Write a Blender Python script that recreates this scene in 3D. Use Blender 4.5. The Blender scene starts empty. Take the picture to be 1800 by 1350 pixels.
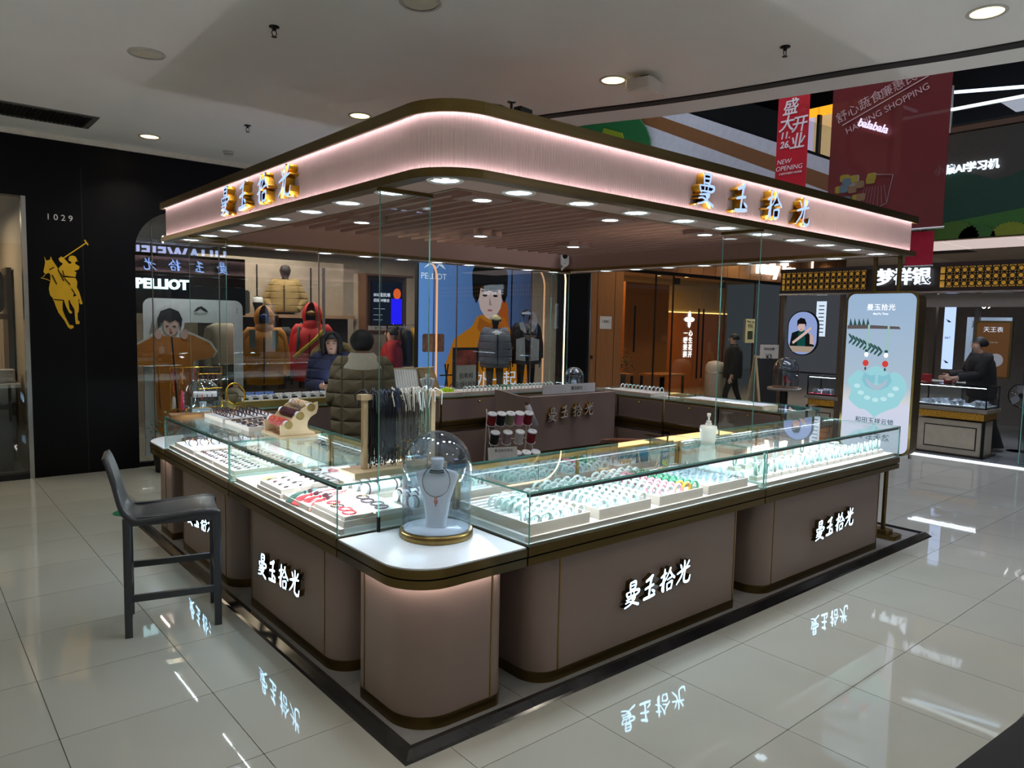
import bpy, math, random
from mathutils import Vector, Matrix
random.seed(7)
sc = bpy.context.scene
COL = sc.collection
PI = math.pi
# ---------------------------------------------------------------- camera
YAW, PITCH, ROLL = math.radians(49.8754), math.radians(4.8609), math.radians(1.1972)
fw = Vector((math.cos(YAW)*math.cos(PITCH), math.sin(YAW)*math.cos(PITCH), -math.sin(PITCH)))
r0 = Vector((math.sin(YAW), -math.cos(YAW), 0)); u0 = r0.cross(fw)
rr_ = r0*math.cos(ROLL)+u0*math.sin(ROLL); uu_ = u0*math.cos(ROLL)-r0*math.sin(ROLL)
cd = bpy.data.cameras.new('camera'); cam = bpy.data.objects.new('camera', cd); COL.objects.link(cam)
m = Matrix((( rr_.x, uu_.x, -fw.x, -1.3601), (rr_.y, uu_.y, -fw.y, -2.223), (rr_.z, uu_.z, -fw.z, 1.709), (0, 0, 0, 1)))
cam.matrix_world = m
cd.sensor_width = 36; cd.lens = 36*1283.29/1800; cd.clip_start = .05; cd.clip_end = 200
sc.camera = cam
# ---------------------------------------------------------------- world, exposure
w = bpy.data.worlds.new('world'); sc.world = w; w.use_nodes = True
w.node_tree.nodes['Background'].inputs[0].default_value = (.55, .6, .7, 1)
w.node_tree.nodes['Background'].inputs[1].default_value = .06
vs = sc.view_settings
vs.view_transform = 'Standard'; vs.look = 'None'; vs.gamma = 1; vs.exposure = 0.45; vs.use_curve_mapping = False
cy = sc.cycles
cy.max_bounces = 8; cy.diffuse_bounces = 4; cy.glossy_bounces = 4; cy.transmission_bounces = 4; cy.transparent_max_bounces = 28
cy.caustics_reflective = False; cy.caustics_refractive = False; cy.sample_clamp_indirect = 8; cy.sample_clamp_direct = 0
cy.use_denoising = True
# ---------------------------------------------------------------- materials
MATS = {}
def lin(c):
    return tuple(((v/255)/12.92 if v/255 <= .04045 else ((v/255+.055)/1.055)**2.4) for v in c)
def M(name, rgb=(200, 200, 200), rough=.5, metal=0, em=0, emc=None, var=.06, scale=12, bump=0, bscale=60, spec=.5, coat=0, stretch=None):
    """procedural principled material; rgb in sRGB 0-255, slight noise variation"""
    if name in MATS: return MATS[name]
    mt = bpy.data.materials.new(name); mt.use_nodes = True
    nt = mt.node_tree; b = nt.nodes['Principled BSDF']; L = nt.links
    c = lin(rgb)
    tc = nt.nodes.new('ShaderNodeTexCoord'); src = tc.outputs['Object']
    if stretch:
        mp = nt.nodes.new('ShaderNodeMapping'); mp.inputs['Scale'].default_value = stretch
        L.new(src, mp.inputs[0]); src = mp.outputs[0]
    n = nt.nodes.new('ShaderNodeTexNoise'); n.inputs['Scale'].default_value = scale; n.inputs['Detail'].default_value = 3
    L.new(src, n.inputs['Vector'])
    cr = nt.nodes.new('ShaderNodeValToRGB')
    cr.color_ramp.elements[0].position = .3; cr.color_ramp.elements[1].position = .7
    cr.color_ramp.elements[0].color = tuple(max(0, v*(1-var)) for v in c)+(1,)
    cr.color_ramp.elements[1].color = tuple(min(1, v*(1+var)) for v in c)+(1,)
    L.new(n.outputs['Fac'], cr.inputs[0]); L.new(cr.outputs[0], b.inputs['Base Color'])
    b.inputs['Roughness'].default_value = rough; b.inputs['Metallic'].default_value = metal
    b.inputs['Specular IOR Level'].default_value = spec
    if coat: b.inputs['Coat Weight'].default_value = coat; b.inputs['Coat Roughness'].default_value = .05
    if em:
        b.inputs['Emission Color'].default_value = lin(emc or rgb)+(1,); b.inputs['Emission Strength'].default_value = em
    if bump:
        n2 = nt.nodes.new('ShaderNodeTexNoise'); n2.inputs['Scale'].default_value = bscale
        L.new(src, n2.inputs['Vector'])
        bp = nt.nodes.new('ShaderNodeBump'); bp.inputs['Strength'].default_value = bump; bp.inputs['Distance'].default_value = .01
        L.new(n2.outputs['Fac'], bp.inputs['Height']); L.new(bp.outputs[0], b.inputs['Normal'])
    MATS[name] = mt
    return mt
def MG(name, tint=(250, 254, 252), refl=1.0, ior=1.5, rough=0.0):
    """clear sheet glass: transparent with fresnel reflection"""
    if name in MATS: return MATS[name]
    mt = bpy.data.materials.new(name); mt.use_nodes = True
    nt = mt.node_tree; nt.nodes.clear(); L = nt.links
    o = nt.nodes.new('ShaderNodeOutputMaterial'); mx = nt.nodes.new('ShaderNodeMixShader')
    t = nt.nodes.new('ShaderNodeBsdfTransparent'); g = nt.nodes.new('ShaderNodeBsdfGlossy')
    t.inputs[0].default_value = lin(tint)+(1,); g.inputs['Roughness'].default_value = rough
    g.inputs[0].default_value = (refl, refl, refl, 1)
    f = nt.nodes.new('ShaderNodeFresnel')   # thin sheet: same reflectance seen from either side
    ge = nt.nodes.new('ShaderNodeNewGeometry'); mr = nt.nodes.new('ShaderNodeMapRange')
    mr.inputs[3].default_value = ior; mr.inputs[4].default_value = 1/ior
    L.new(ge.outputs['Backfacing'], mr.inputs[0]); L.new(mr.outputs[0], f.inputs[0])
    L.new(f.outputs[0], mx.inputs[0]); L.new(t.outputs[0], mx.inputs[1]); L.new(g.outputs[0], mx.inputs[2]); L.new(mx.outputs[0], o.inputs[0])
    MATS[name] = mt
    return mt
def ME(name, rgb, s):
    """plain light-emitting surface"""
    if name in MATS: return MATS[name]
    mt = bpy.data.materials.new(name); mt.use_nodes = True
    nt = mt.node_tree; nt.nodes.clear()
    o = nt.nodes.new('ShaderNodeOutputMaterial'); e = nt.nodes.new('ShaderNodeEmission')
    e.inputs[0].default_value = lin(rgb)+(1,); e.inputs[1].default_value = s
    nt.links.new(e.outputs[0], o.inputs[0])
    MATS[name] = mt
    return mt
# ---------------------------------------------------------------- mesh helpers
class MB:
    def __init__(s, xf=None, flip=False):
        s.v = []; s.f = []; s.mi = []; s.sm = []; s.xf = xf; s.flip = flip
    def add(s, vs_, fs, mi=0, smooth=False):
        b = len(s.v)
        s.v += [tuple(p) for p in vs_]
        for q in fs:
            s.f.append([b+i for i in q]); s.mi.append(mi); s.sm.append(smooth)
        return s
    def box(s, x0, y0, z0, x1, y1, z1, mi=0):
        v = [(x0, y0, z0), (x1, y0, z0), (x1, y1, z0), (x0, y1, z0), (x0, y0, z1), (x1, y0, z1), (x1, y1, z1), (x0, y1, z1)]
        return s.add(v, [(0, 3, 2, 1), (4, 5, 6, 7), (0, 1, 5, 4), (1, 2, 6, 5), (2, 3, 7, 6), (3, 0, 4, 7)], mi)
    def prism(s, pts, z0, z1, mi=0, ax='z', smooth=False, mcap=None, cap0=True, cap1=True):
        """extrude a 2d polygon along an axis: z: (a,b)->(x,y); y: (a,b)->(x,z); x: (a,b)->(y,z)"""
        def P(a, b, c): return (a, b, c) if ax == 'z' else ((a, c, b) if ax == 'y' else (c, a, b))
        n = len(pts); mc = mi if mcap is None else mcap
        s.add([P(a, b, z0) for a, b in pts]+[P(a, b, z1) for a, b in pts], [(i, (i+1) % n, n+(i+1) % n, n+i) for i in range(n)], mi, smooth)
        if cap0: s.add([P(a, b, z0) for a, b in pts], [tuple(range(n))[::-1]], mc)
        if cap1: s.add([P(a, b, z1) for a, b in pts], [tuple(range(n))], mc)
        return s
    def rings(s, rs, mi=0, closed=False, caps=True, smooth=True):
        n = len(rs[0]); V = [p for r in rs for p in r]; F = []
        k = len(rs)
        for i in range(k if closed else k-1):
            a, b = i*n, ((i+1) % k)*n
            F += [(a+j, a+(j+1) % n, b+(j+1) % n, b+j) for j in range(n)]
        s.add(V, F, mi, smooth)
        if caps and not closed:
            s.add(rs[0], [tuple(range(n))[::-1]], mi); s.add(rs[-1], [tuple(range(n))], mi)
        return s
    def tube(s, path, r, n=8, mi=0, closed=False, caps=True):
        P = [Vector(p) for p in path]; k = len(P); R = []
        rad = r if isinstance(r, (list, tuple)) else [r]*k
        up = None
        for i in range(k):
            a = P[(i-1) % k] if (closed or i > 0) else P[i]; b = P[(i+1) % k] if (closed or i < k-1) else P[i]
            t = (b-a).normalized()
            if up is None:
                up = Vector((0, 0, 1)) if abs(t.z) < .9 else Vector((1, 0, 0))
            sd = t.cross(up)
            if sd.length < 1e-4: sd = t.orthogonal()
            sd.normalize(); up = sd.cross(t).normalized()
            R.append([P[i]+(sd*math.cos(2*PI*j/n)+up*math.sin(2*PI*j/n))*rad[i] for j in range(n)])
        return s.rings(R, mi, closed, caps)
    def lathe(s, prof, n=24, c=(0, 0, 0), mi=0, caps=True, smooth=True):
        R = [[(c[0]+r*math.cos(2*PI*j/n), c[1]+r*math.sin(2*PI*j/n), c[2]+z) for j in range(n)] for r, z in prof]
        return s.rings(R, mi, False, caps, smooth)
    def cyl(s, c, r, h, n=16, ax='z', mi=0, r2=None):
        r2 = r if r2 is None else r2
        def Q(a, b, z): return (c[0]+a, c[1]+b, c[2]+z) if ax == 'z' else ((c[0]+a, c[1]+z, c[2]+b) if ax == 'y' else (c[0]+z, c[1]+a, c[2]+b))
        a = [Q(r*math.cos(2*PI*j/n), r*math.sin(2*PI*j/n), 0) for j in range(n)]
        b = [Q(r2*math.cos(2*PI*j/n), r2*math.sin(2*PI*j/n), h) for j in range(n)]
        return s.rings([a, b], mi)
    def sph(s, c, r, n=12, k=8, mi=0, sc_=(1, 1, 1)):
        R = []
        for i in range(1, k):
            t = PI*i/k
            R.append([(c[0]+r*sc_[0]*math.sin(t)*math.cos(2*PI*j/n), c[1]+r*sc_[1]*math.sin(t)*math.sin(2*PI*j/n), c[2]-r*sc_[2]*math.cos(t)) for j in range(n)])
        s.rings(R, mi, caps=False)
        b = len(R)
        s.add([(c[0], c[1], c[2]-r*sc_[2])]+R[0], [(0, 1+(j+1) % n, 1+j) for j in range(n)], mi, True)
        s.add([(c[0], c[1], c[2]+r*sc_[2])]+R[-1], [(0, 1+j, 1+(j+1) % n) for j in range(n)], mi, True)
        return s
    def torus(s, c, R, r, n=20, k=8, ax='z', mi=0, a0=0, a1=2*PI):
        full = abs(a1-a0-2*PI) < 1e-6; rs = []
        m_ = n if full else n+1
        for i in range(m_):
            t = a0+(a1-a0)*i/n; ring = []
            for j in range(k):
                p = 2*PI*j/k; q = R+r*math.cos(p); h = r*math.sin(p)
                a, b = q*math.cos(t), q*math.sin(t)
                ring.append((c[0]+a, c[1]+b, c[2]+h) if ax == 'z' else ((c[0]+a, c[1]+h, c[2]+b) if ax == 'y' else (c[0]+h, c[1]+a, c[2]+b)))
            rs.append(ring)
        return s.rings(rs, mi, closed=full, caps=not full)
    def mesh(s, name, mats):
        me = bpy.data.meshes.new(name)
        V = [s.xf(*p) for p in s.v] if s.xf else s.v
        me.from_pydata(V, [], [f[::-1] for f in s.f] if s.flip else s.f)
        for mt in (mats if isinstance(mats, (list, tuple)) else [mats]): me.materials.append(mt)
        me.polygons.foreach_set('material_index', s.mi); me.polygons.foreach_set('use_smooth', s.sm)
        me.update()
        return me
    def build(s, name, mats, parent=None, loc=None, rz=0, rot=None):
        return link(name, s.mesh(name, mats), parent, loc, rz, rot)
def link(name, me, parent=None, loc=None, rz=0, rot=None):
    o = bpy.data.objects.new(name, me); COL.objects.link(o)
    if parent: o.parent = parent
    if loc: o.location = loc
    if rot: o.rotation_euler = rot
    elif rz: o.rotation_euler = (0, 0, rz)
    return o
def tag(o, label, cat, group=None, kind=None):
    o['label'] = label; o['category'] = cat
    if group: o['group'] = group
    if kind: o['kind'] = kind
    return o
def thing(name, label, cat, loc=(0, 0, 0), rz=0, group=None):
    o = bpy.data.objects.new(name, None); COL.objects.link(o); o.empty_display_size = .1
    o.location = loc; o.rotation_euler = (0, 0, rz)
    return tag(o, label, cat, group)
def struct(o): o['kind'] = 'structure'; return o
def dup(root, loc, rz=0, label=None, group=None, rot=None):
    r = root.copy(); COL.objects.link(r); r.location = loc; r.rotation_euler = rot or (0, 0, rz)
    if label: r['label'] = label
    if group: r['group'] = group
    for ch in root.children:
        c = ch.copy(); COL.objects.link(c); c.parent = r
        for g in ch.children:
            d = g.copy(); COL.objects.link(d); d.parent = c
    return r
def rrect(x0, y0, x1, y1, r, n=6):
    """rounded rectangle, r = one radius or four (x0y0, x1y0, x1y1, x0y1)"""
    R = r if isinstance(r, (list, tuple)) else [r]*4; out = []
    for (cx, cy_, a), q in zip(((x0, y0, PI), (x1, y0, 1.5*PI), (x1, y1, 0), (x0, y1, .5*PI)), R):
        sx = 1 if cx == x0 else -1; sy = 1 if cy_ == y0 else -1
        if q <= 0: out.append((cx, cy_)); continue
        for i in range(n+1):
            t = a+.5*PI*i/n
            out.append((cx+sx*q+q*math.cos(t), cy_+sy*q+q*math.sin(t)))
    return out
def text_mesh(s, size, ext=.0, off=0, align='CENTER', spacing=1.0, shear=0):
    c = bpy.data.curves.new('lettering', 'FONT'); c.body = s; c.size = size; c.extrude = ext; c.offset = off
    c.align_x = align; c.align_y = 'CENTER'; c.resolution_u = 3; c.space_character = spacing; c.shear = shear
    o = bpy.data.objects.new('tmp', c); COL.objects.link(o)
    dg = bpy.context.evaluated_depsgraph_get()
    me = bpy.data.meshes.new_from_object(o.evaluated_get(dg))
    bpy.data.objects.remove(o); me.name = 'lettering'
    return me
def text(s, size, mt, parent, loc, face, ext=.002, off=0, align='CENTER', spacing=1.0, name='lettering', shear=0):
    """flat lettering; face = outward normal axis '-y','-x','+y', or a rotation tuple"""
    me = text_mesh(s, size, ext, off, align, spacing, shear); me.materials.clear(); me.materials.append(mt)
    rot = {'-y': (PI/2, 0, 0), '-x': (PI/2, 0, -PI/2), '+y': (PI/2, 0, PI), '+x': (PI/2, 0, PI/2)}.get(face, face)
    return link(name, me, parent, loc, rot=rot)
def spot(name, loc, power, size=1.9, blend=.6, col=(255, 255, 255), rad=.04, tgt=None, parent=None):
    l = bpy.data.lights.new(name, 'SPOT'); l.energy = power; l.spot_size = size; l.spot_blend = blend; l.color = lin(col); l.shadow_soft_size = rad
    o = bpy.data.objects.new(name, l); COL.objects.link(o); o.location = loc
    if tgt: o.rotation_euler = (Vector(tgt)-Vector(loc)).to_track_quat('-Z', 'Y').to_euler()
    if parent: o.parent = parent
    return o
def area(name, loc, sx, sy, power, col=(255, 255, 255), rot=(0, 0, 0), parent=None, spread=None):
    l = bpy.data.lights.new(name, 'AREA'); l.shape = 'RECTANGLE'; l.size = sx; l.size_y = sy; l.energy = power; l.color = lin(col)
    if spread: l.spread = spread
    o = bpy.data.objects.new(name, l); COL.objects.link(o); o.location = loc; o.rotation_euler = rot
    if parent: o.parent = parent
    return o
# ---------------------------------------------------------------- palette
PANEL = M('panel_taupe', (128, 109, 100), .42, 0, var=.03, scale=3)
SOFFIT = M('soffit_taupe', (176, 146, 134), .5, var=.02)
SLATM = M('slat_taupe', (150, 115, 102), .55, var=.03)
BRASS = M('brushed_brass', (142, 118, 72), .32, 1, var=.12, scale=40, stretch=(1, 1, .05))
BRASSD = M('dark_brass', (108, 90, 54), .34, 1, var=.12, scale=40, stretch=(.05, .05, 1))
GOLD = M('gold', (222, 178, 60), .25, 1, var=.05)
WHITE = M('white_lacquer', (232, 236, 242), .25, var=.01)
TRAYW = M('tray_white', (214, 216, 218), .6, var=.02)
TRAYG = M('tray_greige', (186, 172, 160), .5, var=.03)
BLACK = M('black_matte', (14, 14, 17), .5, var=.1)
BLACKM = M('black_metal', (24, 24, 26), .35, .6, var=.1)
STEEL = M('steel', (190, 190, 188), .25, 1, var=.03)
GLASS = MG('clear_glass')
GEDGE = M('glass_edge_green', (110, 170, 158), .15, var=.05, spec=.8)
MIRROR = M('mirror', (215, 222, 222), .02, 1, var=.0)
WOODL = M('light_wood', (206, 178, 138), .5, var=.12, scale=6, stretch=(1, 14, 1))
LEDW = ME('led_white', (225, 240, 255), 12)
SIGNF = ME('sign_face', (172, 200, 255), .95)
SIGNF2 = ME('sign_face_cool', (176, 222, 255), 6)
# ================================================================ STRUCTURE
CEIL = 3.5
WF = 6.6      # facade line of the shops behind
TILE = M('floor_tile_polished', (172, 172, 162), .03, var=.035, scale=1.3, spec=.85)
GROUT = M('grout', (70, 68, 62), .7)
def cam_uv(p):
    d = Vector(p)-cam.matrix_world.translation
    z = d.dot(fw)
    if z < .1: return None
    return (900+1283.29*d.dot(rr_)/z, 675-1283.29*d.dot(uu_)/z, z)
fl = struct(MB().box(-9, -8, -.03, 26, 14, -.006).build('floor', GROUT))
TS, TA = .6, math.radians(.2147)
tile_me = MB().prism(rrect(-TS/2+.0018, -TS/2+.0018, TS/2-.0018, TS/2-.0018, .003, 1), -.012, 0).mesh('floor_tile', TILE)
cands = []; rest = MB()
for i in range(-15, 42):
    for j in range(-13, 23):
        lx, ly = (i+.5)*TS, (j+.5)*TS
        x = .881+math.cos(TA)*lx-math.sin(TA)*ly; y = -.1241+math.sin(TA)*lx+math.cos(TA)*ly
        if x < -8.5 or x > 25 or y < -7.5 or y > 13.5: continue
        if .4 < x < 4.8 and .4 < y < 4.0: continue
        q = cam_uv((x, y, 0)); s = 0
        if q and -250 < q[0] < 2050 and 500 < q[1] < 1700: s = 1/q[2]**2
        cands.append((s, x, y))
cands.sort(reverse=True)
for k, (s, x, y) in enumerate(cands):
    if k < 290 and s > 0:
        link('floor_tile', tile_me, fl, (x, y, 0), TA)
    else:
        h = TS/2-.0018
        rest.box(x-h, y-h, -.012, x+h, y+h, 0)
o = rest.build('floor_tile_field', TILE, fl); o['kind'] = 'stuff'
# ceiling: white plaster with a curved atrium edge
CEILM = M('ceiling_plaster', (234, 234, 232), .9, var=.015, scale=2)
edge = [(5.4, -9), (4.95, -3), (4.7, -1.6), (4.418, -.554), (4.149, .451), (3.82, 1.748), (3.462, 2.686), (3.35, 3.6), (3.9, 4.5), (5.2, 4.9), (26, 5.0)]
def spline(P, n=6):
    out = []
    for i in range(len(P)-1):
        p0 = P[max(i-1, 0)]; p1 = P[i]; p2 = P[i+1]; p3 = P[min(i+2, len(P)-1)]
        for k in range(n):
            t = k/n
            out.append(tuple(.5*(2*b+(c-a)*t+(2*a-5*b+4*c-d)*t*t+(3*b-a-3*c+d)*t**3) for a, b, c, d in zip(p0, p1, p2, p3)))
    out.append(tuple(P[-1]))
    return out
es = spline(edge)
V = []; F = []
for (x, y) in es: V += [(x, y, CEIL), (x, y, CEIL+.5)]
cb = MB().prism(es+[(26, 14), (-9, 14), (-9, -9)], CEIL, CEIL+.5)
struct(cb.build('ceiling', CEILM))
slot = spline([(4.9, -9), (4.45, -3), (4.059, -.65), (3.802, .29), (3.474, 1.489), (2.989, 2.757), (2.9, 3.6), (3.5, 4.6), (5, 5.1)])
sb = MB(); R = []
for i, (x, y) in enumerate(slot):
    a = Vector(slot[min(i+1, len(slot)-1)])-Vector(slot[max(i-1, 0)]); nn = Vector((-a.y, a.x)).normalized()
    R.append([(x-nn.x*.05, y-nn.y*.05, CEIL-.012), (x+nn.x*.05, y+nn.y*.05, CEIL-.012), (x+nn.x*.05, y+nn.y*.05, CEIL), (x-nn.x*.05, y-nn.y*.05, CEIL)])
struct(sb.rings(R, smooth=False).build('trim_1', M('shutter_track_black', (20, 20, 20), .6)))
# walls that close the mall around the view
WALLM = M('mall_wall', (150, 146, 140), .7)
struct(MB().box(-9, -8.2, 0, 5, -8, CEIL).build('wall_back', WALLM))
struct(MB().box(-9.2, -8, 0, -9, 14, CEIL).build('wall_side', WALLM))
WARM = ME('downlight_warm', (255, 226, 150), 3.2)
UNLIT = M('downlight_unlit', (205, 200, 180), .4)
RIMM = M('downlight_rim', (190, 188, 182), .4)
def ceiling_downlight(x, y, on, label, z=CEIL, r=.085, power=80, col=(255, 244, 224), cone=2.3):
    t = thing('ceiling_downlight', label, 'downlight', (x, y, z), group='round downlights in the mall ceiling')
    MB().lathe([(r, 0), (r+.018, 0), (r+.02, -.004), (r+.016, -.008), (r, -.006)], 28, caps=False).build('trim_ring', RIMM, t)
    MB().lathe([(r*.99, -.003), (.001, -.0035)], 28, caps=False).build('lens', WARM if on else UNLIT, t)
    if on: spot('lamp', (0, 0, -.02), power, cone, .8, col, .06, parent=t)
for x, y, on, lb in ((.67, 5.95, 1, 'lit warm round downlight in ceiling close to the dark shop wall'),
                     (1.85, 3.75, 1, 'lit warm round downlight partly behind canopy top edge'),
                     (.03, 3.41, 0, 'unlit pale round downlight in the bright ceiling patch'),
                     (.98, 1.43, 0, 'unlit pale round downlight cut by the top of the picture'),
                     (2.75, 1.57, 1, 'lit warm round downlight beside the white ceiling box'),
                     (3.4, -.65, 1, 'lit yellow round downlight at the upper corner near atrium edge')):
    ceiling_downlight(x, y, on, lb, r=.1 if not on else .085, power=44)
for x, y, pw in ((-1.6, -.4, 30), (.9, -2.2, 36), (-2.4, 2.2, 25), (2.4, -2.6, 42), (-2.4, 4.6, 20), (-3.2, -3.6, 620), (4.4, -5.0, 560), (-.4, -5.0, 620), (-4.8, -1.2, 600), (-5.4, 2.0, 560), (2.0, -5.4, 600)):  # unseen downlights added to light the floor; strong ones bounce onto the ceiling
    ceiling_downlight(x, y, 1, 'added unseen round downlight in ceiling above the open floor', power=pw, col=(255, 250, 242) if pw < 100 else (246, 249, 255), cone=2.3 if pw < 100 else 1.7)
for x, y in ((6.5, 6.0), (8.6, 5.9), (10.7, 5.9), (12.6, 5.8), (14.6, 5.7), (12, 6.3), (16, 6.2)):
    ceiling_downlight(x, y, 1, 'small lit downlight in ceiling before the wooden shopfront', power=40)
# sprinklers
def sprinkler(x, y, label):
    t = thing('sprinkler', label, 'sprinkler', (x, y, CEIL), group='ceiling sprinklers')
    MB().lathe([(.001, 0), (.032, 0), (.032, -.006), (.012, -.01), (.012, -.025), (.001, -.025)], 16, caps=False).build('escutcheon', BLACKM, t)
    b = MB()
    for s in (-1, 1): b.tube([(s*.008, 0, -.02), (s*.016, 0, -.04), (s*.006, 0, -.06)], .003, 6)
    b.build('yoke', BLACKM, t)
    MB().cyl((0, 0, -.064), .017, .003, 14).build('deflector', BLACKM, t)
for x, y, lb in ((.50, 2.34, 'black sprinkler in the streaky shadow area of ceiling'), (1.24, 4.8, 'small dark sprinkler above the left canopy end'),
                 (3.06, .38, 'black sprinkler near the curved ceiling edge'), (-.73, 4.65, 'dark sprinkler at the very edge of the picture')):
    sprinkler(x, y, lb)
t = thing('smoke_detector', 'small white smoke detector on ceiling above black wall', 'detector', (1.49, 6.05, CEIL))
MB().lathe([(.001, 0), (.055, 0), (.055, -.018), (.04, -.04), (.001, -.044)], 20, caps=False).build('body', M('detector_white', (190, 190, 186), .5), t)
MB().torus((0, 0, -.03), .044, .004, 20, 6).build('vent_ring', BLACK, t)
t = thing('wireless_access_point', 'white boxy unit hanging below ceiling beside lit downlight', 'ceiling unit', (2.87, 1.36, CEIL), .3)
MB().prism(rrect(-.15, -.1, .15, .1, .03), -.115, -.045, smooth=True).build('housing', M('plastic_white', (215, 212, 205), .4), t)
MB().prism(rrect(-.13, -.085, .13, .085, .03), -.125, -.115, smooth=True).build('face_plate', M('plastic_white2', (228, 226, 220), .35), t)
MB().box(-.04, -.03, -.045, .04, .03, 0).build('bracket', BLACKM, t)
# air vent
t = thing('air_vent', 'long dark slotted air vent in the white ceiling', 'vent', (-.42, 5.77, CEIL))
b = MB(); b.box(-1.2, -.27, -.008, .56, -.22, 0); b.box(-1.2, .22, -.008, .56, .27, 0); b.box(.51, -.22, -.008, .56, .22, 0); b.box(-1.2, -.22, -.008, -1.15, .22, 0)
b.build('vent_frame', M('vent_grey', (120, 120, 118), .4, .4), t)
MB().box(-1.15, -.22, -.002, .51, .22, 0).build('duct_opening', BLACK, t)
sl = MB().box(-.006, -.22, -.02, .006, .22, -.002).mesh('slat', M('vent_slat', (44, 44, 46), .4, .5))
for k in range(46): link('slat', sl, t, (-1.13+k*.036, 0, 0), rot=(0, .5, 0))
# ================================================================ KIOSK
def pane(parent, x0, y0, z0, x1, y1, z1, name='glass_pane', xf=None, flip=False, glass=None):
    d = (x1-x0, y1-y0, z1-z0); k = d.index(min(d))
    b = MB(xf, flip).box(x0, y0, z0, x1, y1, z1)
    fx = [2, 2, 1, 0, 1, 0]
    b.mi = [0 if fx[i] == k else 1 for i in range(6)]
    return b.build(name, [glass or GLASS, GEDGE], parent)
# --- brush glyphs as stroke polygons
def ST(*pts): return pts
GLY = [
 [ST((.34, .98, .05), (.33, .85, .07), (.36, .64, .07)), ST((.33, .95, .05), (.55, .98, .09), (.68, .95, .09), (.68, .8, .09), (.64, .64, .07)),
  ST((.36, .82, .05), (.64, .84, .06)), ST((.36, .68, .05), (.66, .69, .07)),
  ST((.12, .58, .07), (.16, .46, .08), (.24, .36, .05)), ST((.14, .58, .04), (.5, .6, .06), (.88, .6, .1), (.92, .5, .1), (.74, .4, .06)),
  ST((.4, .58, .05), (.4, .42, .05)), ST((.6, .58, .05), (.58, .42, .05)), ST((.24, .41, .05), (.74, .43, .06)),
  ST((.14, .28, .05), (.45, .32, .07), (.68, .34, .09), (.6, .2, .08), (.4, .06, .07), (.06, -.02, .05)), ST((.1, .16, .05), (.34, .2, .06), (.62, .1, .08), (.95, -.02, .11))],
 [ST((.2, .76, .1), (.42, .84, .12), (.62, .94, .13)), ST((.55, .9, .13), (.5, .6, .1), (.47, .1, .1)), ST((.16, .44, .08), (.45, .5, .1), (.72, .54, .09)),
  ST((.12, .03, .11), (.5, .06, .12), (.84, .1, .11)), ST((.62, .34, .05), (.72, .28, .1), (.82, .22, .1))],
 [ST((.04, .66, .07), (.22, .74, .09), (.42, .8, .06)), ST((.26, .99, .06), (.27, .8, .09), (.27, .3, .08), (.28, .02, .08), (.14, .12, .04)), ST((.0, .34, .05), (.2, .42, .09), (.44, .56, .04)),
  ST((.66, .98, .1), (.58, .8, .08), (.36, .5, .04)), ST((.64, .88, .05), (.78, .68, .09), (1.02, .5, .1)), ST((.5, .48, .04), (.66, .54, .07), (.8, .56, .06)),
  ST((.5, .34, .06), (.5, .18, .07), (.55, .02, .06)), ST((.5, .32, .05), (.7, .37, .08), (.86, .36, .09), (.8, .06, .08)), ST((.52, .06, .05), (.84, .09, .08))],
 [ST((.5, 1.0, .06), (.53, .82, .1), (.5, .56, .07)), ST((.22, .86, .05), (.28, .76, .1), (.36, .64, .05)), ST((.84, .94, .08), (.74, .78, .08), (.58, .62, .04)),
  ST((.02, .48, .06), (.4, .58, .1), (.92, .68, .06)), ST((.44, .58, .07), (.34, .32, .09), (.02, .02, .05)), ST((.6, .6, .06), (.55, .3, .09), (.56, .1, .1), (.72, .02, .1), (.94, .05, .1), (1.0, .28, .04))]]
def glyph(k):
    """list of outline polygons of one character, unit box"""
    out = []
    for s in GLY[k]:
        P = spline([tuple(p) for p in s], 3); Lf = []; Rt = []
        for i, (x, y, w_) in enumerate(P):
            a = Vector(P[min(i+1, len(P)-1)][:2])-Vector(P[max(i-1, 0)][:2]); n = Vector((-a.y, a.x)).normalized()*w_*.54
            Lf.append((x+n.x, y+n.y)); Rt.append((x-n.x, y-n.y))
        d0 = (Vector(P[0][:2])-Vector(P[1][:2])).normalized()*P[0][2]*.45; d1 = (Vector(P[-1][:2])-Vector(P[-2][:2])).normalized()*P[-1][2]*.45
        out.append([(P[0][0]+d0.x, P[0][1]+d0.y)]+Rt+[(P[-1][0]+d1.x, P[-1][1]+d1.y)]+Lf[::-1])
    return out
def sign_mesh(k, h, depth, faces):
    b = MB()
    for i, poly in enumerate(glyph(k)):
        pts = [((x-.5+.1*(y-.5))*h*.95, (y-.5)*h) for x, y in poly]
        b.prism(pts, 0, -depth-.0002*i, 0, 'y', mcap=1, cap0=False)
    return b.mesh('sign_character', faces)
def sign(parent, h, depth, centre, face, pitch, faces, dz=None, sc_=(1, 1, 1, 1)):
    """four characters; local glyph front looks to -y"""
    rz = {'-y': 0, '-x': -PI/2, '+y': PI, '+x': PI/2}[face]
    d = Vector((math.cos(rz), math.sin(rz), 0))
    for k in range(4):
        p = Vector(centre)+d*(k-1.5)*pitch
        link('sign_character', sign_mesh(k, h*sc_[k], depth, faces), parent, p+Vector((0, 0, dz[k] if dz else 0)), rz)
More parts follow.
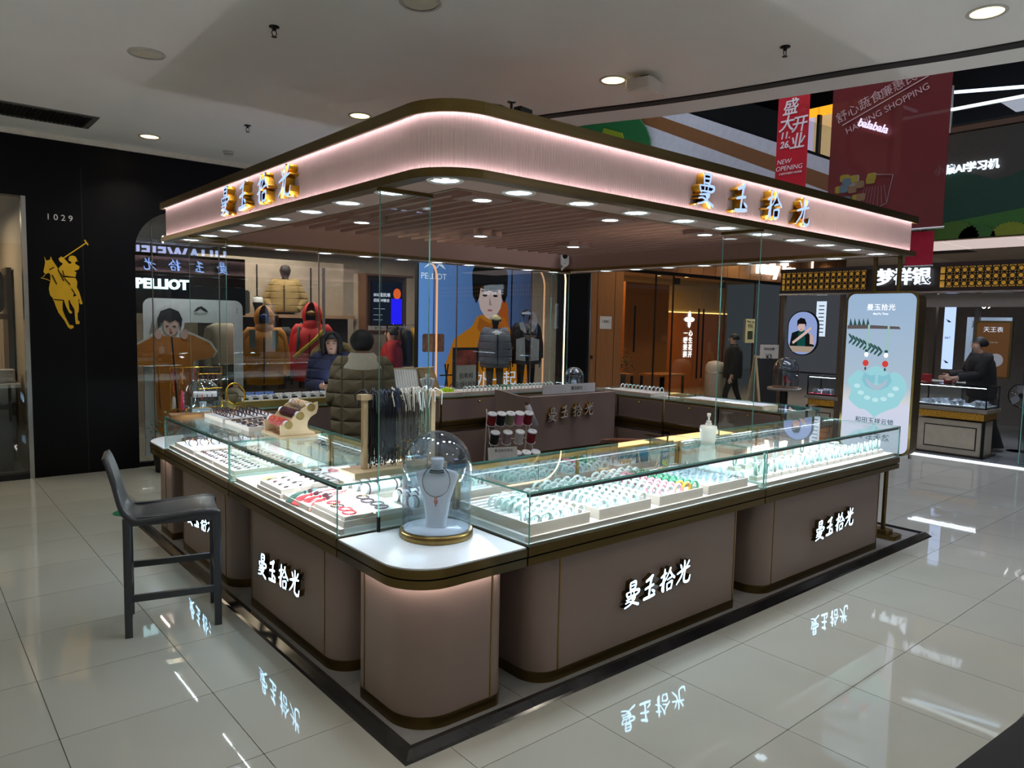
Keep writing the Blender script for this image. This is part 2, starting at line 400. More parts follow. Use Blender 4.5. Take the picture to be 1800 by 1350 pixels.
# --- platform with marble kerb
PX0, PY0, PX1, PY1 = .07, .06, 5.18, 4.36
MARBLE = M('dark_marble', (36, 34, 34), .12, var=.5, scale=5)
t = thing('kiosk_platform', 'low grey tiled kiosk platform edged with glossy dark marble', 'platform', (0, 0, 0))
prof = [(0, 0), (.012, .008), (.04, .034), (.062, .034), (.07, .018), (.07, 0)]
for (ax, ay), (bx_, by_), (nx, ny) in (((PX0, PY0), (PX1, PY0), (0, 1)), ((PX1, PY0), (PX1, PY1), (-1, 0)), ((PX1, PY1), (PX0, PY1), (0, -1)), ((PX0, PY1), (PX0, PY0), (1, 0))):
    dx, dy = (bx_-ax), (by_-ay); L_ = math.hypot(dx, dy); dx /= L_; dy /= L_
    ra = [(ax+nx*q+dx*q, ay+ny*q+dy*q, z) for q, z in prof]; rb = [(bx_+nx*q-dx*q, by_+ny*q-dy*q, z) for q, z in prof]
    MB().rings([ra, rb], smooth=False).build('kerb_strip', MARBLE, t)
PT = M('platform_tile_grey', (124, 122, 120), .45, var=.08, scale=5)
ptm = MB().box(0, 0, .004, .5965, .5965, .02).mesh('platform_tile', PT)
MB().box(PX0+.07, PY0+.07, .001, PX1-.07, PY1-.07, .014).build('bedding', GROUT, t)
nx, ny = 8, 7
for i in range(nx+1):
    for j in range(ny+1):
        x = PX0+.07+i*.6; y = PY0+.07+j*.6; a = min(.5965, PX1-.07-x); c = min(.5965, PY1-.07-y)
        if a < .03 or c < .03: continue
        if .9 < x < 2.9 and 4 < x: continue
        if a > .59 and c > .59: link('platform_tile', ptm, t, (x, y, 0))
        else: MB().box(0, 0, .004, a, c, .02).build('platform_tile', PT, t, (x, y, 0))
# --- counter modules.  u runs along the counter, v runs from the customer side inwards
G0 = .106; ZC = .73; ZT = .972; DEP = .68; ZB = .645
AXF = {'r': (lambda u, v, z: (u, v, z), False), 'l': (lambda u, v, z: (v, u, z), True),
       'f': (lambda u, v, z: (u, 4.36-v, z), True), 'e': (lambda u, v, z: (5.28-v, u, z), False)}
def counter(label, side, u0, u1, c0, c1, rnd=.13, ends=(True, True), signs=True, back=False, cat='display counter', led=9):
    xf, fp = AXF[side]
    t = thing('display_counter', label, cat, (0, 0, 0), group='glass showcase counters of the kiosk')
    def B(): return MB(xf, fp)
    v0, v1 = G0, G0+DEP; CF = .173
    B().prism(rrect(c0, CF, c1, v1-.03, (rnd, .035, .02, .02), 8), .07, ZB, smooth=True).build('cabinet_body', PANEL, t)
    B().prism(rrect(c0-.003, CF-.003, c1+.003, v1-.027, (rnd+.003, .038, .02, .02), 8), .02, .072, smooth=True).build('plinth', BRASSD, t)
    for u in (c0+rnd+.004, c1-.042): B().box(u, CF-.003, .072, u+.009, CF+.004, ZB).build('brass_strip', BRASS, t)
    # two-step brass apron
    B().box(u0+.002, v0-.004, ZB, u1-.002, v1, ZB+.036).build('apron_lower', BRASSD, t)
    B().box(u0+.004, v0+.008, ZB+.036, u1-.004, v1, ZB+.044).build('apron_groove', BLACKM, t)
    B().box(u0+.002, v0-.006, ZB+.044, u1-.002, v1+.002, ZC).build('apron_upper', BRASSD, t)
    # white deck, greige riser
    B().box(u0+.02, v0+.02, ZC, u1-.02, v1-.03, ZC+.004).build('deck', WHITE, t)
    B().box(u0+.03, v0+.028, ZC+.004, u1-.03, v0+.05, ZC+.03).build('riser', TRAYG, t)
    B().box(u0+.03, v0+.05, ZC+.004, u1-.03, v1-.035, ZC+.031).build('display_floor', TRAYW, t)
    pane(t, u0+.012, v0+.002, ZC, u1-.012, v0+.01, ZT-.009, 'glass_front', xf, fp)
    pane(t, u0+.004, v0+.002, ZT-.008, u1-.004, v1, ZT, 'glass_top', xf, fp)
    if ends[0]: pane(t, u0+.004, v0+.002, ZC, u0+.012, v1-.02, ZT-.009, 'glass_side', xf, fp)
    if ends[1]: pane(t, u1-.012, v0+.002, ZC, u1-.004, v1-.02, ZT-.009, 'glass_side', xf, fp)
    # mirrored sliding doors at the back inside a brass frame
    n = 3; w_ = (u1-u0-.06)/n
    for k in range(n):
        a = u0+.03+k*w_
        mb = B().box(a+.002, v1-.03, ZC+.01, a+w_-.002, v1-.024, ZT-.03); mb.build('mirror_door', MIRROR, t)
    fr = B(); fr.box(u0+.004, v1-.034, ZT-.034, u1-.004, v1, ZT-.009); fr.box(u0+.004, v1-.034, ZC, u0+.03, v1, ZT-.034); fr.box(u1-.03, v1-.034, ZC, u1-.004, v1, ZT-.034)
    fr.build('back_frame', BRASS, t)
    um = (u0+u1)/2
    B().box(um-.009, v1-.036, ZC, um+.009, v1-.03, ZT-.034).build('back_post', BRASS, t)
    # LED profile under the front edge of the glass top
    lp = B().box(u0+.014, v0+.012, ZT-.026, u1-.014, v0+.03, ZT-.009).build('led_profile', BLACKM, t)
    p = xf(um, v0+.024, ZT-.03)
    along_x = side in 'rf'
    q = xf(um, v0+.3, ZC); dv = (Vector(q)-Vector(p)).normalized()
    a = area('case_light', p, u1-u0-.06, .012, led, (232, 244, 255), parent=t)
    xa = Vector((1, 0, 0)) if along_x else Vector((0, 1, 0)); za = -dv; ya = za.cross(xa).normalized(); xa = ya.cross(za)
    a.matrix_local = Matrix.Translation(p) @ Matrix((xa, ya, za)).transposed().to_4x4()
    # rear fill strip added to even out the case and lift the ceiling
    p2 = xf(um, v1-.045, ZT-.037); dv = (Vector(xf(um, v0+.25, ZC))-Vector(p2)).normalized(); a2 = area('case_fill_rear', p2, u1-u0-.08, .01, led*.6, (232, 244, 255), parent=t)
    za = -dv; xa = Vector((1, 0, 0)) if along_x else Vector((0, 1, 0)); ya = za.cross(xa).normalized(); xa = ya.cross(za); a2.matrix_local = Matrix.Translation(p2) @ Matrix((xa, ya, za)).transposed().to_4x4()
    # rear side: drawers over cupboard doors
    if back:
        nd = back
        w_ = (u1-u0)/nd
        for k in range(nd):
            a0 = u0+k*w_+.012; a1 = a0+w_-.024
            dr = B().box(a0, v1-.004, ZC+.012, a1, v1+.012, ZT-.03).build('drawer', PANEL, t)
            kx = B().sph(((a0+a1)/2, v1+.02, ZT-.06), .011, 10, 6); kx.build('lock', GOLD, dr)
            dr = B().box(a0, v1-.02, .09, a1, v1+.006, ZB-.03).build('cupboard_door', PANEL, t)
            B().box(a0+.03, v1+.006, ZB-.06, a0+.2, v1+.014, ZB-.052).build('pull', BRASS, dr)
            B().box(a0, v1+.002, ZC-.006, a1, v1+.016, ZC+.008).build('light_rail', BRASS, t)
    return t
MODS = {}
MODS['r1'] = counter('taupe glass showcase counter right of the rounded corner filled with bangle trays', 'r', .712, 2.618, .84, 2.46)
MODS['r2'] = counter('glass showcase counter with bangles on small stands beside the tall lightbox', 'r', 2.624, 4.53, 2.72, 4.40)
MODS['l1'] = counter('glass showcase counter left of the corner with tassels and beaded bracelets', 'l', .702, 2.085, .83, 1.955)
MODS['l2'] = counter('glass showcase counter with dark pendants behind the black bar stool', 'l', 2.091, 3.45, 2.22, 3.28)
MODS['f1'] = counter('rear counter with ring boxes behind the two shoppers', 'f', .72, 2.62, .8, 2.56, back=2, signs=False, led=3)
MODS['f2'] = counter('rear counter carrying pale bangle trays behind the cash desk', 'f', 2.626, 4.48, 2.7, 4.42, back=2, signs=False, led=3)
MODS['e1'] = counter('side counter with brown drawers and a glass end facing the entrance', 'e', 1.08, 2.35, 1.2, 2.3, back=2, signs=False, led=3)
MODS['e2'] = counter('side counter with brown drawers next to the cash desk', 'e', 2.356, 3.56, 2.4, 3.5, back=2, signs=False, led=3)
SF = [GOLD, SIGNF2]
GOLDD = M('sign_side_bronze', (120, 98, 60), .3, 1)
SFD = [GOLDD, SIGNF2]
dz = (-.012, -.006, .0, .014)
for key, u in (('r1', 1.68), ('r2', 3.62)): sign(MODS[key], .125, .03, (u, .172, .35), '-y', .142, SFD, dz)
for key, u in (('l1', 1.46), ('l2', 2.76)): sign(MODS[key], .125, .03, (.172, u, .35), '-x', .142, SFD, dz)
# --- rounded corner units with a white top
def corner_unit(label, x0, y0, x1, y1, rad, crad):
    t = thing('corner_counter', label, 'counter', (0, 0, 0), group='rounded corner counters of the kiosk')
    c = [.067+.0]*4
    cx0, cy0, cx1, cy1 = x0+.067, y0+(.067 if rad[0] else .05), x1-.07, y1-(.067 if rad[3] else .06)
    MB().prism(rrect(cx0, cy0, cx1, cy1, crad, 10), .07, ZB, smooth=True).build('cabinet_body', PANEL, t)
    MB().prism(rrect(cx0-.003, cy0-.003, cx1+.003, cy1+.003, [q+.003 for q in crad], 10), .02, .072, smooth=True).build('plinth', BRASSD, t)
    for rc, z0, z1, mt, nm in ((0, ZB, ZB+.036, BRASSD, 'apron_lower'), (.012, ZB+.036, ZB+.044, BLACKM, 'apron_groove'), (-.002, ZB+.044, ZC-.006, BRASSD, 'apron_upper')):
        MB().prism(rrect(x0+rc, y0+rc, x1-.002, y1-.002, rad, 12), z0, z1, smooth=True).build(nm, mt, t)
    MB().prism(rrect(x0+.004, y0+.004, x1-.004, y1-.004, rad, 12), ZC-.006, ZC, smooth=True).build('white_top', WHITE, t)
    return t, (cx0, cy0, cx1, cy1)
cu, cc = corner_unit('rounded front corner counter with white top carrying the glass dome', .102, .102, .708, .698, (.2, 0, 0, 0), (.18, .05, .02, .05))
MB().box(cc[0]+.05, cc[1]-.003, .072, cc[0]+.059, cc[1]+.004, ZB)
MB().box(cc[2]-.075, cc[1]-.003, .072, cc[2]-.066, cc[1]+.005, ZB).build('brass_strip', BRASS, cu)
MB().box(cc[0]-.003, cc[3]-.075, .072, cc[0]+.005, cc[3]-.066, ZB).build('brass_strip', BRASS, cu)
# LED line under the rounded apron of the front corner
ledp = [(cc[0]-.03+.0, .60, ZB-.004)]+[(a, b, ZB-.004) for a, b in rrect(.135, .135, .9, .9, (.19, 0, 0, 0), 8)[:9]][::1]+[(.62, .135, ZB-.004)]
ledp[0] = (.135, .60, ZB-.004)
UL = ME('under_led', (255, 238, 232), 30)
MB().tube(ledp, .004, 6).build('led_line', UL, cu)
cu2, cc2 = corner_unit('rounded far corner counter with white top at the left end', .102, 3.456, .708, 4.06, (0, 0, .0, .26), (.02, .05, .05, .2))
MB().tube([(.135, 3.52, ZB-.004), (.135, 3.75, ZB-.004)], .004, 6).build('led_line', UL, cu2)
MB().box(cc2[0]-.003, cc2[1]+.16, .072, cc2[0]+.004, cc2[1]+.168, ZB).build('brass_strip', BRASS, cu2)
# --- canopy
HX0, HY0, HX1, HY1, HZ0, HZ1 = .285, .19, 4.80, 4.12, 2.29, 2.594
t = can = thing('kiosk_canopy', 'square kiosk canopy with lit pink fluted fascia and raised gold characters', 'canopy', (0, 0, 0))
FLUTE = M('fluted_blush', (206, 178, 174), .38, var=.02)
HR = .24
def outline(inset, n=14): return rrect(HX0+inset, HY0+inset, HX1-inset, HY1-inset, (HR-inset, 0, 0, 0), n)
def ringband(name, i0, i1, z0, z1, mt):
    A = outline(i0); Bq = outline(i1); n = len(A); b = MB()
    for P, z, s in ((A, None, 1), (Bq, None, -1)):
        b.add([(x, y, z0) for x, y in P]+[(x, y, z1) for x, y in P], [(i, (i+1) % n, n+(i+1) % n, n+i)[::s] for i in range(n)], 0, False)
    for z, s in ((z0, -1), (z1, 1)):
        b.add([(x, y, z) for x, y in A]+[(x, y, z) for x, y in Bq], [(i, (i+1) % n, n+(i+1) % n, n+i)[::s] for i in range(n)], 0)
    return b.build(name, mt, can)
ringband('bottom_band', 0, .07, HZ0, HZ0+.03, BRASSD)
ringband('top_band', -.004, .07, HZ1-.037, HZ1, BRASSD)
ringband('top_lip', -.004, .006, HZ1-.050, HZ1-.037, BRASSD)
ringband('bottom_lip', .0, .006, HZ0+.03, HZ0+.036, BRASSD)
# fluted panel (ribs 15 mm): near two faces and the rounded corner, plus rear faces
ip = .034
path = []
def seg(a, b):
    L_ = math.dist(a, b); n = max(1, int(L_/.0037)); return [(a[0]+(b[0]-a[0])*i/n, a[1]+(b[1]-a[1])*i/n) for i in range(n)]
o4 = outline(ip, 24); arc = o4[:25]; c1_, c2_, c3_ = o4[25], o4[26], o4[27]
poly = seg(c3_, arc[0])
for i in range(24): poly += seg(arc[i], arc[i+1])
poly += seg(arc[24], c1_)
V = []; k = 0; s_ = 0; pts2 = []
for i, (x, y) in enumerate(poly):
    a = poly[max(i-1, 0)]; c = poly[min(i+1, len(poly)-1)]
    d = Vector((c[0]-a[0], c[1]-a[1])).normalized(); nrm = Vector((d.y, -d.x))
    if i: s_ += math.dist(poly[i-1], poly[i])
    h = .0062*abs(math.sin(PI*s_/.0165))
    pts2.append((x+nrm.x*h, y+nrm.y*h))
b = MB(); n = len(pts2)
b.add([(x, y, HZ0+.03) for x, y in pts2]+[(x, y, HZ1-.037) for x, y in pts2], [(i, i+1, n+i+1, n+i) for i in range(n-1)], 0, True)
o = b.build('fluted_panel', FLUTE, can); o['kind'] = 'stuff'
MB().add([(*c1_, HZ0+.03), (*c2_, HZ0+.03), (*c2_, HZ1-.037), (*c1_, HZ1-.037)], [(0, 1, 2, 3)]).build('side_panel', FLUTE, can)
MB().add([(*c2_, HZ0+.03), (*c3_, HZ0+.03), (*c3_, HZ1-.037), (*c2_, HZ1-.037)], [(0, 1, 2, 3)]).build('side_panel', FLUTE, can)
# LED lines that wash the panel from above and below
WASH = ME('wash_led', (255, 236, 242), 19)
for nm, z0, z1 in (('wash_led_low', HZ0+.0305, HZ0+.0315), ('wash_led_high', HZ1-.0385, HZ1-.0375)):
    A = outline(.012, 14); Bq = outline(.019, 14); n = len(A)
    MB().add([(x, y, z0) for x, y in A]+[(x, y, z0) for x, y in Bq], [(i, (i+1) % n, n+(i+1) % n, n+i) for i in range(n)]).build(nm, WASH, can)
# soffit ring, inner walls
SW = .285
A = outline(.03); IN = [(HX0+SW, HY0+SW), (HX1-SW, HY0+SW), (HX1-SW, HY1-SW), (HX0+SW, HY1-SW)]
ix0, iy0, ix1, iy1 = HX0+SW, HY0+SW, HX1-SW, HY1-SW
for nm, P in (('soffit_panel', A[:15]+[(HX1-.03, HY0+.03), (ix1, iy0), (ix0, iy0), (HX0+.03, iy0)]), ('soffit_panel', [(HX0+.03, iy0+.003), (ix0, iy0+.003), (ix0, iy1), (HX0+.03, HY1-.03)]),
              ('soffit_panel', [(HX0+.033, HY1-.03), (ix0+.003, iy1), (ix1, iy1), (HX1-.03, HY1-.03)]), ('soffit_panel', [(ix1, iy0+.003), (HX1-.03, iy0-SW+.035), (HX1-.03, HY1-.033), (ix1, iy1-.003)])):
    MB().prism(P, HZ0+.004, HZ0+.012).build(nm, SOFFIT, can)
ZI = 2.555
for x0, y0, x1, y1 in ((ix0-.015, iy0-.015, ix1+.015, iy0), (ix0-.015, iy1, ix1+.015, iy1+.015), (ix0-.015, iy0, ix0, iy1), (ix1, iy0, ix1+.015, iy1)):
    MB().box(x0, y0, HZ0+.012, x1, y1, ZI).build('inner_wall', SLATM, can)
    MB().box(x0-.002, y0-.002, HZ0+.001, x1+.002, y1+.002, HZ0+.03).build('inner_trim', BRASS, can)
# slats run towards the rear, open above
sm = MB().box(-.021, iy0+.005, 2.455, .021, iy1-.14, 2.53).mesh('slat', SLATM)
ns = int((ix1-ix0-.1)/.145)
for k in range(ns+1): link('slat', sm, can, (ix0+.07+k*.145, 0, 0))
for y in (iy0+.4, (iy0+iy1)/2, iy1-.5): MB().box(ix0, y-.02, 2.53, ix1, y+.02, 2.55).build('slat_carrier', SLATM, can)
# soffit downlights: rim, honeycomb lens of seven cells
RIMW = M('downlight_rim_white', (225, 222, 216), .35)
CELL = ME('downlight_cell', (222, 240, 255), 4)
LENSB = M('lens_backing', (200, 215, 225), .2, em=.9, emc=(215, 235, 255))
rim_me = MB().lathe([(.062, .002), (.078, .0015), (.08, -.003), (.074, -.006), (.062, -.004)], 28, caps=False).mesh('rim', RIMW)
lens_me = MB().lathe([(.062, -.002), (.001, -.0021)], 24, caps=False).mesh('lens', LENSB)
cb = MB()
for k in range(7):
    a = k*PI/3; x, y = (0, 0) if k == 6 else (.038*math.cos(a), .038*math.sin(a))
    cb.lathe([(.0165, -.003), (.001, -.0042)], 12, (x, y, 0), caps=False)
cell_me = cb.mesh('light_cells', CELL)
def soffit_light(x, y, power):
    o = link('downlight', rim_me, can, (x, y, HZ0+.003))
    link('lens', lens_me, o); link('light_cells', cell_me, o)
    spot('lamp', (x, y, HZ0-.02), power, 1.9, .7, (232, 242, 255), .05, parent=can)
lx = HX0+.13; ly = HY0+.155
for k in range(11): soffit_light(lx+k*.405, ly, 9)
for k in range(1, 9): soffit_light(lx, ly+k*.43, 9)
for k in range(1, 11): soffit_light(lx+k*.405, HY1-.14, 6)
for k in range(1, 8): soffit_light(HX1-.14, ly+k*.43, 6)
# hung light boxes between the slats
for x in (1.33, 2.45, 3.55):
    for y in (1.28, 2.75):
        o = MB().box(-.15, -.1, 2.425, .15, .1, 2.53).build('light_box', SLATM, can, (x, y, 0))
        MB().lathe([(.055, 2.4235), (.001, 2.423)], 22, caps=False).build('lens', ME('box_lens', (235, 245, 255), 6), o)
        MB().lathe([(.055, 2.425), (.066, 2.425), (.064, 2.421), (.055, 2.422)], 22, caps=False).build('rim', RIMW, o)
        for sx in (-.06, .05): MB().box(sx-.004, -.106, 2.50, sx+.004, -.1, 2.545).box(sx-.004, -.106, 2.496, sx+.03, -.1, 2.503).build('hook', BLACK, o)
        spot('lamp', (x, y, 2.40), 5, 2.0, .7, (235, 244, 255), .05, parent=can)
# signs on the fascia
SG = [GOLD, SIGNF]
sign(can, .165, .055, (2.5, HY0+ip, 2.437), '-y', .34, SG, (.004, 0, -.004, -.002))
sign(can, .165, .055, (HX0+ip, 2.1, 2.437), '-x', .31, SG, (.002, 0, 0, .004))
sign(can, .165, .055, (1.95, HY1-ip, 2.43), '+y', .34, [GOLD, ME('sign_face_rear', (150, 180, 255), 8)])
# small black camera lying on the top edge
t = thing('clip_camera', 'small black gadget with cable on the canopy top edge', 'camera', (.68, HY0+.03, HZ1), .2)
MB().box(.02, -.02, .0, .1, .02, .03).build('body', BLACK, t)
MB().cyl((-.02, 0, .0), .006, .035, 8).build('stem', BLACK, t); MB().lathe([(.001, .035), (.018, .036), (.02, .042), (.001, .044)], 14, (-.02, 0, 0), caps=False).build('knob', STEEL, t)
MB().tube([(-.15, .02, .004), (-.08, .01, .012), (-.02, .0, .006), (-.03, -.025, -.01), (-.01, -.03, -.03)], .003, 6).build('cable', BLACK, t)
# --- tall glass panes between counters and canopy
for x0, y0, x1, y1, lb in ((.305, .683, .57, .693, 'tall clear glass fin beside the rounded front corner counter'), (2.61, .21, 2.62, .475, 'tall clear glass fin above the joint of the bangle counters'),
                           (.305, 3.455, .57, 3.465, 'tall clear glass fin at the far left corner counter'), (4.27, 3.80, 4.54, 3.81, 'tall clear glass fin at the far rear corner')):
    t = thing('glass_fin', lb, 'glass pane', (0, 0, 0), group='glass fins holding the canopy')
    zb = ZC if y0 < 3 else ZC
    if x0 == 2.61 or y0 > 3.6: zb = ZT
    pane(t, x0, y0, zb, x1, y1, HZ0-.012)
    MB().box(x0-.008, y0-.008, HZ0-.013, x1+.008, y1+.008, HZ0+.004).build('top_channel', BRASSD, t)
    if zb == ZC: MB().box(x0-.004, y0-.003, zb, x0+.006, y1+.003, zb+.07).build('foot_clip', BLACKM, t)
# --- lightbox on brass posts at the right end
t = lb_ = thing('advert_lightbox', 'tall lit advertising lightbox showing a pale jade pendant', 'lightbox', (4.70, .385, 0))
F0, F1, Z0, Z1 = -.285, .285, .71, 2.015
MB().prism(rrect(F0, Z0, F1, Z1, .075, 8), 0, .13, 0, 'x', smooth=True).build('case', BRASSD, t)
fr = MB(); A = rrect(F0, Z0, F1, Z1, .075, 8); Bq = rrect(F0+.018, Z0+.018, F1-.018, Z1-.018, .06, 8); n = len(A)
fr.add([(-.006, a, b) for a, b in A]+[(-.006, a, b) for a, b in Bq], [(i, (i+1) % n, n+(i+1) % n, n+i) for i in range(n)])
fr.add([(-.006, a, b) for a, b in A]+[(0, a, b) for a, b in A], [(i, (i+1) % n, n+(i+1) % n, n+i) for i in range(n)])
fr.build('frame', BRASS, t)
def lightface(name, top, bot, z0, z1, s, mid=None):
    mt = bpy.data.materials.new(name); mt.use_nodes = True; nt = mt.node_tree; nt.nodes.clear(); L = nt.links
    o = nt.nodes.new('ShaderNodeOutputMaterial'); e = nt.nodes.new('ShaderNodeEmission'); tc = nt.nodes.new('ShaderNodeTexCoord'); sp = nt.nodes.new('ShaderNodeSeparateXYZ')
    mr = nt.nodes.new('ShaderNodeMapRange'); mr.inputs[1].default_value = z0; mr.inputs[2].default_value = z1
    cr = nt.nodes.new('ShaderNodeValToRGB'); cr.color_ramp.elements[0].color = lin(bot)+(1,); cr.color_ramp.elements[1].color = lin(top)+(1,)
    if mid:
        for p, c in mid:
            q = cr.color_ramp.elements.new(p); q.color = lin(c)+(1,)
    L.new(tc.outputs['Object'], sp.inputs[0]); L.new(sp.outputs['Z'], mr.inputs[0]); L.new(mr.outputs[0], cr.inputs[0]); L.new(cr.outputs[0], e.inputs[0])
    e.inputs[1].default_value = s; L.new(e.outputs[0], o.inputs[0])
    return mt
pf = MB().prism(rrect(F0+.018, Z0+.018, F1-.018, Z1-.018, .06, 8), -.004, 0, 0, 'x').build('poster', lightface('jade_poster', (150, 176, 205), (196, 202, 226), .72, 2.0, .76, [(.3, (203, 208, 226)), (.335, (205, 205, 205)), (.42, (168, 186, 202))]), t)
def E1(n, c, s=.76): return ME('print_'+n, c, s)
def pr(poly, mt, name='print', dx=-.0052): return MB().prism(poly, dx, dx-.0004, 0, 'x').build(name, mt, pf)
def ell(cx, cz, a, b, n=18): return [(cx+a*math.cos(2*PI*i/n), cz+b*math.sin(2*PI*i/n)) for i in range(n)]
# screen direction: +y is to the left in the picture
pr([(.262, 1.74), (.1, 1.745), (-.15, 1.735), (-.16, 1.715), (.05, 1.715), (.262, 1.71)], E1('branch', (92, 84, 84)))
for k in range(9):
    a = .25-.03*k; z = 1.63-.012*k
    for s in (1, -1):
        c_, q_ = math.cos(s*.9), math.sin(s*.9); pr([(a-.02*(1 if s > 0 else 1.2)+(p*c_-r_*q_), z+.018*s+(p*q_+r_*c_)) for p, r_ in ell(0, 0, .03, .0085, 10)], E1('leaf', (46, 82, 78)), dx=-.005)
for k in range(5):
    a = .25-.035*k; pr([(a, 1.735), (a-.01, 1.8), (a-.03, 1.74)], E1('leaf', (46, 82, 78)), dx=-.005)
for y in (.085, -.07):
    pr([(y+.008, 1.75), (y-.008, 1.75), (y-.002, 1.54), (y+.014, 1.54)], E1('cord', (150, 190, 180)), dx=-.0056)
    pr(ell(y+.008, 1.535, .014, .012), E1('leaf', (46, 82, 78)), dx=-.006); pr(ell(y+.008, 1.505, .017, .02), E1('pearl', (225, 228, 240), 1.1), dx=-.006)
    pr(ell(y+.01, 1.435, .024, .026), E1('coral', (205, 66, 60)), dx=-.006); pr(ell(y+.01, 1.39, .008, .014), E1('leaf', (46, 82, 78)), dx=-.006)
jade = [(.2, 1.33), (.235, 1.28), (.2, 1.2), (.215, 1.13), (.13, 1.06), (.08, 1.055), (.02, 1.015), (0, .99), (-.02, 1.015), (-.09, 1.06), (-.17, 1.1), (-.2, 1.15), (-.225, 1.2), (-.235, 1.27), (-.2, 1.34), (-.14, 1.375), (-.1, 1.36), (-.04, 1.40), (0, 1.415), (.05, 1.40), (.1, 1.36), (.15, 1.375)]
jade = spline(jade+[jade[0]], 4)[:-1]
pr(jade, E1('jade', (150, 205, 214)), dx=-.0058)
for q in (1, -1): pr([(q*.012, 1.345), (q*.05, 1.335), (q*.1, 1.36), (q*.12, 1.3), (q*.09, 1.25), (q*.04, 1.225), (q*.012, 1.22), (q*.03, 1.26), (q*.012, 1.28)], E1('jade_carving', (132, 190, 204)), dx=-.0061)
pr([(.09, 1.32), (.075, 1.27), (.04, 1.235), (.0, 1.215), (-.04, 1.235), (-.075, 1.27), (-.09, 1.32), (-.05, 1.285), (0, 1.255), (.05, 1.285)], E1('jade_hole', (168, 186, 202)), dx=-.0064)
for k in range(7):
    a = PI*1.1+k*PI*.8/6; pr(ell(.16*math.cos(a), 1.29+.15*math.sin(a), .026, .018, 12), E1('jade_light', (186, 226, 232)), dx=-.0064)
DG = E1('ink_teal', (38, 84, 92), .9); WI = E1('ink_white', (235, 240, 250), 1.0)
for s_, h, z, mt in (('曼玉拾光', .055, 1.885, WI), ('ManYu Time', .022, 1.835, WI), ('和田玉祥云锁', .05, .965, DG), ('一见倾心  温婉细腻', .026, .915, DG), ('专注天然', .06, .835, DG)):
    text(s_, h, mt, pf, (-.006, 0, z), '-x', .0002, off=.0006, spacing=1.05 if h < .06 else 1.2)
for z in (.895, .935): pr([(.135, z), (-.135, z), (-.135, z+.0015), (.135, z+.0015)], DG)
for y in (-.095, .095):
    MB().cyl((.065, y, 2.0), .017, HZ0-2.0+.004, 16).build('upper_post', BRASSD, t)
    MB().cyl((.065, y, .08), .017, .65, 16).build('lower_post', BRASSD, t)
MB().prism(rrect(-.015, -.22, .145, .22, .03), .02, .055, smooth=True).build('base_plate', BRASS, t)
MB().prism(rrect(.01, -.16, .12, .16, .025), .055, .085, smooth=True).build('upper_plate', BRASS, t)
MB().cyl((.1, -.25, .685), .012, .03, 10).build('foot_screw', STEEL, t)
area('glow', (-.012, 0, 1.36), 1.2, .5, 6, (205, 220, 245), (0, -PI/2, 0), t)
# ================================================================ GOODS AND FURNITURE
# ---- glass domes
DOMEG = MG('dome_glass', (236, 241, 246), 1.0, 1.75)
def dome(parent, r, h, z):
    prof = [(r, z)]+[(r, z+(h-r)*k/4) for k in range(1, 5)]+[(r*math.cos(a), z+h-r+r*math.sin(a)) for a in [PI/2*k/10 for k in range(1, 10)]]+[(.0005, z+h)]
    MB().lathe([(max(.0004, a-.004), b-(.004 if a < .001 else 0)) for a, b in prof], 40, caps=False).build('glass_inner', DOMEG, parent)
    return MB().lathe(prof, 40, caps=False).build('glass_dome', DOMEG, parent)
def bust(parent, z, h, w_, rz, mt=None, name='bust'):
    b = MB(); R = []
    for f, hw, d, dy in ((0, .26, .22, 0), (.06, .25, .2, 0), (.4, .34, .18, .03), (.62, .46, .2, .06), (.74, .52, .22, .07), (.8, .5, .2, .06), (.83, .3, .2, .06), (.845, .2, .18, .06)):
        R.append([(x*w_, y*w_+dy*w_, z+h*f) for x, y in rrect(-hw, -d/2, hw, d/2, d*.42, 3)])
    b.rings(R)
    b.lathe([(.15*w_, z+h*.82), (.145*w_, z+h*.9), (.17*w_, z+h*.985), (.16*w_, z+h), (.001, z+h)], 20, (0, .06*w_, 0), caps=False)
    return b.build(name, mt or WHITE, parent, rz=rz)
def beads_on(path, r, n=6, k=4):
    b = MB()
    for p in path: b.sph(p, r, n, k)
    return b
t = thing('dome_display', 'clear glass dome on brass base covering a white necklace bust', 'glass dome', (.497, .497, ZC), YAW-PI/2)
MB().lathe([(.001, 0), (.165, 0), (.168, .004), (.168, .03), (.162, .035), (.001, .035)], 48, caps=False).build('base', BRASS, t)
MB().lathe([(.001, .036), (.15, .036), (.15, .038), (.001, .038)], 40, caps=False).build('base_pad', WHITE, t)
dome(t, .157, .445, .036)
nb = thing('necklace_bust', 'white necklace bust inside the large front glass dome', 'bust', (.497, .497, ZC+.039), YAW-PI/2)
bust(nb, 0, .315, .185, 0)
nk = thing('bead_necklace', 'dark green bead necklace with red pendant around the white bust', 'necklace', (.497, .497, ZC+.039), YAW-PI/2)
NGR = M('bead_dark_green', (62, 82, 74), .25); RED = M('bead_red', (196, 28, 34), .3); DKRED = M('bead_dark_red', (84, 24, 34), .25); BROWNB = M('bead_brown', (66, 40, 38), .35)
pth = [(.062*math.sin(a), -.026-.012*math.cos(a), .225-.075*(1+math.cos(a))*.5*1.05+.03*(1-math.cos(a))) for a in [-2.6+5.2*i/44 for i in range(45)]]
beads_on(pth, .0036).build('bead_strand', NGR, nk)
for dz_, rr2 in ((0, .0335), (-.009, .036)): beads_on([(rr2*math.sin(a), .010-rr2*math.cos(a), .262+dz_) for a in [2*PI*i/30 for i in range(30)]], .0034).build('choker_row', NGR, nk)
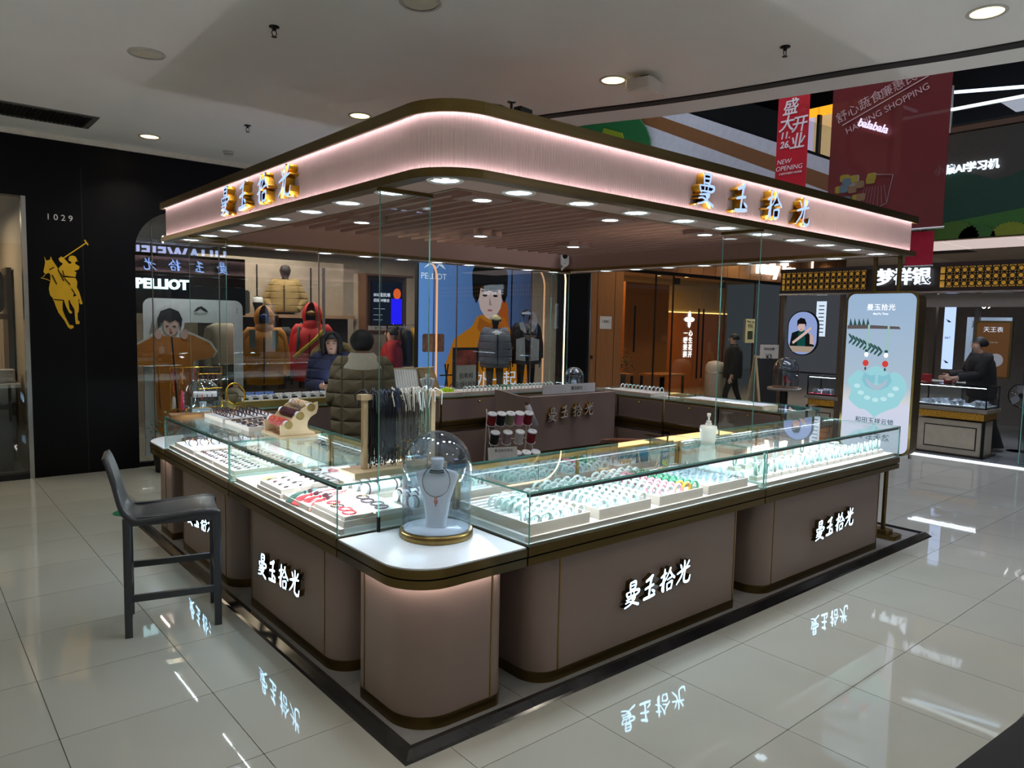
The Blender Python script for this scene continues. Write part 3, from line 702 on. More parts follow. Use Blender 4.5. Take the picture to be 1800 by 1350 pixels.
MB().sph((0, -.042, .143), .006, 8, 6).sph((-.004, -.042, .128), .004, 8, 6, sc_=(1, 1, 3)).sph((.005, -.042, .126), .004, 8, 6, sc_=(1, 1, 3)).sph((0, -.042, .112), .0035, 8, 6, sc_=(1, 1, 3)).build('pendant', RED, nk)
MB().box(.016, -.046, .118, .032, -.0455, .142).build('price_tag', WHITE, nk)
# ---- trays and bangles
def tray(name, label, cat, x0, y0, x1, y1, z, h=.045, wall=.008, slots=0, group=None, mt=None, fill=None):
    t = thing(name, label, cat, ((x0+x1)/2, (y0+y1)/2, z), group=group)
    a, c = (x1-x0)/2, (y1-y0)/2
    b = MB(); b.box(-a, -c, 0, a, -c+wall, h); b.box(-a, c-wall, 0, a, c, h); b.box(-a, -c+wall, 0, -a+wall, c-wall, h); b.box(a-wall, -c+wall, 0, a, c-wall, h)
    b.build('tray_rim', mt or TRAYG, t)
    MB().box(-a+wall, -c+wall, 0, a-wall, c-wall, h*.55 if slots else h*.9).build('tray_pad', fill or TRAYW, t)
    if slots:
        me = MB().box(-a+wall+.004, -.009, h*.55, a-wall-.004, .009, h*.8).mesh('slot_ridge', TRAYW)
        for k in range(slots): link('slot_ridge', me, t, (0, -c+wall+.02+k*(2*c-2*wall-.04)/max(1, slots-1), 0))
    return t
JW = M('jade_white', (204, 220, 220), .12, var=.05, scale=30, coat=.5)
JI = M('jade_icy', (176, 206, 200), .1, var=.1, scale=40, coat=.5)
JG = M('jade_green', (40, 128, 92), .12, var=.3, scale=40, coat=.5)
JP = M('jade_pink', (226, 140, 158), .12, var=.12, scale=40, coat=.5)
JO = M('jade_amber', (222, 150, 40), .12, var=.15, scale=40, coat=.5)
JM = M('jade_mottled', (120, 138, 128), .12, var=.5, scale=50, coat=.5)
JC = MG('crystal_bangle', (226, 236, 240), 1.0, 2.0)
bang = {}
def bangle(x, y, z, mt, label, group, rz=0, tilt=.0, R=.031, r=.0062):
    key = (mt.name, R, r)
    if key not in bang: bang[key] = MB().torus((0, 0, 0), R, r, 22, 8, 'y').mesh('bangle', mt)
    o = link('bangle', bang[key], None, (x, y, z), rot=(tilt, 0, rz))
    return tag(o, label, 'bangle', group)
ZF = ZC+.0315
random.seed(3)
TR = [(.765, 1.145, 'greige bangle tray nearest the rounded corner, partly empty'), (1.21, 1.60, 'greige tray packed with pale jade bangles, second from the corner'),
      (1.67, 2.05, 'greige tray with pink, amber and green bangles'), (2.10, 2.50, 'greige tray of clear crystal bangles by the counter joint')]
for k, (x0, x1, lb) in enumerate(TR):
    tray('bangle_tray', lb, 'tray', x0, .15, x1, .69, ZF, .05, slots=11, group='bangle trays in the front showcase')
    nc = 5; rows = 11
    for i in range(nc):
        for j in range(rows):
            if k == 0 and i == 0 and j > 1: continue
            if k == 0 and j > 8: continue
            if k == 3 and (i == 0 or j > 8): continue
            x = x0+.045+i*(x1-x0-.09)/(nc-1); y = .178+j*.0475
            mt = random.choice([JW, JW, JW, JI])
            lb2, gr = ('pale jade bangle standing in the tray nearest the corner', 'pale bangles in the corner tray')
            if k == 1: lb2, gr = 'pale jade bangle standing in the second packed tray', 'pale bangles in the second tray'
            if k == 2:
                mt = [random.choice([JW, JI]), JW if j > 5 else random.choice([JW, JP]), JP, (JO if j < 2 else JG), JG][i] if j < 9 else JW
                nm = {JG: 'green', JP: 'pink', JO: 'amber'}.get(mt, 'white')
                lb2, gr = f'{nm} jade bangle in the colourful third tray', f'{nm} bangles in the third tray'
            if k == 3: mt = JC; lb2, gr = 'clear crystal bangle in the tray by the counter joint', 'crystal bangles'
            bangle(x+random.uniform(-.003, .003), y, ZF+.056, mt, lb2, gr, random.uniform(-.08, .08), random.uniform(-.1, .25), .031 if k != 3 else .028, .0075)
# stands in the second showcase
stand_me = MB().prism(rrect(-.042, -.028, .042, .028, .006, 2), 0, .024).mesh('stand_base', TRAYG)
pad_me = MB().prism(rrect(-.036, -.022, .036, .022, .006, 2), .024, .03).mesh('stand_pad', TRAYW)
def bstand(x, y, z, rz, label, group):
    t = thing('bangle_stand', label, 'bangle stand', (x, y, z), rz, group)
    link('stand_base', stand_me, t); link('stand_pad', pad_me, t)
for k in range(18):
    x = 2.70+k*.1
    bstand(x, .215, ZF, 0, 'small greige stand in the front row carrying pale bangles', 'front row of bangle stands')
    for q, dy in ((0, -.008), (1, .016)):
        mt = JM if k < 3 and q == 0 else random.choice([JW, JI])
        lb = 'mottled grey green bangle at the near end of the front stands' if mt is JM else 'pale jade bangle upright on a front row stand'
        bangle(x+random.uniform(-.006, .006), .215+dy, ZF+.03+.034, mt, lb, 'mottled bangles' if mt is JM else 'pale bangles on front stands', .35+random.uniform(-.15, .15), 0, .033, .0075)
for k in range(13):
    x = 2.85+k*.125
    bstand(x, .47, ZF+.0, 0, 'small greige stand in the rear row of the second showcase', 'rear row of bangle stands')
    mt = random.choice([JW, JI, JM])
    bangle(x, .47, ZF+.03+.034, mt, 'grey mottled bangle on a rear row stand' if mt is JM else 'pale bangle upright on a rear row stand', 'bangles on rear stands', .3+random.uniform(-.3, .3), 0, .031, .0062)
tray('bangle_tray', 'greige tray of mixed bangles at the back of second showcase', 'tray', 3.35, .56, 3.75, .71, ZF, .04)
# mini wooden stools holding price cards
for x, y, nm in ((2.27, .60, 'near the crystal bangles'), (1.93, .735, 'behind the colourful tray')):
    t = thing('miniature_stool', f'tiny light wood stool prop {nm}', 'miniature stool', (x, y if y < .7 else .72, ZF), .3)
    MB().box(-.032, -.026, .05, .032, .026, .062).build('seat', WOODL, t)
    for sx in (-1, 1):
        for sy in (-1, 1): MB().tube([(sx*.024, sy*.018, .052), (sx*.034, sy*.026, 0)], .006, 6).build('leg', WOODL, t)
t = thing('price_card', 'dark teal price card with yellow numbers on an easel', 'price card', (2.36, .665, ZF), .15)
MB().box(-.05, -.004, .0, .05, .004, .15).build('card', M('card_teal', (40, 84, 100), .5), t)
text('90', .075, M('card_yellow', (210, 206, 60), .5), t, (0, -.0055, .065), '-y', .0006, .001)
text('元/件', .03, M('card_white', (225, 230, 225), .5), t, (0, -.0055, .125), '-y', .0006)
MB().tube([(-.045, .006, .14), (-.05, .05, 0)], .004, 6).tube([(.045, .006, .14), (.05, .05, 0)], .004, 6).build('easel', WOODL, t)
# ---- soap dispenser on the glass
t = thing('soap_dispenser', 'white pump bottle standing on the showcase glass top', 'pump bottle', (2.525, .46, ZT), .6)
CREAM = M('dispenser_cream', (226, 222, 208), .35)
MB().lathe([(.001, 0), (.042, 0), (.047, .02), (.05, .03), (.05, .075), (.054, .08), (.055, .1), (.05, .112), (.02, .116), (.02, .13), (.001, .13)], 28, caps=False).build('bottle', CREAM, t)
MB().cyl((0, 0, .13), .016, .014, 14).cyl((0, 0, .144), .006, .035, 10).build('pump', CREAM, t)
MB().box(-.045, -.011, .176, .018, .011, .19).build('nozzle', CREAM, t)
MB().cyl((0, -.0495, .05), .013, .001, 12, 'y').build('emblem', BROWNB, t)
# ---- bracelets
def bracelet(R, br, n, mt, mt2=None, k2=()):
    b = MB()
    for i in range(n):
        a = 2*PI*i/n; b.sph((R*math.cos(a), R*math.sin(a), 0), br, 7, 5, 1 if i in k2 else 0)
    return b.mesh('bead_bracelet', [mt, mt2 or mt])
PUR = M('bead_garnet', (74, 30, 44), .2); CORAL = M('bead_coral', (206, 40, 46), .3); AMB = M('bead_amber', (206, 150, 60), .3)
BR = {'dark': bracelet(.03, .0048, 20, PUR, BROWNB, (0, 5, 10, 15)), 'red': bracelet(.03, .0048, 20, CORAL, RED, (0, 10)), 'brown': bracelet(.03, .0046, 20, BROWNB, AMB, (0, 1))}
def put_br(kind, x, y, z, label, group, rot=(0, 0, 0)):
    o = link('bead_bracelet', BR[kind], None, (x, y, z), rot=rot); return tag(o, label, 'bracelet', group)
# two-step flat tray in the nearest left case
tray('jewel_tray', 'two-step white tray of bead bracelets nearest the corner counter', 'tray', .155, .735, .50, 1.075, ZF, .03, .004, mt=TRAYG)
tray('jewel_tray', 'upper white pad under the red bead bracelets', 'tray', .165, .745, .31, 1.065, ZF+.03, .018, .004)
tray('jewel_tray', 'upper white pad under the dark bead bracelets', 'tray', .325, .745, .49, 1.065, ZF+.03, .018, .004)
for k, (x, y, kd) in enumerate(((.21, .79, 'red'), (.225, .855, 'red'), (.22, .93, 'brown'), (.235, 1.0, 'red'), (.38, .79, 'dark'), (.395, .86, 'dark'), (.385, .935, 'dark'), (.40, 1.01, 'brown'))):
    put_br(kd, x, y, ZF+.054, {'red': 'red coral bead bracelet lying flat on the white pad', 'dark': 'dark garnet bead bracelet lying flat on the pad', 'brown': 'brown bead bracelet lying flat beside the red ones'}[kd], 'flat bead bracelets near the corner', (0.05, 0, k))
# bracelet rolls
def roll(x, y, z, L_, rz, label, kinds, group, r=.027):
    t = thing('bracelet_roll', label, 'bracelet roll', (x, y, z), rz, group)
    MB().cyl((-L_/2, 0, r), r, L_, 20, 'x').build('roll', TRAYW, t)
    MB().box(-L_/2+.01, -.02, 0, L_/2-.01, .02, .008).build('roll_foot', TRAYG, t)
    n = len(kinds)
    for i, kd in enumerate(kinds):
        if not kd: continue
        u = -L_/2+.025+i*(L_-.05)/max(1, n-1)
        p = Matrix.Rotation(rz, 3, 'Z') @ Vector((u, 0, r))
        put_br(kd, x+p.x, y+p.y, z+p.z, {'dark': 'dark garnet bead bracelet on a white roll', 'brown': 'brown bead bracelet on a white roll', 'red': 'red bead bracelet on a white roll'}[kd], 'bracelets worn by the white rolls', (0, PI/2, rz+random.uniform(-.1, .1)))
tray('roll_tray', 'greige tray holding three white bracelet rolls by the corner', 'tray', .52, .735, .765, 1.0, ZF, .028, .006)
for k, y in enumerate((.785, .86, .935)): roll(.643, y, ZF+.027, .2, 0, ('front', 'middle', 'rear')[k]+' white roll with dark bead bracelets near the corner', ['dark', 'dark', 'brown', 'dark'], 'white rolls near the corner')
tray('roll_tray', 'greige tray holding three white bracelet rolls further along', 'tray', .46, 1.12, .73, 1.45, ZF, .028, .006)
for k, y in enumerate((1.17, 1.265, 1.36)): roll(.595, y, ZF+.027, .22, .1, ('front', 'middle', 'rear')[k]+' white roll with bracelets behind the tassels', [['brown', 'dark', None, 'dark'], ['brown', 'brown', 'dark', None], ['dark', 'dark', 'dark', 'brown', 'dark']][k], 'white rolls behind the tassels')
# tassel strands
TSR = M('tassel_red', (214, 30, 36), .7, bump=.6, bscale=400); TSG = M('tassel_green', (18, 66, 52), .7, bump=.6, bscale=400); TURQ = M('bead_turquoise', (60, 160, 175), .35)
tray('jewel_tray', 'white tray holding the long tassel pendants', 'tray', .15, 1.09, .44, 1.40, ZF, .026, .004)
def tassel(x, y, z, mt, label, rz, drop):
    t = thing('tassel_pendant', label, 'tassel pendant', (x, y, z), rz, 'tassel pendants in the left showcase')
    b = MB(); random.seed(int(x*1e4))
    for k in range(14):
        a = (k-7)/7; b.tube([(0, a*.006, .012), (-.03, a*.012, .014), (-.07, a*.02+random.uniform(-.003, .003), .008), (-.105, a*.026, drop)], .0032, 5)
    b.build('tassel', mt, t)
    MB().sph((.006, 0, .012), .009, 10, 6).build('tassel_knot', mt, t)
    MB().sph((.04, 0, .012), .011, 10, 6, sc_=(2, 1, 1)).build('carved_bead', BROWNB if mt is not TSR else DKRED, t)
    beads_on([(.022, 0, .012), (.066, 0, .012), (.075, 0, .012)], .005).build('spacer_bead', TURQ if mt is TSG else BROWNB, t)
    MB().tube([(.08, 0, .012), (.12, .012, .012), (.16, -.01, .012), (.19, .01, .012)], .0022, 5).build('cord', mt if mt is TSR else BROWNB, t)
tassel(.235, 1.335, ZF+.026, TSG, 'dark green tassel pendant lying over the tray edge', .35, -.02)
tassel(.24, 1.27, ZF+.026, TSR, 'red tassel pendant lying beside the green tassel', .3, -.02)
tassel(.26, 1.21, ZF+.026, TSR, 'red tassel pendant with dark carved bead, between two other red tassels', .25, -.02)
tassel(.25, 1.14, ZF+.026, TSR, 'red bunched tassel pendant closest to the red bracelets', .55, -.02)
# dark pendants on corded rows
pend = MB().sph((0, 0, .006), .007, 8, 6, sc_=(2.6, 1, .8)).tube([(.018, 0, .006), (.034, .004, .005), (.05, -.003, .004)], .0016, 5).mesh('pendant', BROWNB)
pend2 = MB().sph((0, 0, .006), .007, 8, 6, sc_=(2.2, 1.2, .8)).tube([(.016, 0, .006), (.03, -.006, .005), (.048, .004, .004)], .0016, 5).mesh('pendant', DKRED)
def pend_tray(x0, y0, x1, y1, z, nx_, ny_, lb, plb, group):
    tray('jewel_tray', lb, 'tray', x0, y0, x1, y1, z, .024, .004)
    for i in range(nx_):
        for j in range(ny_):
            o = link('pendant', pend if random.random() < .8 else pend2, None, (x0+.04+i*(x1-x0-.09)/max(1, nx_-1), y0+.03+j*(y1-y0-.06)/max(1, ny_-1), z+.024), random.uniform(-.4, .4)+.5)
            tag(o, plb, 'pendant', group)
pend_tray(.15, 1.43, .32, 1.72, ZF+.02, 2, 4, 'raised white tray with loose dark pendants behind the tassels', 'dark corded pendant on the raised tray behind the tassels', 'pendants behind the tassels')
pend_tray(.34, 1.47, .50, 1.72, ZF+.02, 2, 4, 'small white tray with dark red pendants beside the raised tray', 'dark pendant in the small tray beside the raised tray', 'pendants in the small tray')
MB()
tray('jewel_tray', 'wide white support tray under the loose pendants', 'tray', .14, 1.42, .52, 1.74, ZF, .02, .004)
tray('jewel_tray', 'empty pale tray at the back of left showcase', 'tray', .54, 1.5, .75, 1.75, ZF, .03, .006)
for k, (x, y) in enumerate(((.60, 1.82), (.68, 1.9), (.6, 1.97), (.5, 1.88), (.66, 1.62))):
    put_br(['dark', 'red', 'brown', 'dark', 'brown'][k], x, y, ZF+(.038 if k == 4 else .008), ['dark bracelet flat at the back of left showcase', 'red bracelet flat at the back of left showcase', 'brown bracelet flat near the case joint', 'dark bracelet flat near the case joint', 'brown bracelet on the empty pale tray'][k], 'loose bracelets at the back', (0, 0, k))
pend_tray(.15, 2.13, .36, 2.50, ZF, 3, 7, 'white tray with rows of dark pendants behind the stool', 'slim dark pendant in the rows behind the stool', 'pendant rows behind the stool')
pend_tray(.38, 2.13, .58, 2.50, ZF, 3, 6, 'white inner tray with rows of dark pendants', 'slim dark pendant in the inner rows', 'inner pendant rows')
pend_tray(.15, 2.53, .36, 2.88, ZF, 3, 7, 'white tray with rows of dark pendants toward the far end', 'slim dark pendant in the far rows', 'far pendant rows')
pend_tray(.38, 2.53, .58, 2.88, ZF, 3, 6, 'white inner tray of pendants toward the far end', 'slim dark pendant in the far inner rows', 'far inner pendant rows')
MB()
tray('jewel_tray', 'pale stepped tray for the leaning bracelets at the far end', 'tray', .15, 2.92, .62, 3.34, ZF, .03, .005)
for k in range(6):
    x = .2+k*.075; t = thing('bracelet_wedge', 'small white wedge holding a leaning bracelet at the far end', 'bracelet wedge', (x, 3.12, ZF+.03), 0, 'bracelet wedges')
    MB().prism([(-.09, 0), (.09, 0), (.07, .03), (-.02, .012)], -.025, .025, 0, 'x').build('wedge', TRAYW, t)
    put_br('dark' if k % 2 else 'brown', x, 3.17, ZF+.06, 'bead bracelet leaning on a far end wedge', 'bracelets on wedges', (.9, 0, .2))
    put_br('brown' if k % 2 else 'dark', x, 3.08, ZF+.055, 'bead bracelet leaning low on a far end wedge', 'low bracelets on wedges', (.9, 0, .1))
tag(MB().box(-.045, -.03, 0, .045, .03, .001).build('price_slip', M('slip_yellow', (226, 196, 90), .6), None, (.20, 1.74, ZF+.046), .5), 'yellow price slip lying by the case joint', 'price slip')
# ---- cord rack on top of the near left showcase
t = thing('cord_rack', 'wooden rack hung with many braided cords on the glass top', 'cord rack', (0, 0, 0))
MB().box(.22, .755, ZT, .735, .905, ZT+.028).build('base_board', WOODL, t)
for x in (.31, .69): MB().box(x-.012, .83-.012, ZT+.028, x+.012, .83+.012, 1.345).build('post', WOODL, t)
for x in (.31, .69): MB().box(x-.03, .808, 1.33, x+.03, .852, 1.356).build('post_cap', WOODL, t)
MB().cyl((.31, .83, 1.335), .009, .38, 12, 'x').build('bar', WOODL, t)
CB = [('cord_black', (14, 13, 16)), ('cord_navy', (10, 13, 26)), ('cord_grey', (92, 84, 78)), ('cord_pale', (150, 158, 140))]
random.seed(11)
for k, (nm, c) in enumerate(CB):
    mt = M(nm, c, .6); b = MB(); tp = MB(); gb = MB()
    n = (60, 70, 80, 40)[k]; x0, x1 = ((.325, .40), (.40, .475), (.47, .60), (.585, .67))[k]
    for i in range(n):
        x = random.uniform(x0, x1); s = random.choice((-1, 1)); zb = random.uniform(1.005, 1.12) if k < 3 else random.uniform(1.05, 1.25)
        y = .83+s*random.uniform(.008, .024)
        b.tube([(x, .83-s*.006, 1.348+random.uniform(0, .012)), (x, y, 1.33), (x+random.uniform(-.008, .008), y, 1.2), (x+random.uniform(-.015, .015), y+random.uniform(-.01, .01), zb)], .0024, 4)
        gb.sph((x, y, zb), .0045, 6, 4)
    for i in range(n//3):
        x = random.uniform(x0-.01, x1+.02); a = random.uniform(-1, 1); h_ = random.uniform(.0, .02); dn = random.uniform(.02, .09); sy = random.choice((-1, -1, 1))
        tp.tube([(x, .83+sy*.004, 1.35), (x+a*.015, .83+sy*.016, 1.362+h_), (x+a*.05, .83+sy*random.uniform(.02, .045), 1.35+h_*.5), (x+a*random.uniform(.03, .07), .83+sy*random.uniform(.025, .05), 1.35-dn)], .0034, 5)
    for q, nn, m2 in ((b, 'cord_bundle', mt), (tp, 'cord_loops', M(nm+'_loop', tuple(min(255, v*1.9+25) for v in c), .6)), (gb, 'cord_beads', [DKRED, BROWNB, AMB, M('bead_pale', (170, 165, 150), .4)][k])):
        o = q.build(nn, m2, t); o['kind'] = 'stuff'
# ---- wooden stand with three bead rolls
t = thing('bead_roll_stand', 'light wooden stepped stand holding three rolls of bead strings', 'roll stand', (.393, 2.02, ZT), math.radians(-3))
sp_ = [(0, .015), (0, .085), (.03, .085), (.055, .1), (.085, .135), (.11, .15), (.14, .18), (.18, .2), (.235, .217), (.238, .18), (.225, .145), (.19, .125), (.172, .1), (.165, .07), (.18, .045), (.215, .03), (.215, .015)]
for y in (0, .285): MB().prism(sp_, y, y+.012, 0, 'y').build('side_panel', WOODL, t)
MB().box(-.012, -.01, 0, .23, .312, .015).build('base_board', WOODL, t)
MB().box(.02, .012, .015, .18, .125, .05)
for k, (x, z, c1_) in enumerate(((.045, .085, 'red'), (.118, .137, 'dark'), (.188, .185, 'amber'))):
    MB().cyl((x, -.012, z), .024, .325, 18, 'y').build('roller', TRAYW, t)
    MB().cyl((x, -.016, z), .0255, .004, 20, 'y').build('roller_cap', BRASS, t)
    mts = {'red': [RED, AMB], 'dark': [PUR, DKRED], 'amber': [AMB, TRAYW]}[c1_]
    b = MB(); random.seed(k)
    for i in range(32):
        for j in range(18):
            a = 2*PI*j/18+i*.1; b.sph((x+.028*math.cos(a), .024+i*.0078, z+.028*math.sin(a)), .0042, 5, 3, 1 if random.random() < (.14, .25, .45)[k] else 0)
    o = b.build('bead_winding', mts, t); o['kind'] = 'stuff'
# ---- gold necklace stand with wood base
t = thing('necklace_stand', 'gold wire jewellery stand with hanging bead necklaces and tassels', 'necklace stand', (.15, 3.35, ZT), math.radians(-8))
MB().box(-.03, -.07, 0, .36, .07, .022).build('base_board', M('walnut_light', (150, 104, 56), .45, var=.15, stretch=(12, 1, 1)), t)
fr = [(-.02, 0, .055), (.33, 0, .065), (.33, 0, .36), (-.02, 0, .36)]
MB().tube(fr, .004, 8, closed=True).tube([(.08, 0, .022), (.08, 0, .06)], .004, 8).tube([(.25, 0, .022), (.25, 0, .06)], .004, 8).build('wire_frame', GOLD, t)
MB().tube([(.17, 0, .31), (.33, 0, .31)], .003, 6).tube([(.17, 0, .20), (.33, 0, .205)], .004, 6).tube([(.17, 0, .2), (.17, 0, .36)], .003, 6).build('inner_frame', GOLD, t)
MB().cyl((.13, 0, .16), .022, .16, 16, 'x').build('bracelet_bar', TRAYW, t)
for k in range(9):
    x = -.0+k*.02; ln = (.18, .14, .2, .12, .16, .2, .22, .1, .18)[k]
    beads_on([(x+.004*math.sin(i), 0, .352-i*.0085) for i in range(int(ln/.0085))], .0045, 5, 3).build('bead_strand', [RED, BROWNB, DKRED, AMB, BROWNB, DKRED, PUR, RED, PUR][k], t)
for k in range(14):
    x = .175+k*.0115; beads_on([(x+.006*math.sin(i*2+k), .004*math.cos(i), .306-i*.008) for i in range(5+k % 6)], .0045, 5, 3).build('bead_strand', [PUR, DKRED, BROWNB][k % 3], t)
MB().lathe([(.004, .15), (.012, .13), (.014, .06), (.001, .06)], 10, (0.0, 0, 0), caps=False).build('tassel', M('tassel_grey', (176, 172, 168), .7), t)
MB().lathe([(.006, .19), (.009, .17), (.014, .05), (.001, .05)], 10, (.055, 0, 0), caps=False).build('tassel', M('tassel_pink', (222, 70, 110), .7), t)
for k in range(4): MB().torus((.155+k*.033, 0, .145), .026, .0025, 14, 5, 'x').build('cord_bracelet', [BLACK, RED, BLACK, BROWNB][k], t)
# ---- second dome, mirror, trays on the far left
t = thing('dome_display', 'clear glass dome behind the gold necklace stand', 'glass dome', (.43, 3.62, ZC))
MB().lathe([(.001, 0), (.15, 0), (.15, .03), (.001, .03)], 32, caps=False).build('base', BRASS, t); dome(t, .14, .46, .031)
nb = thing('necklace_bust', 'white bust inside the dome behind the necklace stand', 'bust', (.43, 3.62, ZC+.032), YAW-PI/2)
bust(nb, 0, .28, .16, 0)
t = thing('table_mirror', 'round gold framed mirror tilted on a wire stand', 'mirror', (.70, 3.66, ZT), .3)
k_ = MB(); k_.torus((0, 0, 0), .085, .008, 28, 8, 'y'); o = k_.build('mirror_frame', GOLD, t, (0, 0, .115), rot=(-.25, 0, 0))
MB().cyl((0, -.002, 0), .083, .004, 28, 'y').build('mirror_glass', MIRROR, o)
MB().tube([(-.095, 0, .115), (-.08, -.02, .0), (0, -.05, .003), (.08, -.02, 0), (.095, 0, .115)], .0035, 6).tube([(-.08, 0, .02), (0, .06, .003), (.08, 0, .02)], .0035, 6).build('wire_stand', GOLD, t)
t = thing('ring_box_tray', 'long olive gold tray lined with small white ring boxes', 'tray', (1.12, 3.74, ZT), -.02)
MB().box(-.48, -.11, 0, .48, .11, .05).build('tray_body', M('tray_olive_gold', (150, 132, 70), .45, .3), t)
RB = M('ring_box_white', (228, 230, 228), .5); BLU = M('ring_box_blue', (120, 160, 226), .5)
for r_ in range(2):
    for k in range(11):
        blue = r_ == 1 and k < 5
        o = thing('ring_box', 'small pale blue open ring box at the left of the olive tray' if blue else 'small white open ring box on the olive tray', 'ring box', (.70+k*.083, 3.69+r_*.085, ZT+.05), 0, 'blue ring boxes' if blue else 'white ring boxes')
        mt = BLU if blue else RB
        MB().box(-.035, -.033, 0, .035, .033, .008).box(-.035, -.033, .008, -.026, .033, .036).box(.026, -.033, .008, .035, .033, .036).box(-.035, .026, .008, .035, .033, .036).build('box_shell', mt, o)
        MB().box(-.026, -.02, .008, .026, .026, .02).build('cushion', BLACK, o)
        MB().box(-.035, .02, .036, .035, .033, .058 if blue else .042).build('lid', mt, o)
tray('bracelet_tray', 'greige tray with rows of garnet bracelets on the glass top', 'tray', .33, 2.86, .72, 3.25, ZT, .03, .006)
tray('bracelet_tray', 'greige tray with pale bracelets beside the wooden roll stand', 'tray', .34, 2.40, .74, 2.84, ZT, .028, .006)
for i in range(4):
    for j in range(5): put_br('dark' if (i+j) % 4 else 'brown', .40+i*.083, 2.93+j*.065, ZT+.045, 'garnet bead bracelet in the tray on the glass top', 'bracelets in the upper tray', (.7, 0, .4))
for i in range(5):
    for j in range(4): put_br('red' if (i, j) in ((4, 0), (3, 0)) else 'brown', .39+i*.075, 2.47+j*.1, ZT+.03, 'thin bead bracelet flat in the tray beside the roll stand', 'thin bracelets in the tray', (0.05, 0, i+j))
# ---- far counters: bangle trays, dome, necklace boards
def long_tray(label, cx, cy_, L_, rz, n, mts, blb, group, rows=1, z=ZT):
    t = thing('bangle_tray', label, 'tray', (cx, cy_, z), rz)
    MB().box(-L_/2, -.14, 0, L_/2, .14, .035).build('tray_body', TRAYG, t)
    for r_ in range(rows):
        for k in range(n):
            p = Matrix.Rotation(rz, 3, 'Z') @ Vector((-L_/2+.04+k*(L_-.08)/max(1, n-1), -.09+r_*.09, 0))
            bangle(cx+p.x, cy_+p.y, z+.052, mts[k*len(mts)//n] if rows == 1 else random.choice(mts), blb, group, rz+PI/2+random.uniform(-.15, .15), 0, .031, .0062)
long_tray('long greige tray of pale and green bangles on the rear counter', 3.55, 3.72, 1.25, 0, 24, [JW, JW, JI, JG, JI, JW, JW, JI], 'bangle in the long tray on the rear counter', 'bangles on the rear counter')
long_tray('greige tray of pale bangles on the side counter', 4.66, 2.86, .62, PI/2, 11, [JW, JW, JI, JW], 'pale bangle in the tray on the side counter', 'bangles on the side counter')
t = thing('jewel_tray', 'long flat cream tray lying on the side counter glass', 'tray', (4.66, 1.72, ZT), PI/2)
MB().box(-.43, -.13, 0, .43, .13, .03).build('tray_body', M('tray_cream', (206, 190, 158), .5), t)
for k in range(6): MB().box(-.41+k*.138, -.115, .03, -.41+k*.138+.128, .115, .034).build('pad', WHITE, t)
t = thing('dome_display', 'small clear glass dome beside the white desk placard', 'glass dome', (4.42, 3.56, ZT), 0)
MB().lathe([(.001, 0), (.115, 0), (.115, .02), (.001, .02)], 28, caps=False).build('base', BRASS, t); dome(t, .108, .23, .02)
MB().lathe([(.001, .02), (.04, .02), (.03, .07), (.028, .1), (.001, .1)], 16, caps=False).build('ring_cone', WHITE, t)
LIME = M('box_lime', (190, 226, 40), .5)
for k in range(3):
    tag(MB().box(-.025, -.025, 0, .025, .025, .03+.012*(k % 2)).build('ring_box', LIME, None, (2.74+k*.055, 3.72, ZT+.03), .2*k), 'lime green ring box on small tray, '+('nearest the necklace boards', 'middle one', 'nearest the bangles')[k], 'ring box', 'lime ring boxes')
tag(MB().box(-.14, -.1, 0, .14, .1, .03).build('small_tray', TRAYG, None, (2.80, 3.72, ZT)), 'small greige tray under the lime ring boxes', 'tray')
BEI = M('board_beige', (150, 128, 96), .6)
for k, (x, y, rz) in enumerate(((2.36, 3.76, -.2), (2.62, 3.78, .25))):
    t = thing('necklace_board', ('pale wedge board hung with fine necklaces', 'beige wedge board edged with studs')[k], 'necklace board', (x, y, ZT), rz)
    b = MB(); b.prism([(-.09, 0), (-.08, .0), (.035, .27), (.055, .27), (.09, .0), (.1, 0), (.1, -.0), (.045, .25)], -.11, .11, 0, 'x')
    MB().prism([(-.09, 0), (.1, 0), (.05, .27), (.035, .27)], -.11, .11, 0, 'x').build('wedge', (TRAYW, BEI)[k], t)
    MB().box(-.13, .03, .265, .13, .055, .275).build('top_bar', WOODL, t)
    b = MB()
    for i in range(9): b.tube([(-.1+i*.025, .03, .272), (-.1+i*.025, -.03, .14), (-.1+i*.025, -.085, .02)], .0022, 5)
    b.build('necklaces', (M('strand_mix', (170, 150, 150), .4), GOLD)[k], t)
nb = thing('necklace_bust', 'small white bust with dark pendant by the wedge boards', 'bust', (2.52, 3.64, ZT), -.4); bust(nb, 0, .22, .14, 0)
MB().tube([(.03*math.sin(a), -.03-.01*math.cos(a), .15-.04*math.cos(a)) for a in [-2.4+4.8*i/20 for i in range(21)]], .003, 5).build('cord', BLACK, nb)
# ---- cash desk
t = thing('cash_desk', 'taupe cash desk with raised gold characters inside the kiosk', 'desk', (0, 0, 0))
MB().box(3.20, 2.92, .02, 4.40, 3.0, 1.0).build('front_panel', PANEL, t)
MB().prism([(3.0, .02), (3.45, .02), (3.45, 1.03), (3.38, 1.03), (3.1, 1.0), (3.0, 1.0)], 3.20, 3.23, 0, 'x').build('side_panel', PANEL, t)
MB().box(4.37, 3.0, .02, 4.40, 3.45, 1.0).build('side_panel', PANEL, t)
MB().box(3.23, 3.0, .72, 4.37, 3.45, .75).build('desk_top', PANEL, t)
MB().box(3.195, 2.914, .44, 4.405, 2.92, .47).build('shadow_groove', BRASSD, t)
sign(t, .125, .035, (3.72, 2.919, .845), '-y', .17, [GOLD, M('sign_face_unlit', (190, 186, 180), .4)], (-.02, 0, .0, .01))
t = thing('desk_placard', 'long white name placard standing on the cash desk', 'placard', (3.83, 3.03, 1.0), 0)
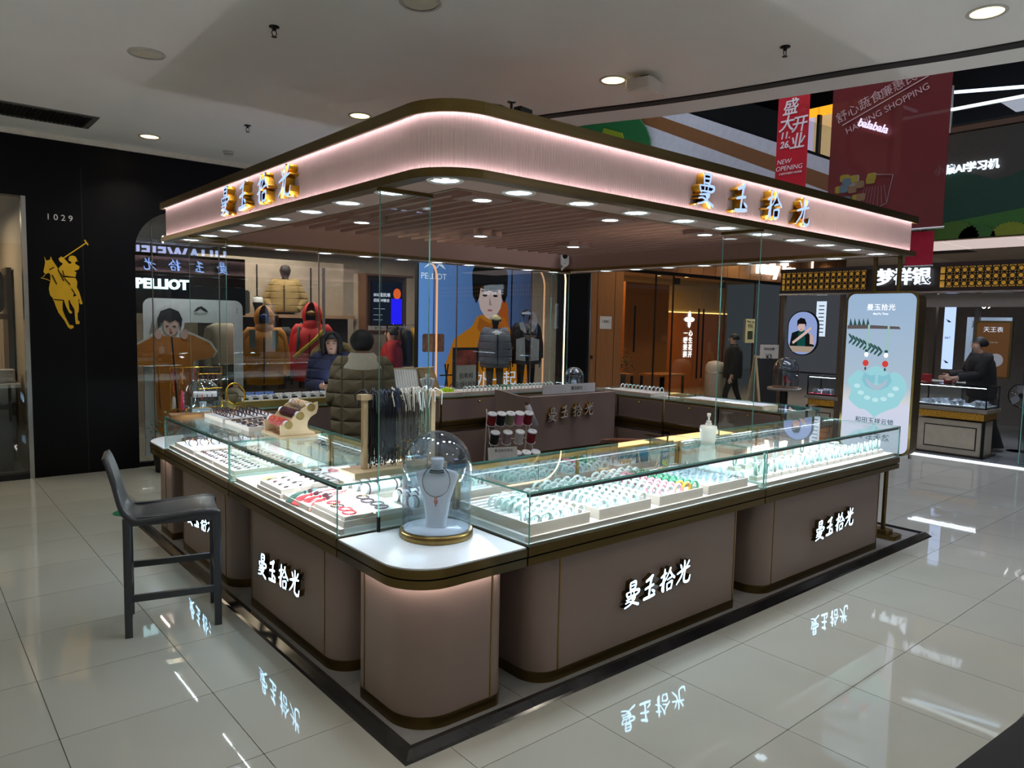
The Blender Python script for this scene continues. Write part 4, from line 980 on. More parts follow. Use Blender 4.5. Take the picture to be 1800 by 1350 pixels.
MB().box(-.37, -.004, .0, .37, .004, .095).build('panel', M('placard_white', (206, 206, 206), .4), t)
MB().box(-.37, -.02, 0, .37, .03, .006).build('foot', STEEL, t)
text('曼玉拾光', .04, BLACK, t, (.1, -.0055, .05), '-y', .0005)
# ---- thread spool rack
t = rk = thing('spool_rack', 'slanted white wire rack of thread spools beside the cash desk', 'spool rack', (2.72, 2.62, 0), -.35)
WIRE = M('rack_white_wire', (205, 196, 182), .5)
for y, z0, z1 in ((0, .42, .86), (0, .42, .86)): pass
for x in (-.19, .19):
    MB().tube([(x, -.12, .44), (x, .12, .94)], .006, 6).build('side_rail', WIRE, t); MB().tube([(x, .1, .9), (x, .2, .02)], .006, 6).build('rear_leg', WIRE, t); MB().tube([(x, -.12, .46), (x, -.12, .02)], .006, 6).build('front_leg', WIRE, t)
MB().tube([(-.19, -.12, .46), (.19, -.12, .46)], .005, 6).tube([(-.19, .0, .69), (.19, 0, .69)], .005, 6).tube([(-.19, .1, .88), (.19, .1, .88)], .005, 6).build('cross_bars', WIRE, t)
SC = {'thread_black': (16, 15, 17), 'thread_red': (128, 18, 28), 'thread_pink': (226, 120, 170), 'thread_white': (205, 200, 196), 'thread_mauve': (150, 132, 136), 'thread_olive': (132, 134, 104), 'thread_ochre': (176, 136, 30)}
rows = [(-.11, .475, ['thread_black', 'thread_white', 'thread_mauve', 'thread_white', 'thread_red']), (-.02, .64, ['thread_black', 'thread_mauve', 'thread_white', 'thread_red']), (.07, .79, ['thread_red', 'thread_black', 'thread_olive', 'thread_pink', 'thread_red'])]
for ri, (y, z, cs) in enumerate(rows):
    for k, c in enumerate(cs):
        x = -.17+k*.34/(len(cs)-1)
        p = Matrix.Rotation(-.35, 3, 'Z') @ Vector((x, y-.02, 0))
        o = thing('thread_spool', f"{c.split('_')[1]} thread spool in the {('bottom', 'middle', 'top')[ri]} row of the rack"+(', right end' if k == len(cs)-1 and ri == 2 else ''), 'spool', (2.72+p.x, 2.62+p.y, z+.02), -.35, 'thread spools on the rack')
        o.rotation_euler = (.38, 0, -.35)
        MB().cyl((0, 0, .006), .037, .1, 18).build('thread', M(c, SC[c], .75, bump=.3, bscale=200), o)
        MB().lathe([(.001, .108), (.012, .108), (.012, .112), (.042, .112), (.042, .105), (.001, .105)], 20, caps=False).build('top_flange', TRAYW, o)
        MB().cyl((0, 0, 0), .042, .006, 20).build('bottom_flange', TRAYW, o)
t = thing('thread_cone', 'tall grey thread cone leaning at the top of the rack', 'thread cone', (2.99, 2.62, .78)); t.rotation_euler = (-.2, -.25, 0)
MB().lathe([(.001, 0), (.045, 0), (.024, .2), (.001, .2)], 18, caps=False).build('thread', M('thread_silver', (172, 172, 176), .5), t); MB().cyl((0, 0, .2), .018, .03, 12, r2=.014).build('cone_tip', M('cone_tip', (96, 62, 56), .5), t)
t = thing('payment_card_stand', 'white printed card in a wooden holder below the spools', 'card stand', (2.50, 2.44, .46), -.35)
o = MB().box(-.13, -.003, .02, .13, .003, .2).build('card', M('card_plain', (196, 194, 188), .5), t); o.rotation_euler = (-.25, 0, 0)
MB().box(-.13, -.03, 0, .13, .035, .035).build('holder', WOODL, t); MB().box(-.02, -.02, -.44, .02, .02, 0).build('post', WOODL, t)
text('曼玉拾光珠宝', .028, BLACK, o, (.01, -.0035, .17), '-y', .0003)
# ---- bentwood chair inside the kiosk
t = thing('wooden_chair', 'round backed brown wooden chair inside the kiosk', 'chair', (3.15, 1.62, .02), 2.3)
WOODR = M('bentwood_brown', (120, 66, 38), .35, var=.15, scale=8)
MB().prism(rrect(-.21, -.21, .21, .21, .08), .42, .46, smooth=True).build('seat', WOODR, t)
MB().tube([(-.23, -.1, .72), (-.2, .1, .76), (-.1, .22, .785), (0, .25, .79), (.1, .22, .785), (.2, .1, .76), (.23, -.1, .72)], .019, 10).build('back_rail', WOODR, t)
for x in (-.1, 0, .1): MB().cyl((x, .21, .46), .009, .32, 8).build('spindle', WOODR, t)
for x in (-.18, .18):
    for y in (-.18, .18): MB().cyl((x, y, 0), .018, .42, 10).build('leg', WOODR, t)
# ---- black bar stool
LEA = M('stool_leather', (50, 51, 55), .34, var=.08, bump=.08, bscale=150)
t = thing('bar_stool', 'black leather bar stool standing before the left showcase', 'bar stool', (-.22, 2.04, 0), math.radians(-14))
hx, hy = .215, .19
# seat and low back as one curved shell; local +x looks to the counter
prof = [(-.31, .965), (-.295, .93), (-.265, .83), (-.24, .72), (-.215, .665), (-.17, .64), (-.08, .645), (.05, .655), (.17, .66), (.225, .652)]
top = spline(prof, 4); R = []
for i, (x, z) in enumerate(top):
    a = Vector(top[min(i+1, len(top)-1)])-Vector(top[max(i-1, 0)]); n = Vector((-a.y, a.x)).normalized()
    th = .028; sag = .014 if z < .7 else .01
    wv = hy*(1 if z < .75 else 1-.35*max(0, (z-.75)/.215)**2)
    ring = []
    for k in range(9):
        y = -wv+2*wv*k/8; s = sag*(1-(y/wv)**2); ring.append((x-n.x*s, y, z-n.y*s))
    for k in range(9):
        y = wv-2*wv*k/8; ring.append((x-n.x*th, y, z-n.y*th))
    R.append(ring)
MB().rings(R).build('seat_shell', LEA, t)
for sx, sy in ((-1, -1), (-1, 1), (1, -1), (1, 1)):
    x = sx*hx-(.01 if sx < 0 else 0); y = sy*(hy-.018)
    MB().prism(rrect(x-.019, y-.016, x+.019, y+.016, .006, 2), 0, .64, smooth=True).build('leg', LEA, t)
for sy in (-1, 1):
    y = sy*(hy-.018); MB().box(-hx, y-.014, .60, hx, y+.014, .645).build('seat_rail', LEA, t)
    MB().box(-hx, y-.011, .19 if sy < 0 else .27, hx, y+.011, .225 if sy < 0 else .305).build('footrest_bar', LEA, t)
for x in (-hx, hx): MB().box(x-.011, -hy, .27, x+.011, hy, .305).build('footrest_bar', LEA, t)
# cctv camera in the rear corner of the canopy
t = thing('security_camera', 'white dome security camera in the rear canopy corner', 'camera', (ix1-.1, iy1-.08, 2.31), YAW-PI/2)
PLW = M('camera_white', (226, 226, 224), .3)
MB().prism(rrect(-.045, .03, .045, .21, .04), -.04, .04, 0, 'y', smooth=True).build('body', PLW, t)
MB().sph((0, -.028, .15), .036, 16, 10, sc_=(1, .6, 1.25)).build('lens_ball', M('lens_black', (10, 10, 12), .1), t)
MB().tube([(0, 0, .04), (-.03, .01, .01), (-.03, .05, .0)], .014, 10).build('bracket', PLW, t)
text('imou', .014, BLACK, t, (0, -.0415, .06), '-y', .0005)
# ================================================================ SHOPS AROUND
def bx(name, x0, y0, z0, x1, y1, z1, mt, parent=None): return MB().box(x0, y0, z0, x1, y1, z1).build(name, mt, parent)
SGLASS = MG('shop_glass', (236, 240, 240), 1.0, 1.62)
NAVYB = M('facade_black', (4, 4, 7), .4, var=.15, spec=.2)
def arc(cx, cz, r, a0, a1, n=10): return [(cx+r*math.cos(a0+(a1-a0)*i/n), cz+r*math.sin(a0+(a1-a0)*i/n)) for i in range(n+1)]
# ---- dark facade with one long opening with rounded upper corners
fac = [(-.33, 0), (-.33, CEIL), (7.76, CEIL), (7.76, 0), (7.16, 0), (7.16, 2.4)]+arc(6.71, 2.4, .45, 0, PI/2)+arc(1.11, 2.4, .45, PI/2, PI)+[(.66, 0)]
fw_ = struct(MB().prism(fac, WF, WF+.16, 0, 'y').build('wall_facade', NAVYB))
bx('panel_seam', .16, WF-.002, 0, .166, WF, 3.2, BLACK, fw_)
fl_ = struct(MB().box(-8, WF, 2.86, -.33, WF+.16, CEIL).build('wall_fascia', NAVYB))
struct(MB().box(-8, WF-.03, CEIL-.05, 7.76, WF, CEIL).build('trim_2', M('cove_white', (226, 220, 206), .6)))
t = thing('unit_number', 'pale unit number reading 1029 on the black wall', 'sign', (-.04, WF-.004, 2.675))
text('1029', .085, M('number_white', (240, 240, 240), .5), t, (0, 0, 0), '-y', .002, spacing=1.55)
# gold polo rider emblem
t = thing('rider_emblem', 'large gold horse and rider emblem on the black wall', 'emblem', (0, WF-.002, 0))
EG = M('emblem_gold', (236, 186, 20), .45, .0, var=.04)
def hp(pts): return [(-.22+(X/5.867-12)*.00523, 2.455-(Y/5.867-65)*.00597) for X, Y in pts]
HORSE = [('horse_head', [(110, 560), (130, 600), (165, 588), (175, 555), (188, 590), (235, 660), (290, 760), (240, 850), (165, 800), (165, 735), (150, 720), (115, 735), (98, 712), (112, 650), (118, 615)]),
 ('horse_body', [(165, 800), (240, 760), (330, 765), (420, 765), (430, 830), (400, 900), (380, 960), (340, 990), (280, 985), (190, 985), (155, 940), (145, 880), (155, 830)]),
 ('front_leg', [(180, 985), (280, 985), (275, 1040), (275, 1090), (300, 1160), (340, 1240), (380, 1245), (380, 1270), (350, 1282), (325, 1265), (290, 1195), (235, 1120), (210, 1060), (195, 1010)]),
 ('rear_leg', [(290, 985), (335, 985), (345, 1080), (372, 1110), (360, 1125), (340, 1115), (310, 1050)]),
 ('front_leg', [(345, 965), (420, 940), (425, 1060), (425, 1190), (445, 1205), (440, 1230), (405, 1230), (400, 1190), (395, 1080), (355, 1010)]),
 ('rear_leg', [(418, 930), (438, 960), (440, 1060), (435, 1112), (425, 1110), (420, 1030)]),
 ('rider_torso', [(255, 660), (300, 615), (350, 620), (400, 605), (460, 640), (450, 670), (400, 690), (425, 700), (415, 750), (300, 745), (270, 715), (240, 690)]),
 ('rider_leg', [(300, 757), (415, 757), (432, 800), (425, 850), (450, 905), (470, 985), (480, 1015), (465, 1028), (445, 1010), (450, 985), (420, 930), (390, 910), (370, 870)]),
 ('rider_arm', [(250, 575), (275, 550), (300, 560), (350, 615), (380, 655), (340, 655), (300, 625), (262, 600)]),
 ('mallet', [(293, 562), (530, 392), (536, 400), (299, 572)]), ('mallet_head', [(513, 368), (523, 362), (560, 412), (550, 420)]),
 ('helmet', [(350, 585), (352, 560), (365, 540), (392, 533), (418, 540), (432, 560), (436, 580), (448, 588), (420, 592), (415, 612), (385, 612), (372, 595)]),
 ('rein', [(110, 738), (90, 765), (68, 775), (130, 790), (165, 805), (164, 800), (132, 784), (82, 771), (100, 760), (116, 738)])]
for i, (nm, p) in enumerate(HORSE): MB().prism(hp(p), -.003-.0002*i, .001, 0, 'y').build(nm, EG, t)
for a, b in (((300, 745), (415, 755)), ((240, 680), (295, 795)), ((285, 690), (300, 740)), ((180, 740), (225, 830)), ((190, 985), (280, 990)), ((300, 765), (360, 830)), ((370, 870), (400, 915)), ((155, 690), (205, 660))):
    (x0, z0), (x1, z1) = hp([a, b]); d = Vector((x1-x0, z1-z0)).normalized()*.005; MB().prism([(x0-d.y, z0+d.x), (x1-d.y, z1+d.x), (x1+d.y, z1-d.x), (x0+d.y, z0-d.x)], -.0066, -.0062, 0, 'y').build('outline', NAVYB, t)
# ---- left neighbour window
struct(MB().box(-8, 9.4, 0, -.3, 9.5, CEIL).build('wall_shop_left', M('warm_shop_wall', (170, 152, 128), .7)))
struct(MB().box(-.33, WF+.16, 0, -.23, 9.4, CEIL).build('wall_partition', M('partition_beige', (150, 138, 120), .7)))
struct(MB().box(-8, WF+.16, 2.86, -.33, 9.4, 2.9).build('ceiling_shop_left', WALLM))
wn = struct(MB().box(-8, WF+.04, .06, -.75, WF+.052, 2.86).build('window_1', SGLASS))
bx('window_pane', -.74, WF+.04, .06, -.36, WF+.052, 2.86, SGLASS, wn)
bx('window_frame', -.37, WF-.01, 0, -.33, WF+.1, 2.86, STEEL, wn); bx('window_sill', -8, WF, 0, -.37, WF+.1, .06, BLACK, wn); bx('window_mullion', -.75, WF+.02, .06, -.735, WF+.07, 2.86, BLACKM, wn)
t = thing('display_shelf', 'brown shelf unit with bags inside the left shop window', 'shelf', (-.9, 8.0, 0))
for z in (.9, 1.62): bx('shelf_board', -.8, -.25, z, .55, .25, z+.06, M('shelf_walnut', (86, 58, 40), .5), t)
for x in (-.8, .5): bx('upright', x, -.25, 0, x+.05, .25, 2.2, M('shelf_metal', (60, 52, 46), .4, .5), t)
for k, (x, z, lb) in enumerate(((-.62, 1.68, 'black backpack on the upper shelf of the left shop'), (-1.05, 1.68, 'black travel bag on the left shop upper shelf'))):
    t = thing('backpack', lb, 'bag', (x, 7.95, z))
    MB().prism(rrect(-.2, 0, .2, .5, .09), -.12, .12, 0, 'y', smooth=True).build('bag_body', BLACK, t); MB().torus((0, 0, .51), .05, .012, 14, 6, 'y', a0=0, a1=PI).build('handle', BLACK, t); MB().prism(rrect(-.15, .05, .15, .25, .04), -.15, -.12, 0, 'y', smooth=True).build('pocket', BLACKM, t)
t = thing('display_table', 'white display table with folded jeans in the left shop', 'table', (-.95, 7.4, 0))
bx('table_top', -.6, -.3, .9, .58, .3, .94, WHITE, t); bx('table_base', -.5, -.25, 0, .5, .25, .9, M('denim_grey', (80, 84, 92), .8), t)
for k in range(3): tag(MB().prism(rrect(-.14, -.12, .14, .12, .03), 0, .1+.02*k, smooth=True).build('folded_clothes', M('cloth_%d' % k, ((150, 160, 175), (120, 125, 140), (176, 176, 180))[k], .8), None, (-1.3+.38*k, 7.35, .94)), ('blue', 'grey', 'pale')[k]+' folded clothes stack on the left shop table', 'clothes')
area('shop_light', (-2, 8, 2.8), 2.5, 1.2, 60, (255, 226, 190))
# ---- outdoor clothing shop interior
IW = M('shop_wall_greige', (186, 172, 156), .7); IC = M('shop_ceiling_grey', (110, 110, 110), .8)
struct(MB().box(.5, 10.4, 0, 7.76, 10.5, 2.95).build('wall_shop_back', IW))
struct(MB().box(7.6, WF+.16, 0, 7.76, 10.4, 2.95).build('wall_shop_right', IW))
struct(MB().box(.5, WF+.16, 0, .6, 10.4, 2.95).build('wall_shop_left_side', BLACK))
struct(MB().box(.5, WF+.16, 2.9, 7.76, 10.5, 3.0).build('ceiling_shop', IC))
wn = struct(MB().box(.66, WF+.06, .05, .662, WF+.062, .06).build('window_2', STEEL))
for x0, x1 in ((.67, .84), (.85, 1.57), (1.58, 2.82), (4.62, 5.02), (5.03, 6.5), (6.51, 7.15)):
    MB().box(x0, WF+.06, .05, x1, WF+.072, 2.84).build('window_pane', SGLASS, wn)
for x in (.842, 1.572, 2.83, 4.61, 5.022, 6.502): bx('window_joint', x, WF+.056, .05, x+.008, WF+.076, 2.84, M('joint_bronze', (112, 104, 96), .4, .4), wn)
bx('window_sill', .66, WF+.02, 0, 7.16, WF+.1, .05, BLACKM, wn)
dr_ = struct(MB().box(2.84, WF+.06, .02, 3.75, WF+.072, 2.7).build('door_1', SGLASS))
for x in (2.87,): 
    MB().box(x, WF+.02, 1.0, x+.03, WF+.045, 2.35).build('door_handle', STEEL, dr_)
    for z in (1.1, 2.25): MB().box(x, WF+.04, z, x+.02, WF+.062, z+.02).build('handle_bracket', STEEL, dr_)
# LED outline of the display window
LEDWARM = ME('led_warm', (255, 226, 180), 2.6); LEDCOP = ME('led_copper', (214, 160, 118), .9)
t = thing('window_led_frame', 'warm LED line framing the poster window with rounded corners', 'light strip', (0, 0, 0))
MB().tube([(7.19, WF-.006, .05), (7.19, WF-.006, 2.4)]+[(x, WF-.006, z) for x, z in arc(6.74, 2.4, .45, 0, PI/2)][1:]+[(5.0, WF-.006, 2.85)], .011, 8).build('outer_line', LEDWARM, t)
MB().tube([(7.0, WF+.3, .05), (7.0, WF+.3, 2.3)]+[(x, WF+.3, z) for x, z in arc(6.6, 2.3, .4, 0, PI/2)][1:], .014, 8).build('inner_line', LEDCOP, t)
MB().tube([(4.62, WF-.006, .05), (4.62, WF-.006, 2.3)]+[(x, WF-.006, z) for x, z in arc(4.3, 2.3, .32, 0, PI/2)][1:], .014, 8).build('door_line', LEDCOP, t)
# header board and letters
t = thing('shop_sign', 'white lit shop name on a dark board behind the glass', 'sign', (1.4, 6.98, 0))
bx('board', -.7, .06, 1.72, .62, .1, 2.42, NAVYB, t)
text('PELLIOT', .155, ME('shop_letters', (200, 240, 245), 2.2), t, (-.36, .03, 2.06), '-y', .02, .006, spacing=1.02)
# shelf wall
t = thing('wall_shelf', 'long pale shelf along the clothing shop rear wall', 'shelf', (0, 0, 0))
bx('shelf_board', 2.0, 8.45, 1.70, 4.3, 8.85, 1.75, M('shelf_oak', (176, 142, 110), .5), t)
bx('shelf_back', 2.0, 8.86, 1.75, 4.3, 8.9, 2.6, IW, t); bx('shelf_under', 2.0, 8.7, .2, 4.3, 8.9, 1.70, M('shelf_dark', (40, 38, 38), .6), t)
for x in (2.85, 3.72): bx('wall_slot', x, 8.85, 1.75, x+.02, 8.86, 2.5, BLACK, t)
area('shop_light', (2.4, 8.1, 2.85), 2.4, 1.4, 30, (255, 240, 220)); area('shop_light', (5.4, 8.8, 2.85), 2, 1.4, 22, (255, 240, 220)); area('shop_light', (3.4, 7.3, 2.85), 1.6, .5, 16, (255, 244, 230))
t = thing('track_spotlight', 'white spotlight on a ceiling track in the clothing shop', 'spotlight', (1.08, 7.1, 2.62))
MB().cyl((0, 0, -.03), .05, .13, 14, 'x').build('head', M('spot_white', (220, 220, 220), .4), t); MB().cyl((-.005, 0, -.03), .042, .004, 14, 'x').build('lens', ME('spot_lens', (255, 255, 250), 8), t); MB().cyl((.06, 0, -.03), .012, .3, 8).build('stem', BLACKM, t)
t = thing('backpack', 'dark boxy backpack on the clothing shop shelf', 'bag', (2.50, 8.62, 1.75)); MB().prism(rrect(-.13, 0, .13, .34, .04), -.09, .09, 0, 'y', smooth=True).build('bag_body', M('pack_dark', (40, 42, 44), .6), t); MB().torus((0, 0, .34), .035, .01, 12, 6, 'y', a0=0, a1=PI).build('handle', BLACK, t)
t = thing('cap_display', 'black head form wearing a white lettered headband on the shelf', 'head form', (2.78, 8.62, 1.75)); MB().lathe([(.05, 0), (.045, .06), (.07, .14), (.075, .2), (.05, .26), (.001, .27)], 16, caps=False).build('head', BLACK, t); MB().lathe([(.078, .17), (.08, .23), (.062, .25)], 16, caps=False).build('band', WHITE, t)
# phone-frame standee with printed person
t = thing('photo_standee', 'white phone-shaped photo frame with a cut-out model in orange jacket', 'standee', (0, 7.0, 0))
FRW = M('standee_white', (205, 206, 200), .5)
out = rrect(.82, .05, 1.97, 1.90, .1, 6); hole = [(.93, .05), (.93, 1.62), (1.86, 1.62), (1.86, .05)]
for P in (rrect(.82, 1.62, 1.97, 1.90, (0, 0, .1, .1), 6), [(.82, .05), (.93, .05), (.93, 1.62), (.82, 1.62)], [(1.86, .05), (1.97, .05), (1.97, 1.62), (1.86, 1.62)]): MB().prism(P, 0, .02, 0, 'y').build('frame', FRW, t)
MB().prism([(1.38, 1.75), (1.42, 1.80), (1.47, 1.82), (1.52, 1.79), (1.55, 1.75), (1.5, 1.76), (1.46, 1.79), (1.42, 1.76)], -.002, 0, 0, 'y').build('logo', BLACK, t); text('PELLIOT', .04, BLACK, t, (1.46, -.001, 1.725), '-y', .0006)
for z in (1.8, 1.775, 1.75): MB().cyl((1.90, -.001, z), .006, .002, 8, 'y').build('dot', BLACK, t)
def cut(pts, y, mt, nm, par): return MB().prism(pts, y, y+.004, 0, 'y').build(nm, mt, par)
JO2 = M('print_orange', (186, 112, 22), .6, var=.12, scale=6); SKIN = M('print_skin', (206, 172, 156), .6); HAIRP = M('print_hair', (24, 22, 26), .6); LIP = M('print_lip', (170, 96, 92), .6)
body = [(.70, 1.13), (.72, 1.34), (.86, 1.42), (.93, 1.47), (1.0, 1.5), (1.03, 1.46), (1.2, 1.44), (1.3, 1.49), (1.38, 1.46), (1.55, 1.38), (1.62, 1.27), (1.58, 1.2), (1.45, 1.17), (1.36, 1.16), (1.33, .9), (1.3, .45), (1.05, .2), (.95, .35), (.93, .8), (.93, 1.12), (.8, 1.1)]
cx_ = sum(p[0] for p in body)/len(body); cz_ = sum(p[1] for p in body)/len(body)
def grow(P, k): 
    c = Vector((sum(p[0] for p in P)/len(P), sum(p[1] for p in P)/len(P))); return [tuple(Vector(p)+(Vector(p)-c).normalized()*k) for p in P]
cut(grow(body, .025), -.032, FRW, 'cutout_edge', t); cut(ell(1.10, 1.63, .17, .2), -.031, FRW, 'cutout_edge', t)
cut(body, -.038, JO2, 'jacket_print', t); cut(ell(1.11, 1.58, .085, .12), -.04, SKIN, 'face_print', t)
cut([(.975, 1.55), (.965, 1.66), (1.0, 1.75), (1.1, 1.79), (1.2, 1.75), (1.24, 1.66), (1.22, 1.56), (1.2, 1.62), (1.16, 1.65), (1.1, 1.62), (1.05, 1.65), (1.0, 1.61)], -.043, HAIRP, 'hair_print', t)
for x in (1.07, 1.15): cut(ell(x, 1.575, .016, .006, 10), -.043, HAIRP, 'eye_print', t)
cut(ell(1.11, 1.505, .02, .007, 10), -.043, LIP, 'mouth_print', t); cut([(1.1, 1.56), (1.118, 1.53), (1.10, 1.53)], -.043, LIP, 'nose_print', t)
for x in (.97, 1.26):
    cut(ell(x, 1.47, .04, .05, 12), -.042, SKIN, 'hand_print', t)
    for k in range(4): cut(ell(x+(-.02+.016*k), 1.515, .0075, .024, 8), -.0425, SKIN, 'finger_print', t)
cut([(1.11, 1.45), (1.125, 1.45), (1.19, .4), (1.17, .4)], -.043, BLACK, 'zip_print', t)
cut([(.955, 1.1), (.965, 1.1), (.985, .6), (.97, .6)], -.043, M('print_fold', (120, 66, 12), .6), 'seam_print', t)
# potted shrub at the window corner
t = thing('potted_plant', 'small green leafy plant at the foot of the clothing window', 'plant', (.85, WF-.35, 0))
MB().lathe([(.001, 0), (.11, 0), (.14, .24), (.12, .24), (.11, .2), (.001, .2)], 18, caps=False).build('pot', M('pot_dark', (30, 30, 32), .5), t)
random.seed(5); b = MB()
for k in range(150):
    a = random.uniform(0, 2*PI); r = random.uniform(.02, .2); z = .25+random.uniform(0, .42)*(1-r*1.6); p = Vector((r*math.cos(a), r*math.sin(a), z)); d = Vector((math.cos(a), math.sin(a), random.uniform(.2, .9))).normalized()*.045; s = Vector((-math.sin(a), math.cos(a), 0))*.013
    b.add([p, p+d*.5+s, p+d, p+d*.5-s], [(0, 1, 2, 3)])
b.build('foliage', M('plant_leaf', (52, 84, 46), .5, var=.3), t)['kind'] = 'stuff'
MB().tube([(0, 0, .2), (.01, .01, .4), (0, 0, .6)], .006, 6).build('stem', M('plant_stem', (60, 50, 30), .7), t)
# green round floor mark
tag(MB().lathe([(.17, .0008), (.001, .0009)], 32, (0, 0, 0), caps=False).build('floor_sticker', M('sticker_green', (40, 120, 84), .3), None, (.16, 4.62, 0)), 'round green sticker on the floor tiles behind the stool', 'floor sticker')
# shop screen and rail
t = thing('video_screen', 'dark video screen in a wooden niche with small lettering', 'screen', (4.82, 8.3, 0))
bx('column', -.47, .16, 0, .42, .3, 2.43, IW, t); bx('niche_back', -.45, .12, 1.5, .42, .16, 2.4, M('niche_wood', (120, 84, 60), .5), t); bx('niche_side', -.47, -.1, 1.5, -.44, .12, 2.4, MATS['niche_wood'], t); bx('niche_top', -.47, -.1, 2.4, .42, .16, 2.43, MATS['niche_wood'], t)
bx('screen', -.27, .06, 1.62, .3, .1, 2.32, M('screen_dark', (12, 12, 18), .2, em=.02), t)
bx('blue_panel', .09, .05, 1.63, .29, .06, 2.05, ME('screen_blue', (30, 24, 220), 1.0), t)
MB().prism(ell(.2, 2.13, .07, .09), .052, .058, 0, 'y').build('picture', ME('screen_orange', (214, 90, 40), .8), t)
for s_, z, h in (('800蓬抗寒', 2.1, .07), ('超能冲锋衣', 2.01, .06), ('—— ——', 1.88, .05), ('—— —', 1.78, .05), ('—— —', 1.70, .05)): text(s_, h, ME('screen_text', (220, 226, 240), .9), t, (-.24, .055, z), '-y', .0005, align='LEFT')
bx('caption_board', -.42, -.12, 1.53, .3, -.1, 1.6, M('caption_white', (190, 184, 176), .6), t); text('BY PELLIOT OUTDOOR', .05, BLACK, t, (-.05, -.121, 1.565), '-y', .0005)
t = thing('clothes_rail', 'black clothes rail beside the shop screen', 'clothes rail', (4.98, 8.0, 0))
MB().tube([(-.35, 0, 0), (-.35, 0, 1.62), (.35, 0, 1.62), (.35, 0, 0)], .014, 8).build('rail', BLACKM, t)
def hung_jacket(x, y, z, mt, label, rz=0, w_=.2, h=.62):
    o = thing('hanging_jacket', label, 'jacket', (x, y, z), rz, 'jackets hanging on the shop rail'); R = []
    for f, a, c in ((0, .8, .1), (.3, .85, .11), (.7, .95, .1), (.9, 1.0, .08), (.97, .6, .06), (1.0, .3, .04)): R.append([(px*a, py, -h+h*f) for px, py in rrect(-w_, -c, w_, c, c*.7, 3)])
    MB().rings(R).build('jacket_body', mt, o)
    for s in (-1, 1): MB().tube([(s*w_*.9, 0, -.08), (s*w_*1.1, 0, -.3), (s*w_*1.05, -.02, -.58)], [.06, .055, .045], 8).build('sleeve', mt, o)
    MB().tube([(0, 0, 0), (0, 0, .05), (.02, 0, .06)], .004, 5).build('hanger_hook', STEEL, o)
hung_jacket(4.74, 8.0, 1.58, M('puffer_tan', (150, 86, 36), .6), 'tan puffer jacket hanging near the shop screen', 1.2)
hung_jacket(4.95, 8.0, 1.58, M('jacket_dark', (30, 30, 32), .6), 'black jacket hanging in the middle of the rail', 1.2)
hung_jacket(5.16, 8.0, 1.58, M('jacket_yellow', (196, 146, 24), .6), 'yellow jacket hanging at the rail end', 1.2)
hung_jacket(1.98, 7.75, 1.62, M('puffer_cream', (176, 164, 148), .6, bump=.4, bscale=14), 'cream padded jacket hanging behind the photo frame', .2, .22, .55)
t = thing('display_table', 'dark clothes table in front of the shop mannequins', 'table', (2.6, 6.94, 0)); bx('table_top', -1.0, -.16, .72, .9, .16, .76, M('table_black', (24, 24, 26), .3), t)
for x in (-.95, .82): bx('leg', x, -.14, 0, x+.05, .14, .72, BLACKM, t)
# blue poster lightbox
t = thing('poster_lightbox', 'huge blue lit poster of a model in orange jacket', 'poster', (0, 7.25, 0))
def gradx(name, c0, c1, x0, x1, s):
    mt = lightface(name, c1, c0, x0, x1, s); 
    for n_ in mt.node_tree.nodes:
        if n_.type == 'SEPXYZ':
            for l in list(mt.node_tree.links):
                if l.from_node == n_: mt.node_tree.links.new(n_.outputs['X'], l.to_socket)
    return mt
bx('light_panel', 4.72, 0, .35, 7.02, .08, 2.78, gradx('poster_blue', (96, 140, 206), (62, 74, 104), 4.8, 7.0, .62), t)
def pp(P, mt, nm, k): return MB().prism(P, -.004-.001*k, -.0002, 0, 'y').build(nm, mt, t)
PO = lambda n, c, s=.55: ME('poster_'+n, c, s)
pp([(5.25, .35), (5.25, 1.05), (5.4, 1.42), (5.75, 1.62), (5.85, 1.78), (6.05, 1.85), (6.3, 1.82), (6.45, 1.75), (6.6, 1.5), (6.85, 1.35), (6.95, .9), (6.95, .35)], PO('orange', (190, 116, 20)), 'jacket_print', 1)
pp([(6.25, 1.6), (6.32, 1.95), (6.42, 2.1), (6.5, 1.95), (6.52, 1.65), (6.4, 1.55)], PO('orange_dark', (176, 84, 20)), 'hood_print', 1)
pp([(5.88, 2.35), (5.86, 2.1), (5.92, 1.9), (6.02, 1.78), (6.12, 1.74), (6.22, 1.78), (6.33, 1.92), (6.38, 2.1), (6.37, 2.35)], PO('skin', (206, 180, 176), .6), 'face_print', 2)
pp([(5.9, 1.78), (6.0, 1.72), (6.12, 1.68), (6.22, 1.74), (6.3, 1.6), (6.15, 1.42), (6.0, 1.45), (5.85, 1.6)], PO('orange2', (160, 88, 18)), 'collar_print', 3)
for P in (ell(6.11, 2.46, .37, .25, 26), [(5.74, 2.46), (5.76, 2.12), (5.83, 2.0), (5.88, 2.08), (5.92, 2.3), (5.92, 2.46)], [(6.48, 2.46), (6.47, 2.15), (6.42, 2.02), (6.36, 2.08), (6.32, 2.3), (6.3, 2.46)], [(5.9, 2.4), (5.93, 2.24), (6.05, 2.21), (6.1, 2.26), (6.2, 2.21), (6.33, 2.24), (6.36, 2.4)]):
    pp(P, PO('hair', (22, 20, 22), .4), 'hair_print', 4)
for x in (6.0, 6.22): pp(ell(x, 2.13, .05, .02, 10), PO('hair', (22, 20, 22), .4), 'eye_print', 4); pp([(x-.07, 2.19), (x+.06, 2.2), (x+.06, 2.215), (x-.07, 2.21)], PO('hair', (22, 20, 22), .4), 'brow_print', 4)
